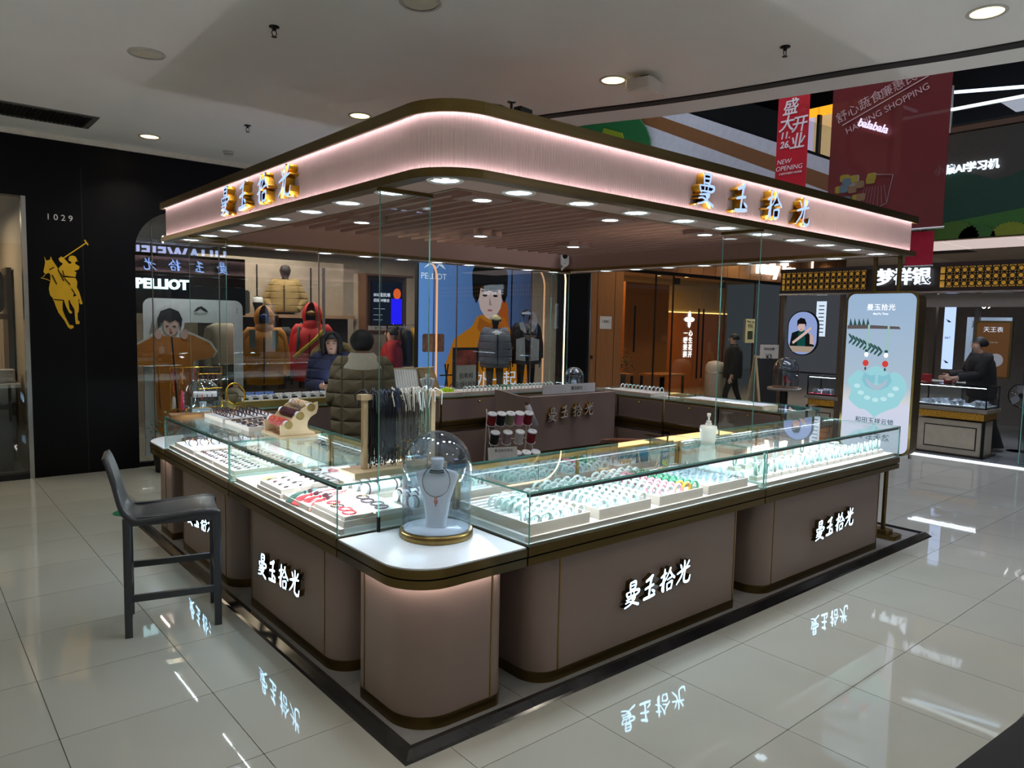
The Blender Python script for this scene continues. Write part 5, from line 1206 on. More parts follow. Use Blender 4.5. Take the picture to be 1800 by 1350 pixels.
pp([(6.1, 2.1), (6.09, 1.98), (6.15, 1.965)], PO('skin_shade', (170, 138, 136)), 'nose_print', 4); pp(ell(6.11, 1.89, .055, .018, 12), PO('lip', (176, 104, 108)), 'mouth_print', 4)
WT = ME('poster_white', (215, 224, 240), .7)
text('PELLIOT', .13, WT, t, (5.0, -.008, 2.38), '-y', .0005); MB().prism([(4.82, 2.5), (4.95, 2.62), (5.05, 2.52), (5.12, 2.62), (5.22, 2.5), (5.1, 2.56), (5.04, 2.49), (4.96, 2.57)], -.006, -.001, 0, 'y').build('logo', WT, t)
text('户外一起', .3, WT, t, (6.1, -.02, .72), '-y', .002)
bx('divider', 6.56, -.02, .35, 6.575, 0, 2.78, BLACK, t); bx('divider', 4.70, -.02, .35, 4.72, .06, 2.78, BLACK, t)
MB().prism(rrect(4.8, 1.22, 5.2, 1.50, .03, 4), -.02, -.01, 0, 'y').build('sticker', M('sticker_red_gold', (176, 120, 92), .5, var=.4, scale=9), t)
t = thing('sale_board', 'black framed sale board standing before the blue poster', 'sign board', (5.36, 6.86, 0))
bx('frame', -.24, 0, .2, .24, .03, 1.30, BLACK, t); bx('paper', -.19, -.004, .25, .19, 0, 1.26, M('paper_cream', (215, 205, 190), .6), t); bx('red_header', -.19, -.006, 1.03, .19, -.004, 1.26, M('header_red', (180, 76, 56), .6, var=.5, scale=7), t)
text('伯希和', .09, BLACK, t, (0, -.006, .86), '-y', .0005); text('全场5折起', .1, BLACK, t, (0, -.006, .72), '-y', .0005)
bx('stand', -.02, .03, 0, .02, .2, .2, BLACKM, t)
t = thing('camping_pot', 'black camping pot hung from a tripod frame by the poster', 'camping set', (5.02, 6.9, .3))
for s in (-1, 1): MB().tube([(s*.08, 0, 0), (-s*.03, 0, .75)], .012, 6).build('tripod_leg', BLACK, t)
MB().tube([(-.12, 0, .58), (.35, 0, .58)], .012, 6).build('cross_bar', BLACK, t); MB().torus((.13, 0, .38), .07, .008, 14, 6, 'y', a0=0, a1=PI).build('pot_handle', BLACK, t); MB().lathe([(.001, .2), (.09, .2), (.1, .33), (.001, .33)], 18, (.13, 0, 0), caps=False).build('pot', BLACK, t); MB().tube([(.13, 0, .45), (.13, 0, .58)], .006, 6).build('hook', BLACK, t)
bx('plinth_base', 4.7, 6.7, 0, 7.1, 7.6, .3, IW)['kind'] = 'structure'
for x in (5.4, 6.1, 6.8): spot('window_lamp', (x, 6.75, 2.8), 16, 1.6, .7, (240, 242, 255), .04, (x, 7.0, 1.2))
spot('standee_fill', (1.3, 6.72, 2.8), 60, 1.6, .7, (240, 242, 255), .04, (1.3, 7.0, 1.2))  # unseen spot added to brighten the standee
# ---- wooden tea shop
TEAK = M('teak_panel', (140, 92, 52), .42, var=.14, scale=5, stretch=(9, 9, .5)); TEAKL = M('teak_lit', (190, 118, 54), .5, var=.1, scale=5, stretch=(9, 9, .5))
wl = struct(MB().box(7.76, WF-.02, 0, 8.62, WF+.16, CEIL).build('wall_wood', TEAK))
for x in (7.95, 8.4): bx('panel_joint', x, WF-.024, 0, x+.006, WF-.019, 2.75, BLACK, wl)
bx('door_leaf', 7.97, WF-.028, .02, 8.39, WF-.02, 2.15, TEAK, wl); bx('notice', 8.02, WF-.034, 1.62, 8.32, WF-.03, 1.84, M('notice_paper', (196, 190, 186), .6), wl); bx('latch', 7.82, WF-.04, 1.1, 7.86, WF-.02, 1.16, BLACK, wl)
text('工程施工', .05, BLACK, wl, (8.17, WF-.036, 1.75), '-y', .0005)
struct(MB().box(7.745, WF-.05, 0, 7.775, WF, 2.75).build('trim_3', STEEL))
t2 = struct(MB().box(8.62, WF, 2.72, 17, WF+.16, CEIL).build('wall_wood_header', TEAK))
for k in range(20): bx('panel_joint', 8.9+k*.42, WF-.004, 2.72, 8.906+k*.42, WF, CEIL, M('teak_joint', (60, 38, 22), .6), t2)
wn = struct(MB().box(8.62, WF+.06, 2.66, 14.1, WF+.1, 2.72).build('window_3', BLACKM))
for x0, x1 in ((8.64, 9.62), (9.63, 10.15), (11.9, 13.0), (13.02, 14.08)): MB().box(x0, WF+.06, .05, x1, WF+.072, 2.66).build('window_pane', SGLASS, wn)
for x in (8.62, 9.62, 10.15, 11.88, 13.0, 14.08): bx('window_joint', x, WF+.05, .0, x+.02, WF+.08, 2.66, M('joint_dark', (60, 50, 44), .4, .5), wn)
for k, (x0, x1, hx_) in enumerate(((10.17, 11.0, 10.92), (11.02, 11.86, 11.08))):
    d = struct(MB().box(x0, WF+.05, .03, x1, WF+.062, 2.62).build('door_%d' % (k+2), SGLASS)); MB().cyl((hx_, WF+.0, .65), .018, 1.4, 10).build('door_handle', BLACKM, d); bx('hinge_patch', (x0 if k == 0 else x1-.16), WF+.04, 2.5, (x0+.16 if k == 0 else x1), WF+.07, 2.62, BLACKM, d)
MB().cyl((8.98, WF+.0, 1.2), .018, .85, 10).build('door_handle', BLACKM, wn)
# interior
struct(MB().box(8.62, 10.0, 0, 17, 10.1, 2.05).build('wall_tea_back', TEAKL)); struct(MB().box(8.62, 10.02, 2.05, 17, 10.1, 2.95).build('wall_tea_upper', M('tea_cream', (206, 184, 130), .7)))
struct(MB().box(7.76, WF+.16, 0, 8.5, 10.1, 2.95).build('wall_tea_side', TEAK)); struct(MB().box(8.5, WF+.16, 2.9, 17, 10.1, 2.98).build('ceiling_tea', M('tea_ceiling', (150, 128, 100), .8)))
bx('cove_strip', 8.62, 9.99, 2.05, 17, 10.0, 2.075, ME('cove_led', (255, 214, 130), 1.8))['kind'] = 'structure'
struct(MB().box(10.3, 8.0, 0, 11.75, 8.1, 2.6).build('wall_tea_feature', TEAKL))
area('tea_light', (10.2, 8.6, 2.85), 2.6, 1.0, 46, (255, 196, 120)); area('tea_light', (13.2, 8.4, 2.85), 2.4, 1.0, 34, (255, 190, 120))
for x in (9.4, 10.2, 11, 11.8, 12.8, 13.6):
    t = thing('pot_light', 'tiny warm ceiling light inside the tea shop', 'downlight', (x, 8.9+.4*math.sin(x*3), 2.9), group='tea shop ceiling lights'); MB().lathe([(.06, -.004), (.001, -.005)], 14, caps=False).build('lens', WARM, t); MB().lathe([(.06, 0), (.075, 0), (.06, -.006)], 14, caps=False).build('rim', RIMW, t)
# flower emblem and vertical lettering on the door
t = thing('door_emblem', 'white four-petal flower emblem with vertical lettering on the tea shop door', 'emblem', (10.68, WF+.045, 0)); WEM = ME('emblem_white', (255, 250, 240), 1.3)
for k in range(4):
    a = k*PI/2; P = [(0, 0), (.05, .07), (.035, .13), (0, .17), (-.035, .13), (-.05, .07)]; MB().prism([(x*math.cos(a)-z*math.sin(a), 1.83+x*math.sin(a)+z*math.cos(a)) for x, z in P], -.004, 0, 0, 'y').build('petal', WEM, t)
for k, c in enumerate('一瞬茉莉'): text(c, .13, WEM, t, (-.1, 0, 1.55-.14*k), '-y', .001, .003)
for k, c in enumerate('心生花开'): text(c, .13, WEM, t, (.06, 0, 1.55-.14*k), '-y', .001, .003)
t = thing('shop_sign', 'glowing white cursive tea shop name above the wooden front', 'sign', (13.6, WF-.08, 2.99)); text('Molly Tea', .40, ME('tea_letters', (255, 246, 235), 2.2), t, (0, 0, 0), '-y', .03, .012)
bx('light_bar', 15.25, WF-.03, 2.6, 15.3, WF-.01, 3.4, ME('bar_led', (255, 230, 190), 2.5))['kind'] = 'structure'
t = thing('hanging_notice', 'cream tall notice with printed lines on the tea shop glass', 'notice', (12.85, WF+.035, 1.36)); bx('paper', -.17, 0, 0, .17, .01, .52, M('notice_cream', (232, 224, 180), .6), t); text('Molly Tea', .07, BLACK, t, (0, -.002, .46), '-y', .0005); text('扫码', .1, BLACK, t, (0, -.002, .36), '-y', .0005); bx('print_block', -.1, -.002, .08, .1, 0, .26, M('notice_dark', (70, 76, 56), .6), t)
# tea shop furniture
for k, (x, y) in enumerate(((9.6, 7.7), (10.6, 7.2))):
    t = thing('cafe_table', ('low wooden table', 'small wooden table')[k]+' inside the tea shop '+('by the plant', 'by the door')[k], 'table', (x, y, 0)); bx('table_top', -.4, -.3, .68, .4, .3, .72, TEAKL, t)
    for sx in (-1, 1):
        for sy in (-1, 1): bx('leg', sx*.35-.02, sy*.25-.02, 0, sx*.35+.02, sy*.25+.02, .68, BLACKM, t)
for k, x in enumerate((9.05, 10.15)):
    t = thing('cafe_bench', 'brown upholstered seat in the tea shop '+('left of the table', 'right of the table')[k], 'seat', (x, 8.6, 0)); bx('seat', -.3, -.3, .0, .3, .3, .45, M('bench_brown', (120, 74, 44), .6), t); bx('backrest', -.3, .2, .45, .3, .3, .95, MATS['bench_brown'], t)
t = thing('flower_arrangement', 'loose green plant with yellow blossoms behind the tea shop glass', 'plant', (9.3, 7.2, 0)); MB().lathe([(.001, .5), (.1, .5), (.13, .75), (.001, .75)], 14, caps=False).build('vase', M('vase_dark', (60, 50, 40), .4), t); bx('pedestal', -.2, -.2, 0, .2, .2, .5, TEAKL, t)
random.seed(9); b = MB(); c = MB()
for k in range(110):
    a = random.uniform(0, 2*PI); e = random.uniform(.3, 1.5); L_ = random.uniform(.1, .42); p = Vector((L_*math.cos(a)*math.cos(e), L_*math.sin(a)*math.cos(e), .75+L_*math.sin(e))); s = Vector((random.uniform(-1, 1), random.uniform(-1, 1), random.uniform(-1, 1))).normalized()*.03; q = s.cross(Vector((.3, .2, .9))).normalized()*.016
    if k % 3: b.add([p, p+s+q, p+s*2, p+s-q], [(0, 1, 2, 3)])
    else: c.sph(p+Vector((0, 0, .12)), .014, 5, 4)
b.build('foliage', M('plant_leaf', ), t)['kind'] = 'stuff'; c.build('blossoms', M('blossom_yellow', (200, 176, 90), .6), t)['kind'] = 'stuff'
t = thing('bin', 'tall pale round-topped bin beside the tea shop door', 'bin', (11.05, 6.25, 0)); MB().lathe([(.001, 0), (.19, 0), (.2, .8), (.19, .92), (.14, 1.0), (.001, 1.03)], 24, caps=False).build('bin_body', M('bin_pale', (176, 160, 142), .5), t); MB().torus((0, 0, .8), .201, .006, 24, 6).build('rim', STEEL, t)
t = thing('easel_board', 'folding A-frame board with dark poster before the tea shop', 'sign board', (12.45, 5.95, 0), -.5)
for s in (-1, 1):
    o = MB().box(-.3, -.015, 0, .3, .015, 1.15).build('panel', M('easel_wood', (186, 166, 138), .5), t); o.rotation_euler = (-s*.24, 0, 0); o.location = (0, -s*.28, 0)
    q = MB().box(-.26, -.02, .1, .26, -.016, 1.1).build('poster', M('easel_dark' if s > 0 else 'easel_grey', (36, 38, 40) if s > 0 else (150, 150, 148), .5), o)
o = bx('menu_card', -.2, -.04, 1.0, .28, -.03, 1.35, M('menu_white', (215, 210, 204), .5), t)
text('¥3', .14, BLACK, t, (0, -.045, 1.1), '-y', .001); text('扫码点单', .06, BLACK, t, (0, -.045, 1.26), '-y', .001)
# ---- jewellery island on the right
XI = 9.37
t = isl = thing('silver_island', 'dark jewellery island with gold lattice fascia and glowing sign', 'shop island', (0, 0, 0))
DBR = M('island_brown', (38, 28, 24), .35); GLB = M('lattice_backlight', (176, 132, 50), .5, em=.26, emc=(206, 150, 50)); LAT = M('lattice_dark', (30, 22, 12), .5, .3)
bx('fascia', XI+.03, -1.2, 2.25, XI+.2, 3.98, 2.6, DBR, t); bx('top_rail', XI, -1.2, 2.56, XI+.22, 3.98, 2.62, DBR, t); bx('bottom_rail', XI, -1.2, 2.24, XI+.22, 3.98, 2.29, DBR, t); bx('steel_edge', XI-.005, -1.2, 2.215, XI+.2, 3.98, 2.24, STEEL, t)
for y0, y1 in ((2.63, 3.95), (-1.2, 1.66)):
    bx('lattice_light', XI+.02, y0, 2.29, XI+.03, y1, 2.56, GLB, t); b = MB(); n = int((y1-y0)/.09)
    for i in range(n+1): b.box(XI+.002, y0+i*.09-.008, 2.29, XI+.014, y0+i*.09+.008, 2.56)
    for j in range(1, 3): b.box(XI+.002, y0, 2.29+j*.09-.008, XI+.014, y1, 2.29+j*.09+.008)
    for i in range(n):
        for j in range(3): b.torus((XI+.008, y0+i*.09+.045, 2.29+j*.09+.045), .033, .007, 10, 4, 'x')
    b.build('lattice', LAT, t)['kind'] = 'stuff'
text('梦祥银', .24, ME('silver_letters', (226, 240, 255), 1.1), t, (XI-.03, 2.12, 2.43), '-x', .02, .006)
bx('island_ceiling', XI+.2, -1.2, 2.5, 14, 3.98, 2.58, M('island_ceiling', (120, 116, 112), .7), t)
for y in (3.9, 2.95): bx('corner_post', XI+.03, y, 0, XI+.09, y+.06, 2.25, M('post_bronze', (104, 92, 78), .35, .7), t)
bx('floor_light', XI+.01, -1.2, 0, XI+.04, 3.1, .016, ME('floor_led', (240, 246, 255), 1.6), t); bx('front_beam', XI+.05, -1.2, 2.03, XI+.15, 2.9, 2.2, M('beam_grey', (120, 112, 104), .5), t)
bx('raised_floor', XI+.04, -1.2, 0, 14, 3.95, .025, M('island_floor', (120, 124, 126), .12), t)
for x in (9.9, 10.9, 12.2):
    for y in (.4, 1.5, 2.6): spot('island_lamp', (x, y, 2.48), 22, 2.2, .8, (235, 240, 255), .06)
# cream cabinets with jewel case
def island_case(x0, y0, x1, y1, label, pinktray=False):
    t = thing('jewel_case', label, 'display case', (0, 0, 0), group='display cases of the silver island')
    CRM = M('cabinet_cream', (176, 166, 148), .5)
    bx('cabinet', x0+.03, y0+.05, .05, x1-.03, y1-.05, .5, CRM, t); bx('panel_frame', x0+.025, y0+.1, .12, x0+.03, y1-.15, .43, DBR, t); bx('panel_inlay', x0+.02, y0+.115, .135, x0+.026, y1-.165, .415, CRM, t)
    bx('gold_band', x0, y0+.02, .53, x1, y1-.02, .62, M('gold_filigree', (196, 146, 56), .35, .8, var=.5, scale=60, bump=.6, bscale=90), t); bx('worktop', x0-.03, y0-.02, .63, x1+.03, y1+.02, .68, M('top_taupe', (130, 120, 108), .4), t)
    bx('base_plate', x0, y0, .0, x1, y1, .05, DBR, t)
    for x, y in ((x0-.01, y0), (x0-.01, y1-.03)): bx('leg', x, y, 0, x+.03, y+.03, .53, BLACKM, t)
    fr = MB(); z0, z1 = .68, .98
    for x in (x0, x1-.015):
        for y in (y0, y1-.015): fr.box(x, y, z0, x+.015, y+.015, z1)
    for z in (z0, z1-.015): fr.box(x0, y0, z, x1, y0+.015, z+.015); fr.box(x0, y1-.015, z, x1, y1, z+.015); fr.box(x0, y0, z, x0+.015, y1, z+.015); fr.box(x1-.015, y0, z, x1, y1, z+.015)
    fr.build('case_frame', BLACKM, t); bx('case_glass', x0+.004, y0+.004, z0, x0+.008, y1-.004, z1, SGLASS, t); bx('case_glass', x0, y0+.004, z0, x1, y0+.008, z1, SGLASS, t); bx('case_top', x0, y0, z1, x1, y1, z1+.006, SGLASS, t)
    bx('case_bed', x0+.02, y0+.02, z0, x1-.02, y1-.02, z0+.03, M('bed_pink', (196, 50, 84), .6) if pinktray else TRAYW, t)
    bx('case_led', x0+.02, y0+.02, z1-.022, x0+.03, y1-.02, z1-.014, LEDW, t)
    random.seed(21); b = MB()
    for k in range(70):
        x = random.uniform(x0+.05, x1-.05); y = random.uniform(y0+.04, y1-.04); s = random.uniform(.012, .03); b.box(x-s, y-s, z0+.03, x+s, y+s, z0+.03+random.uniform(.01, .07))
    b.build('silver_pieces', M('silver_bits', (200, 206, 216), .25, .7, var=.4, scale=30), t)['kind'] = 'stuff'
    area('case_light', (x0+.1, (y0+y1)/2, z1-.03), .02, y1-y0-.1, 3.0, (225, 235, 255), parent=t)
    return t
island_case(9.55, 1.05, 10.05, 1.95, 'lit silver jewellery case in front of the woman in black')
island_case(9.42, 2.98, 9.85, 3.46, 'small jewellery case with pink lining behind the lightbox', True)
t = thing('service_desk', 'grey service desk behind the lit silver case', 'desk', (10.75, 2.02, 0)); bx('desk_body', -.25, -.35, .025, .25, .5, .9, M('desk_grey', (150, 146, 140), .5), t); bx('desk_top', -.3, -.4, .9, .3, .55, .95, M('desk_top_grey', (166, 160, 152), .4), t)
for k, (y, c, lb) in enumerate(((2.2, (140, 20, 30), 'red gift box on the service desk'), (1.86, (120, 16, 26), 'dark red gift box beside the woman'))): tag(MB().box(-.08, -.06, 0, .08, .06, .1).build('gift_box', M('gift_%d' % k, c, .5), None, (10.6, y, .95)), lb, 'gift box')
t = thing('round_table', 'round table edge carrying the glass dome of the island', 'table', (9.2, 3.72, 0)); MB().lathe([(.001, .74), (.25, .74), (.25, .78), (.001, .78)], 32, caps=False).build('table_top', M('table_taupe', (120, 110, 98), .4), t); MB().cyl((0, 0, 0), .06, .74, 14).build('pedestal', BLACKM, t)
t = thing('dome_display', 'clear glass dome with tiny red chair on the island table', 'glass dome', (9.2, 3.70, .78)); MB().lathe([(.001, 0), (.2, 0), (.2, .02), (.001, .02)], 28, caps=False).build('base', M('dome_wood', (110, 72, 44), .5), t); dome(t, .19, .45, .02)
t = thing('toy_chair', 'tiny red toy chair under the island dome', 'toy chair', (9.2, 3.66, .8)); bx('seat', -.04, -.04, .06, .04, .04, .08, RED, t); bx('backrest', -.04, .03, .08, .04, .04, .16, RED, t)
for sx in (-.03, .03):
    for sy in (-.03, .03): bx('leg', sx-.006, sy-.006, 0, sx+.006, sy+.006, .06, BROWNB, t)
# oval portrait
t = thing('oval_portrait', 'oval lit portrait of a model in dark clothes with raised hands', 'poster', (9.28, 3.51, 1.63))
MB().prism(rrect(-.245, -.34, .245, .34, .23, 10), 0, .04, 0, 'x', smooth=True).build('frame', BLACKM, t); MB().prism(rrect(-.23, -.325, .23, .325, .22, 10), -.004, 0, 0, 'x').build('print', ME('portrait_sky', (150, 170, 222), .62), t)
def po(P, c, nm, k, s=.5): return MB().prism(P, -.005-.001*k, -.004, 0, 'x').build(nm, ME('portrait_%s' % nm, c, s), t)
po([(.2, -.2), (.17, .0), (.06, .04), (-.08, .02), (-.17, -.08), (-.2, -.2)], (30, 34, 34), 'coat', 0, .4); po([(.06, .04), (-.04, .04), (-.06, -.2), (.08, -.2)], (22, 84, 78), 'scarf', 1, .5)
po(ell(.02, .1, .055, .075), (220, 186, 180), 'skin', 2, .6); po([(.085, .1), (.09, .19), (.04, .235), (-.03, .22), (-.06, .15), (-.05, .09), (-.04, .14), (.06, .14)], (26, 24, 28), 'hair', 3, .4)
po(ell(.02, .055, .018, .006, 8), (170, 50, 60), 'lips', 4); po([(.14, -.17), (.16, -.14), (-.06, .04), (-.13, .1), (-.15, .07), (-.08, .0)], (222, 190, 184), 'arm', 4, .6); po([(-.13, -.16), (-.2, -.17), (-.18, -.05), (-.12, .02)], (214, 182, 176), 'arm2', 4, .55)
po([(.2, -.2), (-.2, -.2), (-.14, -.29), (.14, -.29)], (190, 170, 150), 'table', 5, .5)
t = thing('price_banner', 'tall white printed price banner behind the oval portrait', 'banner', (10.0, 3.6, 1.86)); bx('panel', 0, -.08, -.28, .01, .08, .28, ME('banner_white', (206, 222, 240), .8), t)
for k in range(8): bx('print_line', -.002, -.05, .2-k*.06, 0, .04, .215-k*.06, BLACK, t)
# things deeper in the island
t = thing('tall_lightbox', 'slim white lightbox column with small bird emblem', 'lightbox', (11.5, 2.25, 1.1)); bx('panel', 0, -.07, 0, .08, .07, 1.02, ME('slim_box', (176, 200, 246), .95), t)
for z in (.75, .1): MB().prism([(-.04, z), (0, z+.03), (.05, z+.05), (.01, z+.015), (.03, z+.02), (0, z-.005)], -.003, 0, 0, 'x').build('emblem', BLACK, t)
text('B&T', .05, BLACK, t, (-.003, 0, .5), '-x', .001)
t = thing('brown_poster', 'brown framed lit poster with small white lettering', 'poster', (11.5, 1.62, 1.0)); bx('frame', 0, -.25, 0, .05, .25, .88, M('poster_frame', (110, 96, 60), .4, .6), t); bx('print', -.004, -.22, .03, 0, .22, .85, M('poster_brown', (78, 50, 24), .5, em=.35, emc=(96, 62, 28)), t); text('天王表', .09, WT, t, (-.008, 0, .74), '-x', .001); text('— — —', .04, WT, t, (-.008, 0, .55), '-x', .001)
MB().cyl((-.01, -.06, .28), .1, .006, 20, 'x').build('watch_print', M('watch_face', (206, 206, 210), .3), t)
for y in (2.7, 2.05, 1.3, .9, .45): bx('pillar', 12.2, y, .02, 12.3, y+.07, 2.5, M('pillar_bronze', (96, 86, 74), .4, .5))['kind'] = 'structure'
t = thing('pedestal_fan', 'round grey pedestal fan standing behind the woman', 'fan', (10.75, .98, 0)); MB().torus((0, 0, .82), .17, .008, 24, 6, 'x').build('guard_ring', BLACKM, t)
b = MB()
for k in range(24): a = 2*PI*k/24; b.tube([(-.03, .03*math.cos(a), .82+.03*math.sin(a)), (0, .17*math.cos(a), .82+.17*math.sin(a))], .002, 4)
b.build('guard', STEEL, t); MB().cyl((-.02, 0, .82), .045, .12, 14, 'x').build('motor', BLACKM, t); MB().cyl((.05, 0, .02), .018, .75, 10).build('pole', STEEL, t); MB().cyl((.05, 0, 0), .16, .025, 24).build('base', BLACKM, t)
for k in range(3):
    a = k*2*PI/3; o = MB().prism([(0, .03), (.06, .06), (.07, .15), (-.03, .14), (-.04, .05)], 0, .004, 0, 'x').build('blade', M('fan_blade', (110, 112, 114), .4), t, (-.03, 0, .82)); o.rotation_euler = (a, .25, 0)
t = thing('shop_wall_sign', 'white lit lettering above the rear of the island', 'sign', (13.2, 1.2, 2.3)); text('VK°J', .2, ME('far_letters', (255, 250, 245), 2), t, (0, .3, .1), '-x', .01); text('009', .16, ME('far_letters', (255, 250, 245), 2), t, (0, 1.1, -.14), '-x', .005)
t = thing('series_board', 'pale blue lit board with dark lettering deep inside the island', 'board', (12.6, 2.05, 1.2)); bx('panel', 0, -.35, 0, .04, .3, .75, M('board_blue', (150, 168, 186), .5, em=.3), t); text('系列', .14, BLACK, t, (-.004, .1, .62), '-x', .001); MB().sph((-.1, -.05, .25), .13, 14, 10).build('pink_prop', M('prop_pink', (196, 90, 130), .5), t); MB().sph((-.1, .0, .1), .2, 14, 10, sc_=(.6, 1, .7)).build('dark_prop', BLACK, t)
bx('wall_far', 14, -3, 0, 14.1, 5, 2.6, M('far_wall_grey', (110, 106, 102), .7))['kind'] = 'structure'
# glass fins on the right edge of the island
for y in (.62, .42):
    t = thing('glass_screen', ('inner', 'outer')[y < .5]+' clear glass screen at the island edge', 'glass pane', (XI+.1, y, .03)); pane(t, 0, 0, 0, .5, .012, 2.1)
t = thing('wood_bench', 'low brown bench behind the island glass', 'bench', (9.8, .35, .025)); bx('bench_top', -.2, -.3, .62, .3, .2, .68, M('bench_taupe', (140, 130, 116), .5), t)
for x in (-.18, .26):
    for y in (-.28, .17): bx('leg', x-.015, y-.015, 0, x+.015, y+.015, .62, DBR, t)
# ---- atrium: upper floors, mural, escalator side, banners
UP = M('upper_dark', (16, 18, 26), .6)
struct(MB().box(14.6, -6, 3.5, 26, 5.0, 3.9).build('ceiling_slab_far', M('slab_white', (206, 202, 196), .8)))
for k in range(9): tag(MB().box(-.02, -.62, 0, 1.6, .62, .02).build('ceiling_panel', M('glow_panel_pink', (226, 210, 206), .6, em=.42, emc=(255, 236, 232)), None, (14.75, 4.2-k*1.27, 3.47)), 'pale ceiling panel with added glow below the tree mural', 'ceiling panel', 'ceiling panels with added glow under the mural')  # glow put into the panel material to brighten the pale soffit
struct(MB().box(14.55, -6, 3.5, 14.6, 5.0, 5.55).build('wall_mural', M('mural_olive', (62, 58, 50), .7)))
mw = thing('tree_mural', 'cut-out mural of dark green trees and bright bushes', 'mural', (14.54, 0, 3.5))
def hill(y0, y1, z0, bumps, mt, x, nm):
    P = [(y0, 0)]; n = 40
    for i in range(n+1):
        y = y0+(y1-y0)*i/n; P.append((y, z0+bumps(y)))
    P.append((y1, 0)); MB().prism(P[::-1], x-.02, x, 0, 'x').build(nm, mt, mw)
hill(-6, 4.9, .95, lambda y: .42*abs(math.sin(y*1.05+.4))**.6, M('mural_dark_green', (16, 62, 44), .7), -.0, 'tree_row')
hill(-6, 4.9, .42, lambda y: .16*math.sin(y*.8+1), M('mural_green', (52, 104, 34), .7), -.03, 'hill')
hill(-6, 4.9, .28, lambda y: .12*math.sin(y*1.1+2.2), M('mural_mid', (40, 88, 34), .7), -.05, 'hill')
for k, (y, r, c) in enumerate(((3.3, .42, (66, 100, 22)), (2.9, .3, (48, 96, 36)), (2.35, .3, (120, 132, 24)), (1.5, .45, (18, 70, 46)), (.6, .4, (40, 96, 36)))):
    MB().prism([(y+r*(1+.08*(i % 2))*math.cos(PI*i/28), r*(.75+.08*(i % 2))*math.sin(PI*i/28)) for i in range(29)][::-1], -.1, -.07, 0, 'x').build('bush', M('mural_bush_%d' % k, c, .7), mw)
t = thing('upper_sign', 'white lit lettering above the tree mural', 'sign', (14.5, 3.19, 4.84)); text('小猿AI学习机', .19, ME('ai_letters', (225, 238, 255), .95), t, (0, 0, 0), '-x', .02, .006)
t = thing('upper_railing', 'white lit railing along the upper floor edge', 'railing', (14.5, 0, 5.55)); bx('brown_ledge', 0, -6, 0, .25, 5, .12, M('ledge_brown', (96, 66, 44), .6), t); bx('light_line', -.03, -6, .42, .02, 5, .47, ME('rail_led', (225, 240, 245), 1.3), t); bx('glass_balustrade', 0, -6, .1, .02, 5, .42, SGLASS, t)
for y in (3.5, 1.8, .4): bx('rail_post', -.02, y, 0, .03, y+.06, .9, M('post_white', (190, 190, 190), .5), t)
t = thing('orange_sign', 'dark sign with orange sun mark and white letters upstairs', 'sign', (15.2, 1.75, 5.95)); bx('board', 0, -.9, -.12, .05, .35, .28, BLACK, t); text('AI', .3, WT, t, (-.01, -.25, .08), '-x', .005); OR = ME('sun_orange', (255, 160, 40), 1.4)
MB().prism([(.08+.09*math.cos(PI*i/12), .03+.09*math.sin(PI*i/12)) for i in range(13)], -.02, 0, 0, 'x').build('sun_disc', OR, t)
for k in range(5): a = PI*(k+.5)/5; MB().prism([(.08+.12*math.cos(a)-.015, .03+.12*math.sin(a)), (.08+.12*math.cos(a)+.015, .03+.12*math.sin(a)), (.08+.19*math.cos(a)+.01, .03+.19*math.sin(a)), (.08+.19*math.cos(a)-.01, .03+.19*math.sin(a))], -.02, 0, 0, 'x').build('sun_ray', OR, t)
struct(MB().box(17.5, -8, 3.9, 17.6, 14, 9).build('wall_upper_far', UP)); struct(MB().box(4, 9.5, 3.9, 18, 9.6, 9).build('wall_upper_rear', UP)); struct(MB().box(3, -9, 8.6, 18, 10, 8.7).build('ceiling_atrium', M('atrium_dark', (18, 22, 40), .7)))
for k, (y0, z0, y1, z1, c) in enumerate(((4.2, 6.9, .6, 6.2, (200, 225, 255)), (1.7, 7.6, -1.4, 6.5, (255, 214, 160)), (6.0, 7.2, 4.6, 6.4, (220, 230, 255)))):
    tag(MB().tube([(16.5, y0, z0), (15.6, y1, z1)], .035, 6).build('light_tube', ME('tube_%d' % k, c, 2.2)), ('cool white', 'warm white', 'short white')[k]+' light tube under the upper ceiling', 'light tube', 'light tubes upstairs')
struct(MB().box(16.4, -3, 6.6, 17.4, 1.6, 6.66).build('ceiling_upper_wood', M('upper_wood', (130, 104, 76), .6)))
# upstairs shop front with yellow frame
t = thing('upstairs_shop', 'upstairs shopfront with yellow beam and glass doors', 'shopfront', (13.2, 5.4, 4.7)); bx('floor_slab', -.2, -1.6, -1.2, 4.2, 4, -.1, M('slab_dark', (60, 58, 56), .7), t); bx('lit_interior', .5, -1.3, 0, .55, .9, 1.6, M('upstairs_glow', (150, 130, 100), .6, em=.35, emc=(255, 214, 150)), t); bx('yellow_beam', 0, -1.4, 1.35, .12, .9, 1.5, ME('beam_orange', (255, 170, 40), .9), t)
for y in (-1.35, -.55, .1): bx('frame_post', 0, y, 0, .1, y+.06, 1.5, BLACKM, t)
bx('side_screen', -.05, .2, .05, -.02, .5, 1.3, ME('screen_lilac', (196, 184, 214), .7), t); bx('ochre_wall', .1, .5, -.1, .3, .9, 1.7, M('ochre', (120, 84, 30), .6), t)
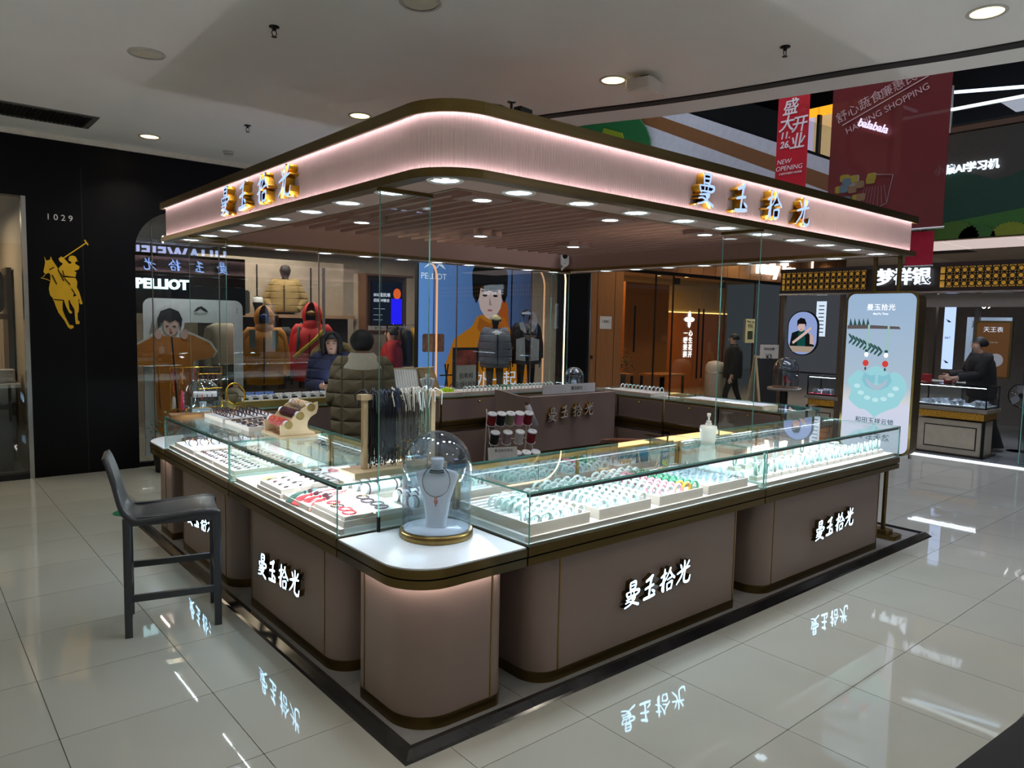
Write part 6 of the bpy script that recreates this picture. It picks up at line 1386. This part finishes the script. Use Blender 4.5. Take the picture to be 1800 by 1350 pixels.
# escalator side: white, brown, white bands sloping down
t = thing('escalator', 'white escalator side with a brown stripe and dark rail', 'escalator', (8, 0, 0))
def band(y0, za, zb, y1, zc, zd, mt, nm, x=0, th=.25): MB().prism([(y0, za), (y0, zb), (y1, zd), (y1, zc)], x, x+th, 0, 'x').build(nm, mt, t)
EW = M('escalator_white', (176, 178, 184), .5); EB = M('escalator_brown', (112, 74, 40), .5)
def zt(y, z5, sl): return z5+(y-4.95)*sl
for nm, o0, o1, mt in (('upper_skirt', 4.79, 4.98, EW), ('brown_stripe', 4.58, 4.79, EB), ('lower_skirt', 3.95, 4.58, EW), ('hand_rail', 4.98, 5.02, BLACKM)):
    band(8.5, zt(8.5, o0, .46), zt(8.5, o1, .46), 2.2, zt(2.2, o0, .46), zt(2.2, o1, .46), mt, nm)
MB().prism([(8.5, zt(8.5, 5.02, .46)), (8.5, zt(8.5, 5.4, .46)), (2.2, zt(2.2, 5.4, .46)), (2.2, zt(2.2, 5.02, .46))], .1, .112, 0, 'x').build('glass_side', SGLASS, t)
lf = thing('leaf_decoration', 'large round green leaf decoration on the escalator side', 'decoration', (7.95, 0, 0))
MB().prism(ell(6.75, 4.5, 1.25, .85, 30), -.03, 0, 0, 'x').build('leaf_dark', M('leaf_dark_green', (14, 84, 36), .6), lf); MB().prism([(6.3, 3.9), (5.85, 4.3), (6.1, 4.85), (6.5, 5.0), (6.8, 4.4)], -.05, -.03, 0, 'x').build('leaf_yellow', M('leaf_olive', (108, 122, 14), .6), lf); MB().prism([(7.0, 4.4), (7.3, 5.0), (8.0, 5.1), (8.0, 4.3)], -.05, -.03, 0, 'x').build('leaf_yellow', MATS['leaf_olive'], lf)
# banners
BRED = M('banner_red', (200, 18, 40), .6); INK = M('banner_ink', (240, 232, 232), .6)
t = thing('opening_banner', 'narrow red hanging banner with bold white opening lettering', 'banner', (7.0, 2.55, 0))
bx('cloth', 0, -.2, 3.33, .012, .2, 4.9, BRED, t); MB().tube([(.006, 0, 4.9), (.006, 0, 8.6)], .004, 5).build('suspension_wire', STEEL, t)
for s_, y, z, h in (('盛', .04, 4.35, .20), ('大', .08, 4.16, .2), ('开', -.085, 4.13, .2), ('11.', .09, 4.03, .11), ('26.', .085, 3.92, .11), ('业', -.07, 3.93, .2), ('NEW', .09, 3.72, .08), ('OPENING', .02, 3.64, .08), ('中晨时代期待与你相遇', .0, 3.575, .03)): text(s_, h, INK, t, (-.004, y, z), '-x', .001, .003 if h > .1 else 0, shear=.15)
b = MB()
for k in range(14): a = 2*PI*k/14; b.tube([(-.003, -.1+.03*math.cos(a), 4.33+.03*math.sin(a)), (-.003, -.1+.08*math.cos(a), 4.33+.08*math.sin(a))], .002, 4)
b.build('firework_print', M('firework', (220, 90, 80), .6), t)
# translucent wide banner
mt = bpy.data.materials.new('banner_sheer'); mt.use_nodes = True; nt = mt.node_tree; bs = nt.nodes['Principled BSDF']; bs.inputs['Base Color'].default_value = lin((116, 40, 42))+(1,); bs.inputs['Roughness'].default_value = .35; bs.inputs['Alpha'].default_value = .9
n_ = nt.nodes.new('ShaderNodeTexNoise'); n_.inputs['Scale'].default_value = 2; cr = nt.nodes.new('ShaderNodeValToRGB'); cr.color_ramp.elements[0].color = lin((100, 42, 42))+(1,); cr.color_ramp.elements[1].color = lin((124, 40, 42))+(1,); nt.links.new(n_.outputs[0], cr.inputs[0]); nt.links.new(cr.outputs[0], bs.inputs['Base Color'])
t = thing('shopping_banner', 'wide sheer red banner with slanted white shopping slogan', 'banner', (7.05, 1.46, 0))
MB().prism([(.63, 3.0), (.63, 4.9), (-.63, 4.9), (-.63, 2.8), (.2, 2.8), (.63, 2.8)], 0, .01, 0, 'x').build('cloth', mt, t); MB().cyl((.005, -.65, 2.79), .012, 1.3, 10, 'y').build('bottom_rod', STEEL, t)
SL = (PI/2, -.42, -PI/2)
for s_, y, z, h, r_ in (('舒心蔬食', .32, 4.20, .135, .36), ('廉惠民', -.1, 4.35, .13, .36), ('HAPPING SHOPPING', .02, 4.115, .10, .36)):
    o = text(s_, h, M('banner_ink_dim', (196, 160, 160), .6), t, (-.004, y, z), '-x', .001); o.rotation_euler = (Matrix.Rotation(-PI/2, 3, 'Z') @ Matrix.Rotation(-r_, 3, 'Y') @ Matrix.Rotation(PI/2, 3, 'X')).to_euler()
MB().prism([(.5, 4.03), (.5, 4.042), (-.4, 4.385), (-.4, 4.373)], -.006, 0, 0, 'x').build('slogan_line', MATS['banner_ink_dim'], t)
# cart of groceries printed low on the banner (the mascot beside it is left out)
for k in range(16):
    y = .5-.4*random.random(); z = 3.18+.26*random.random(); c = random.choice([(150, 130, 40), (150, 60, 60), (140, 140, 140), (130, 100, 70), (90, 110, 120)])
    MB().prism(rrect(y-.05, z-.04, y+.05, z+.04, .02, 2), -.004-.0003*k, 0, 0, 'x').build('grocery_print', M('grocery_%d' % c[0], c, .6), t)
b = MB()
for k in range(8): b.tube([(-.006, .3-.05*k, 2.9+.03*k), (-.006, .2-.03*k, 3.3)], .002, 4)
b.tube([(-.006, .3, 2.95), (-.006, -.05, 3.1)], .003, 4).tube([(-.006, -.05, 3.1), (-.006, -.1, 3.4), (-.006, .1, 3.43)], .004, 4); b.build('cart_print', M('cart_line', (150, 140, 140), .5), t)
t = thing('upstairs_sign', 'lilac white lit sign glowing through the sheer banner', 'sign', (7.0, 1.586, 3.95)); o = text('balabala', .115, ME('bala_letters', (226, 214, 255), .95), t, (0, 0, 0), '-x', .004, .003); o.rotation_euler = (Matrix.Rotation(-PI/2, 3, 'Z') @ Matrix.Rotation(.42, 3, 'Y') @ Matrix.Rotation(PI/2, 3, 'X')).to_euler()
t = thing('small_banner', 'small red hanging banner below the wide sheer banner', 'banner', (7.2, 1.1, 0)); bx('cloth', 0, -.14, 2.42, .01, .14, 2.78, M('banner_crimson', (196, 20, 60), .6), t); MB().cyl((.005, -.15, 2.41), .008, .3, 8, 'y').build('bottom_rod', STEEL, t); MB().tube([(.005, 0, 2.78), (.005, 0, 8.6)], .003, 5).build('suspension_wire', STEEL, t)
# mirrored shop sign: it hangs opposite and shows as a reflection in the clothing window
t = thing('opposite_sign', 'white lit sign on the shop opposite seen mirrored in the window', 'sign', (4.41, -4.68, 3.26)); text('HUAWFIFI', .44, ME('opposite_letters', (190, 200, 255), 6), t, (0, 0, 0), '+y', .02, .012, spacing=1.15); bx('board', -1.4, -.12, -.3, 1.4, -.05, .24, BLACK, t)
area('atrium_fill', (6.5, 1.5, 8.4), 5, 8, 420, (230, 236, 255), (0, 0, 0))  # unseen area light added to brighten the escalator and banners

tag(MB().box(-1.2, -1.2, 0, 1.4, 0, .006).build('floor_mat', M('mat_black', (16, 16, 17), .7), None, (2.2, -1.31, .0), math.radians(-4)), 'dark floor mat cut by the lower corner of the picture', 'mat')
# ================================================================ PEOPLE AND MANNEQUINS
def skinfig(name, J, Bn, mats, parent, sub=2):
    """continuous body grown over a joint skeleton; J: joint -> (pos, radius); Bn: (a, b, material index)"""
    names = list(J); ix = {n: i for i, n in enumerate(names)}
    me = bpy.data.meshes.new(name); me.from_pydata([J[n][0] for n in names], [(ix[a], ix[b]) for a, b, _ in Bn], [])
    o = bpy.data.objects.new(name, me); COL.objects.link(o)
    sk = o.modifiers.new('s', 'SKIN'); sk.use_smooth_shade = True
    for i, n in enumerate(names):
        r = J[n][1]; me.skin_vertices[0].data[i].radius = r if isinstance(r, tuple) else (r, r)
    me.skin_vertices[0].data[0].use_root = True
    ss = o.modifiers.new('u', 'SUBSURF'); ss.levels = sub; ss.render_levels = sub
    dg = bpy.context.evaluated_depsgraph_get(); out = bpy.data.meshes.new_from_object(o.evaluated_get(dg)); bpy.data.objects.remove(o)
    for mt in mats: out.materials.append(mt)
    seg_ = [(Vector(J[a][0]), Vector(J[b][0]), k) for a, b, k in Bn]
    for p in out.polygons:
        c = p.center; best = 9
        for a, b, k in seg_:
            ab = b-a; tt = max(0, min(1, (c-a).dot(ab)/max(1e-9, ab.length_squared))); d = (c-(a+ab*tt)).length
            if d < best: best = d; p.material_index = k
        p.use_smooth = True
    out.name = name
    return link(name, out, parent)
def body_joints(H=1.7, puff=1.0, arms='down', lean=0, head=(0, 0), slim=1.0, step=0):
    s = H/1.7
    J = {'pelvis': ((0, 0, .94), .125*slim*puff), 'belly': ((0, 0-lean*.2, 1.09), .12*slim*puff), 'chest': ((0, 0-lean*.6, 1.29), .135*slim*puff), 'neckb': ((0, .005-lean, 1.43), .062), 'neck': ((0, -.005-lean+head[1]*.3, 1.49), .05),
         'jaw': ((head[0]*.5, -.02-lean+head[1], 1.545), .068), 'skull': ((head[0], -.005-lean+head[1], 1.615), .083), 'top': ((head[0], .005-lean+head[1], 1.665), .06)}
    B_ = [('pelvis', 'belly', 1), ('belly', 'chest', 1), ('chest', 'neckb', 1), ('neckb', 'neck', 0), ('neck', 'jaw', 0), ('jaw', 'skull', 0), ('skull', 'top', 0)]
    for sd, q in (('l', 1), ('r', -1)):
        J['sho'+sd] = ((q*.165*slim, .005-lean*.9, 1.385), .068*puff)
        el, wr = {'down': ((q*.23, .03-lean*.6, 1.11), (q*.24, -.03-lean*.4, .87)), 'front': ((q*.22, .0-lean*.7, 1.12), (q*.08, -.26-lean, 1.13)), 'akimbo': ((q*.3, .05-lean*.6, 1.13), (q*.2, -.05-lean*.4, .95)), 'reach': ((q*.2, -.1-lean, 1.14), (q*.15, -.36-lean, 1.1))}[arms]
        J['elb'+sd] = (el, .05*puff); J['wri'+sd] = (wr, .036*puff)
        d = (Vector(wr)-Vector(el)).normalized(); pm = Vector(wr)+d*.07; J['pal'+sd] = (tuple(pm), (.032, .018))
        B_ += [('chest', 'sho'+sd, 1), ('sho'+sd, 'elb'+sd, 1), ('elb'+sd, 'wri'+sd, 1), ('wri'+sd, 'pal'+sd, 0)]
        sdv = d.cross(Vector((q, 0, 0)));  sdv = sdv.normalized() if sdv.length > .1 else Vector((0, 1, 0))
        for k, (off, ln) in enumerate(((-.024, .065), (-.008, .078), (.008, .074), (.023, .058))):
            a = pm+sdv*off+d*.03; b = a+d*ln*.55; c = b+d*ln*.4+Vector((-q*.018, 0, 0)); pre = f'f{k}{sd}'
            J[pre+'a'] = (tuple(a), .0095); J[pre+'b'] = (tuple(b), .0085); J[pre+'c'] = (tuple(c), .007); B_ += [('pal'+sd, pre+'a', 0), (pre+'a', pre+'b', 0), (pre+'b', pre+'c', 0)]
        th = Vector(wr)+d*.03-sdv*.03; J['t0'+sd] = (tuple(th), .011); J['t1'+sd] = (tuple(th-sdv*.018+d*.03), .009); J['t2'+sd] = (tuple(th-sdv*.02+d*.055), .0075); B_ += [('wri'+sd, 't0'+sd, 0), ('t0'+sd, 't1'+sd, 0), ('t1'+sd, 't2'+sd, 0)]
        st = step*q
        J['hip'+sd] = ((q*.088, 0, .88), .098); J['kne'+sd] = ((q*.095, -.02-st*.16, .49), .064); J['ank'+sd] = ((q*.1, .02-st*.26+(.03 if st < 0 else 0), .085+(.05 if st < 0 else 0)), .045); J['toe'+sd] = ((q*.11, -.13-st*.26, .038), .034)
        B_ += [('pelvis', 'hip'+sd, 2), ('hip'+sd, 'kne'+sd, 2), ('kne'+sd, 'ank'+sd, 2), ('ank'+sd, 'toe'+sd, 3)]
    return {k: (tuple(c*s for c in p), (tuple(c*s for c in r) if isinstance(r, tuple) else r*s)) for k, (p, r) in J.items()}, B_
SKN = M('skin', (206, 164, 142), .5, var=.03); HAIRB = M('hair_black', (14, 12, 13), .6, var=.2, scale=60, stretch=(8, 8, 1)); SHOE = M('shoe_dark', (22, 20, 20), .5); PANT = M('trousers_black', (18, 18, 21), .8)
def face(parent, c, s, pitch=0, yaw=0):
    """eyes, brows, nose, mouth and ears on a head centred at c that looks to -y"""
    e = bpy.data.objects.new('face', None)
    Rm = Matrix.Rotation(yaw, 3, 'Z') @ Matrix.Rotation(pitch, 3, 'X')
    def P(x, y, z): return tuple(Vector(c)+Rm @ Vector((x*s, y*s, z*s)))
    for q in (-1, 1): MB().sph(P(q*.032, -.083, .0), .0105*s, 10, 6, sc_=(1.2, .5, .55)).build('eye', M('eye_dark', (26, 20, 20), .2), parent)
    for q in (-1, 1): MB().tube([P(q*.016, -.09, .021), P(q*.034, -.088, .027), P(q*.052, -.075, .022)], .004*s, 5).build('eyebrow', HAIRB, parent)
    MB().tube([P(0, -.088, .012), P(0, -.1, -.018), P(0, -.106, -.03), P(0, -.088, -.038)], [.007*s, .009*s, .013*s, .008*s], 8).build('nose', SKN, parent)
    MB().sph(P(0, -.084, -.062), .013*s, 10, 6, sc_=(1.5, .6, .5)).build('mouth', M('lips', (168, 84, 84), .4), parent)
    for q in (-1, 1): MB().sph(P(q*.086, .005, -.01), .02*s, 8, 6, sc_=(.4, .8, 1.4)).build('ear', SKN, parent)
def hair_cap(parent, c, s, back=.02, low=-.05, mt=None, scl=(1.02, 1.08, 1.02), name='hair', front=.35):
    """hair shell: a sphere whose front lower part is cut away"""
    n, k = 22, 14; r = .096*s; V = []; F = []
    for i in range(k+1):
        t_ = PI*i/k
        for j in range(n):
            a = 2*PI*j/n; x, y, z = math.sin(t_)*math.cos(a), math.sin(t_)*math.sin(a), math.cos(t_)
            lim = low/.105 if y > -front else .25
            z = max(z, lim) if y > -front else max(z, .22+.1*abs(x)); V.append((c[0]+x*r*scl[0], c[1]+back*s+y*r*scl[1], c[2]+z*r*scl[2]))
    for i in range(k):
        for j in range(n): F.append((i*n+j, (i+1)*n+j, (i+1)*n+(j+1) % n, i*n+(j+1) % n))
    return MB().add(V, F, 0, True).build(name, mt or HAIRB, parent)
QUILT = {}
def quilted(name, rgb, sx=.16, sz=.11):
    mt = M(name, rgb, .75, var=.08)
    nt = mt.node_tree; L = nt.links; b = nt.nodes['Principled BSDF']; tc = nt.nodes['Texture Coordinate']
    sp = nt.nodes.new('ShaderNodeSeparateXYZ'); L.new(tc.outputs['Object'], sp.inputs[0]); outs = []
    for ax, sz_ in (('X', sx), ('Z', sz)):
        a = nt.nodes.new('ShaderNodeMath'); a.operation = 'MULTIPLY'; a.inputs[1].default_value = PI/sz_; L.new(sp.outputs[ax], a.inputs[0])
        c = nt.nodes.new('ShaderNodeMath'); c.operation = 'SINE'; L.new(a.outputs[0], c.inputs[0]); d = nt.nodes.new('ShaderNodeMath'); d.operation = 'ABSOLUTE'; L.new(c.outputs[0], d.inputs[0])
        e = nt.nodes.new('ShaderNodeMath'); e.operation = 'POWER'; e.inputs[1].default_value = .35; L.new(d.outputs[0], e.inputs[0]); outs.append(e)
    mn = nt.nodes.new('ShaderNodeMath'); mn.operation = 'MINIMUM'; L.new(outs[0].outputs[0], mn.inputs[0]); L.new(outs[1].outputs[0], mn.inputs[1])
    bp = nt.nodes.new('ShaderNodeBump'); bp.inputs['Strength'].default_value = 1; bp.inputs['Distance'].default_value = .03; L.new(mn.outputs[0], bp.inputs['Height']); L.new(bp.outputs[0], b.inputs['Normal'])
    return mt
def jacket(parent, J, mt, puff=1.15, hem=.80, s=1.0, name='jacket'):
    """loose coat: torso loft plus two tapering sleeves that follow the arm joints"""
    cx, cy_, cz = J['chest'][0]; R = []
    def el(z, a, c, oy): R.append([(a*math.cos(2*PI*i/24), oy+c*math.sin(2*PI*i/24), z) for i in range(24)])
    py = J['pelvis'][0][1]; ny = J['neckb'][0][1]
    for f, a, c in ((0, .2, .15), (.03, .215, .165), (.2, .215, .17), (.45, .215, .165), (.65, .22, .165), (.8, .215, .155), (.88, .19, .135), (.95, .13, .105), (1.0, .085, .08)):
        z = hem*s+(1.465*s-hem*s)*f; el(z, a*puff*s, c*puff*s, py+(ny-py)*f)
    MB().rings(R).build(name, mt, parent)
    for sd in 'lr':
        p = [Vector(J[n+sd][0]) for n in ('sho', 'elb', 'wri')]
        path = spline([tuple(p[0]*.85+Vector(J['chest'][0])*.15+Vector((0, 0, .02*s))), tuple(p[0]), tuple(p[0]*.4+p[1]*.6), tuple(p[1]), tuple(p[1]*.4+p[2]*.6), tuple(p[2])], 3); n = len(path)
        MB().tube(path, [(.088-.03*i/n)*puff*s for i in range(n)], 14).build('sleeve', mt, parent)
def person(name, label, loc, rz, H, mats, **kw):
    t = thing(name, label, 'person' if name == 'person' else 'mannequin', loc, rz, 'mannequins in the clothing shop' if name == 'mannequin' else None)
    J, Bn = body_joints(H, **kw); skinfig('body', J, Bn, mats, t, 2 if name == 'person' else 1)
    return t, J, H/1.7
CAMDIR = YAW-PI/2    # facing -y local: rz=CAMDIR turns the front to the camera
# shopper in green quilted jacket, back to us
t, J, s = person('person', 'person in olive quilted jacket with cream collar, back to camera', (1.5, 3.05, .02), CAMDIR+PI+.25, 1.59, [SKN, quilted('jacket_olive', (104, 92, 66)), PANT, SHOE], arms='front', head=(0, -.02))
hair_cap(t, J['skull'][0], s*1.06, .0, -.085)
jacket(t, J, MATS['jacket_olive'], 1.22, .74, s)
CORD = M('collar_cream', (206, 198, 176), .85, bump=.8, bscale=120, stretch=(6, 6, .4))
ny = J['neckb'][0][1]
MB().rings([[(a*s*math.cos(2*PI*i/24), ny+c*s*math.sin(2*PI*i/24), z*s) for i in range(24)] for a, c, z in ((.215, .165, 1.375), (.2, .158, 1.41), (.15, .13, 1.455), (.1, .1, 1.515), (.08, .08, 1.515))], caps=False).build('collar', CORD, t)
for q in (-1, 1): MB().sph((J['skull'][0][0]+q*.093*s, J['skull'][0][1], J['skull'][0][2]-.02), .022*s, 8, 6, sc_=(.4, .8, 1.4)).build('ear', SKN, t)
# woman with fur hood looking down
t, J, s = person('person', 'woman in navy coat with fur hood looking down at a glowing phone', (2.02, 4.62, 0), CAMDIR+.12, 1.56, [SKN, quilted('coat_navy', (26, 34, 66), .9, .1), PANT, SHOE], arms='front', lean=.03, head=(0, -.05))
jacket(t, J, MATS['coat_navy'], 1.18, .62, s)
hair_cap(t, J['skull'][0], s*1.05, .012, -.12, front=.42); face(t, J['skull'][0], s, .35)
c = J['skull'][0]
for q in (-1, 1): MB().tube([(c[0]+q*.03*s, c[1]-.06*s, c[2]+.09*s), (c[0]+q*.085*s, c[1]-.055*s, c[2]+.03*s), (c[0]+q*.095*s, c[1]-.03*s, c[2]-.05*s), (c[0]+q*.085*s, c[1]-.01*s, c[2]-.13*s)], [.018*s, .028*s, .03*s, .022*s], 9).build('hair_lock', HAIRB, t)
FUR = M('fur_olive', (118, 102, 66), .9, bump=1, bscale=160, var=.3, scale=40)
hd = Vector(J['neckb'][0]); b = MB(); random.seed(4)
for i in range(26):
    a = PI*.1+PI*1.8*i/25+PI/2; c = Vector((.2*s*math.cos(a), hd.y+.08+.12*s*math.sin(a)*.6, hd.z+.02+.1*s*math.sin(a)))
    b.sph(c, random.uniform(.05, .062)*s, 9, 6)
b.build('fur_trim', FUR, t)
MB().rings([[(a*s*math.cos(2*PI*i/20), hd.y+.08+c*s*math.sin(2*PI*i/20), hd.z+z) for i in range(20)] for a, c, z in ((.12, .1, -.05), (.2, .14, .0), (.17, .12, .06))], caps=False).build('hood', MATS['coat_navy'], t)
wv = (Vector(J['wril'][0])+Vector(J['wrir'][0]))/2
ph = thing('phone', 'glowing phone held by the woman in navy coat', 'phone', (0, 0, 0)); M4 = Matrix.Translation(t.location) @ Matrix.Rotation(t.rotation_euler.z, 4, 'Z')
ph.matrix_world = M4 @ Matrix.Translation(wv+Vector((0, -.07, .03))) @ Matrix.Rotation(-.5, 4, 'X')
MB().prism(rrect(-.037, -.078, .037, .078, .008, 3), -.004, .004).build('phone_body', BLACK, ph); MB().box(-.034, -.074, .0042, .034, .074, .0046).build('screen', ME('phone_screen', (226, 232, 255), 9), ph)
# woman in red inside the shop
t, J, s = person('person', 'person in red hooded jacket standing inside the clothing shop', (4.56, 7.75, 0), CAMDIR-PI/2+.1, 1.58, [SKN, M('jacket_red_person', (150, 14, 26), .7), PANT, SHOE], arms='front')
jacket(t, J, MATS['jacket_red_person'], 1.15, .72, s); hair_cap(t, J['skull'][0], s*1.04, .015, -.04); face(t, J['skull'][0], s); MB().sph((0, J['skull'][0][1]+.09*s, J['skull'][0][2]+.08*s), .045*s, 10, 8).build('hair_bun', HAIRB, t)
MB().rings([[(a*s*math.cos(2*PI*i/18), J['neckb'][0][1]+.05+c*s*math.sin(2*PI*i/18), J['neckb'][0][2]+z) for i in range(18)] for a, c, z in ((.1, .09, -.03), (.16, .12, .0), (.13, .1, .06))], caps=False).build('hood', MATS['jacket_red_person'], t)
# man in black walking past the tea shop
BLK = M('coat_black', (10, 10, 13), .8)
t, J, s = person('person', 'man in black coat walking past the wooden tea shop', (11.0, 5.82, 0), CAMDIR-PI/2-.25, 1.56, [SKN, BLK, PANT, SHOE], arms='down', step=.7)
jacket(t, J, BLK, 1.16, .78, s); hair_cap(t, J['skull'][0], s*1.03, .01, -.03); face(t, J['skull'][0], s)
MB().rings([[(a*s*math.cos(2*PI*i/18), J['neckb'][0][1]+a*s*math.sin(2*PI*i/18), J['neckb'][0][2]+z) for i in range(18)] for a, z in ((.09, -.01), (.075, .05), (.065, .06))], caps=False).build('collar', BLK, t)
# woman in black dress at the silver counter
t, J, s = person('person', 'woman in black suit leaning to the silver island desk', (10.42, 1.38, .025), CAMDIR-PI/2-.1, 1.6, [SKN, BLK, PANT, SHOE], arms='reach', lean=.07, head=(0, -.03))
jacket(t, J, BLK, 1.12, .80, s); hair_cap(t, J['skull'][0], s*1.04, .02, -.05); face(t, J['skull'][0], s, .15); MB().sph((0, J['skull'][0][1]+.1*s, J['skull'][0][2]), .05*s, 10, 8).build('hair_bun', HAIRB, t)
MB().rings([[(a*s*math.cos(2*PI*i/22), c*s*math.sin(2*PI*i/22)+oy, z*s) for i in range(22)] for a, c, z, oy in ((.17, .15, .84, 0), (.19, .18, .7, .0), (.2, .2, .4, .02), (.24, .27, .12, .05), (.25, .28, .06, .06))]).build('skirt', BLK, t)
# ---- mannequins
MBK = M('mannequin_black', (12, 12, 13), .35)
def hooded(t, J, s, mt, goggles):
    c = J['skull'][0]; n, k = 20, 12; r = .125*s; V = []; F = []
    for i in range(k+1):
        tt = PI*.92*i/k
        for j in range(n):
            a = -PI/2+.5+(2*PI-1.0)*j/(n-1); x, y, z = math.sin(tt)*math.cos(a), math.sin(tt)*math.sin(a), math.cos(tt); V.append((c[0]+x*r, c[1]+.01+y*r*1.05, c[2]-.02*s+z*r*1.3))
    for i in range(k):
        for j in range(n-1): F.append((i*n+j, (i+1)*n+j, (i+1)*n+j+1, i*n+j+1))
    MB().add(V, F, 0, True).build('hood', mt, t)
    MB().sph((c[0], c[1]-.075*s, c[2]+.0), .06*s, 14, 8, sc_=(1.15, .6, .55)).build('goggles', goggles, t)
    MB().rings([[(a*s*math.cos(2*PI*i/18), c[1]+a*s*math.sin(2*PI*i/18), J['neckb'][0][2]+z*s) for i in range(18)] for a, z in ((.12, -.04), (.115, .04), (.105, .1), (.09, .1))], caps=False).build('high_collar', mt, t)
def mannequin(label, loc, rz, H, jm, pant, puff=1.15, arms='down', hem=.76, torso=False):
    if torso:
        t = thing('mannequin', label, 'mannequin', loc, rz, 'mannequins in the clothing shop'); J, _ = body_joints(H, arms=arms); s = H/1.7
        MB().lathe([(.06, 1.42*s), (.05, 1.5*s), (.07, 1.55*s), (.085, 1.62*s), (.06, 1.7*s), (.001, 1.72*s)], 16, caps=False).build('head', MBK, t)
        MB().cyl((0, 0, hem*s-.03), .16*s, .06, 20).build('stand_base', MBK, t)
    else: t, J, s = person('mannequin', label, loc, rz, H, [MBK, jm, pant, SHOE], arms=arms)
    jacket(t, J, jm, puff, hem, s); zp = MB().box(-.006, -.171*puff*s-.004, hem*s+.03, .006, -.16*puff*s, 1.36*s).build('zip', BLACK, t)
    return t, J, s
GYP = M('trousers_grey', (96, 98, 96), .8)
t, J, s = mannequin('mannequin in orange hooded jacket with blue goggles', (2.40, 7.40, 0), CAMDIR+.3, 1.8, M('shell_orange', (196, 126, 18), .6), GYP); hooded(t, J, s, MATS['shell_orange'], M('goggle_blue', (20, 60, 140), .1)); MB().box(-.17*s, -.19, 1.22*s, -.1*s, -.17, 1.45*s).box(.1*s, -.19, 1.22*s, .17*s, -.17, 1.45*s).build('pack_strap', M('strap_grey', (120, 124, 112), .7), t)
t, J, s = mannequin('mannequin in red hooded jacket with yellow cross-body strap', (3.06, 7.36, 0), CAMDIR+.1, 1.86, M('shell_red', (206, 24, 24), .6), M('trousers_dark', (26, 26, 28), .8)); hooded(t, J, s, MATS['shell_red'], M('goggle_amber', (150, 110, 20), .1))
MB().tube([(.17*s, -.12, 1.42*s), (.08*s, -.2, 1.3*s), (-.08*s, -.2, 1.16*s), (-.2*s, -.14, 1.06*s)], .028, 8).build('cross_strap', M('strap_yellow', (206, 190, 30), .6), t)
for q in (-1, 1): MB().tube([(q*.14*s, .05, 1.48*s), (q*.15*s, -.1, 1.42*s), (q*.14*s, -.19, 1.25*s), (q*.16*s, -.12, 1.1*s)], .022, 8).build('pack_strap', M('strap_teal', (44, 84, 88), .7), t)
t, J, s = mannequin('mannequin torso in tan padded jacket up on the shelf', (3.2, 8.6, .987), CAMDIR+.2, 1.5, quilted('puffer_tan2', (166, 140, 92), 1.5, .1), MBK, 1.15, 'akimbo', .9, True)
t, J, s = mannequin('dark mannequin with grey backpack behind the coloured ones', (2.75, 7.95, 0), CAMDIR+.2, 1.8, M('jacket_charcoal', (40, 42, 46), .7), MBK); MB().prism(rrect(-.16, 1.0, .16, 1.5, .06), .16, .3, 0, 'y', smooth=True).build('backpack', M('pack_grey', (110, 112, 112), .7), t)
t, J, s = mannequin('mannequin in grey padded jacket with cream beanie before the poster', (6.02, 6.98, .3), CAMDIR+.25, 1.5, quilted('puffer_grey', (120, 120, 126), 1.5, .12), M('trousers_olive', (66, 66, 58), .8), 1.3)
c = J['skull'][0]; hair_cap(t, c, s*1.08, -.005, .0, M('beanie_cream', (206, 190, 140), .8, bump=.6, bscale=90), name='beanie', front=1.2); MB().box(c[0]-.08*s, c[1]-.1*s, c[2]-.015, c[0]+.08*s, c[1]-.085*s, c[2]+.02).build('sunglasses', BLACK, t)
MB().rings([[(a*s*math.cos(2*PI*i/18), a*s*math.sin(2*PI*i/18), J['neckb'][0][2]+z*s) for i in range(18)] for a, z in ((.19, -.1), (.17, -.03), (.11, .02), (.1, -.0))], caps=False).build('white_yoke', M('yoke_white', (206, 204, 200), .7), t)
t, J, s = mannequin('mannequin in black and white shell jacket at the poster edge', (6.66, 6.95, .3), CAMDIR+.1, 1.6, M('shell_black', (26, 27, 30), .6), PANT, 1.15)
c = J['skull'][0]; hair_cap(t, c, s*1.06, -.005, -.0, BLACK, name='beanie', front=1.2); MB().rings([[(c[0]+.112*s*math.cos(a), c[1]-.005+.118*s*math.sin(a), c[2]+z*s) for a in [PI*1.15+PI*.7*i/12 for i in range(13)]] for z in (.02, .055)], caps=False).build('headband_print', WHITE, t)
b = MB()
for q in (-1, 1): b.prism([(q*.03, .82*s), (q*.2*s, .84*s), (q*.2*s, 1.2*s), (q*.05, 1.24*s)], -.215, -.195, 0, 'y')
b.build('white_panels', M('panel_white_cloth', (190, 190, 188), .7), t); MB().rings([[(a*s*math.cos(2*PI*i/18), .8*a*s*math.sin(2*PI*i/18), z*s) for i in range(18)] for a, z in ((.262, 1.0), (.262, 1.04))], caps=False).build('belt', BLACK, t)
b = MB()
for q in (-1, 1): b.prism([(q*.02, 1.3*s), (q*.12*s, 1.36*s), (q*.16*s, 1.48*s), (q*.08*s, 1.5*s)], -.2, -.15, 0, 'y')
b.build('lapels', MATS['panel_white_cloth'], t)
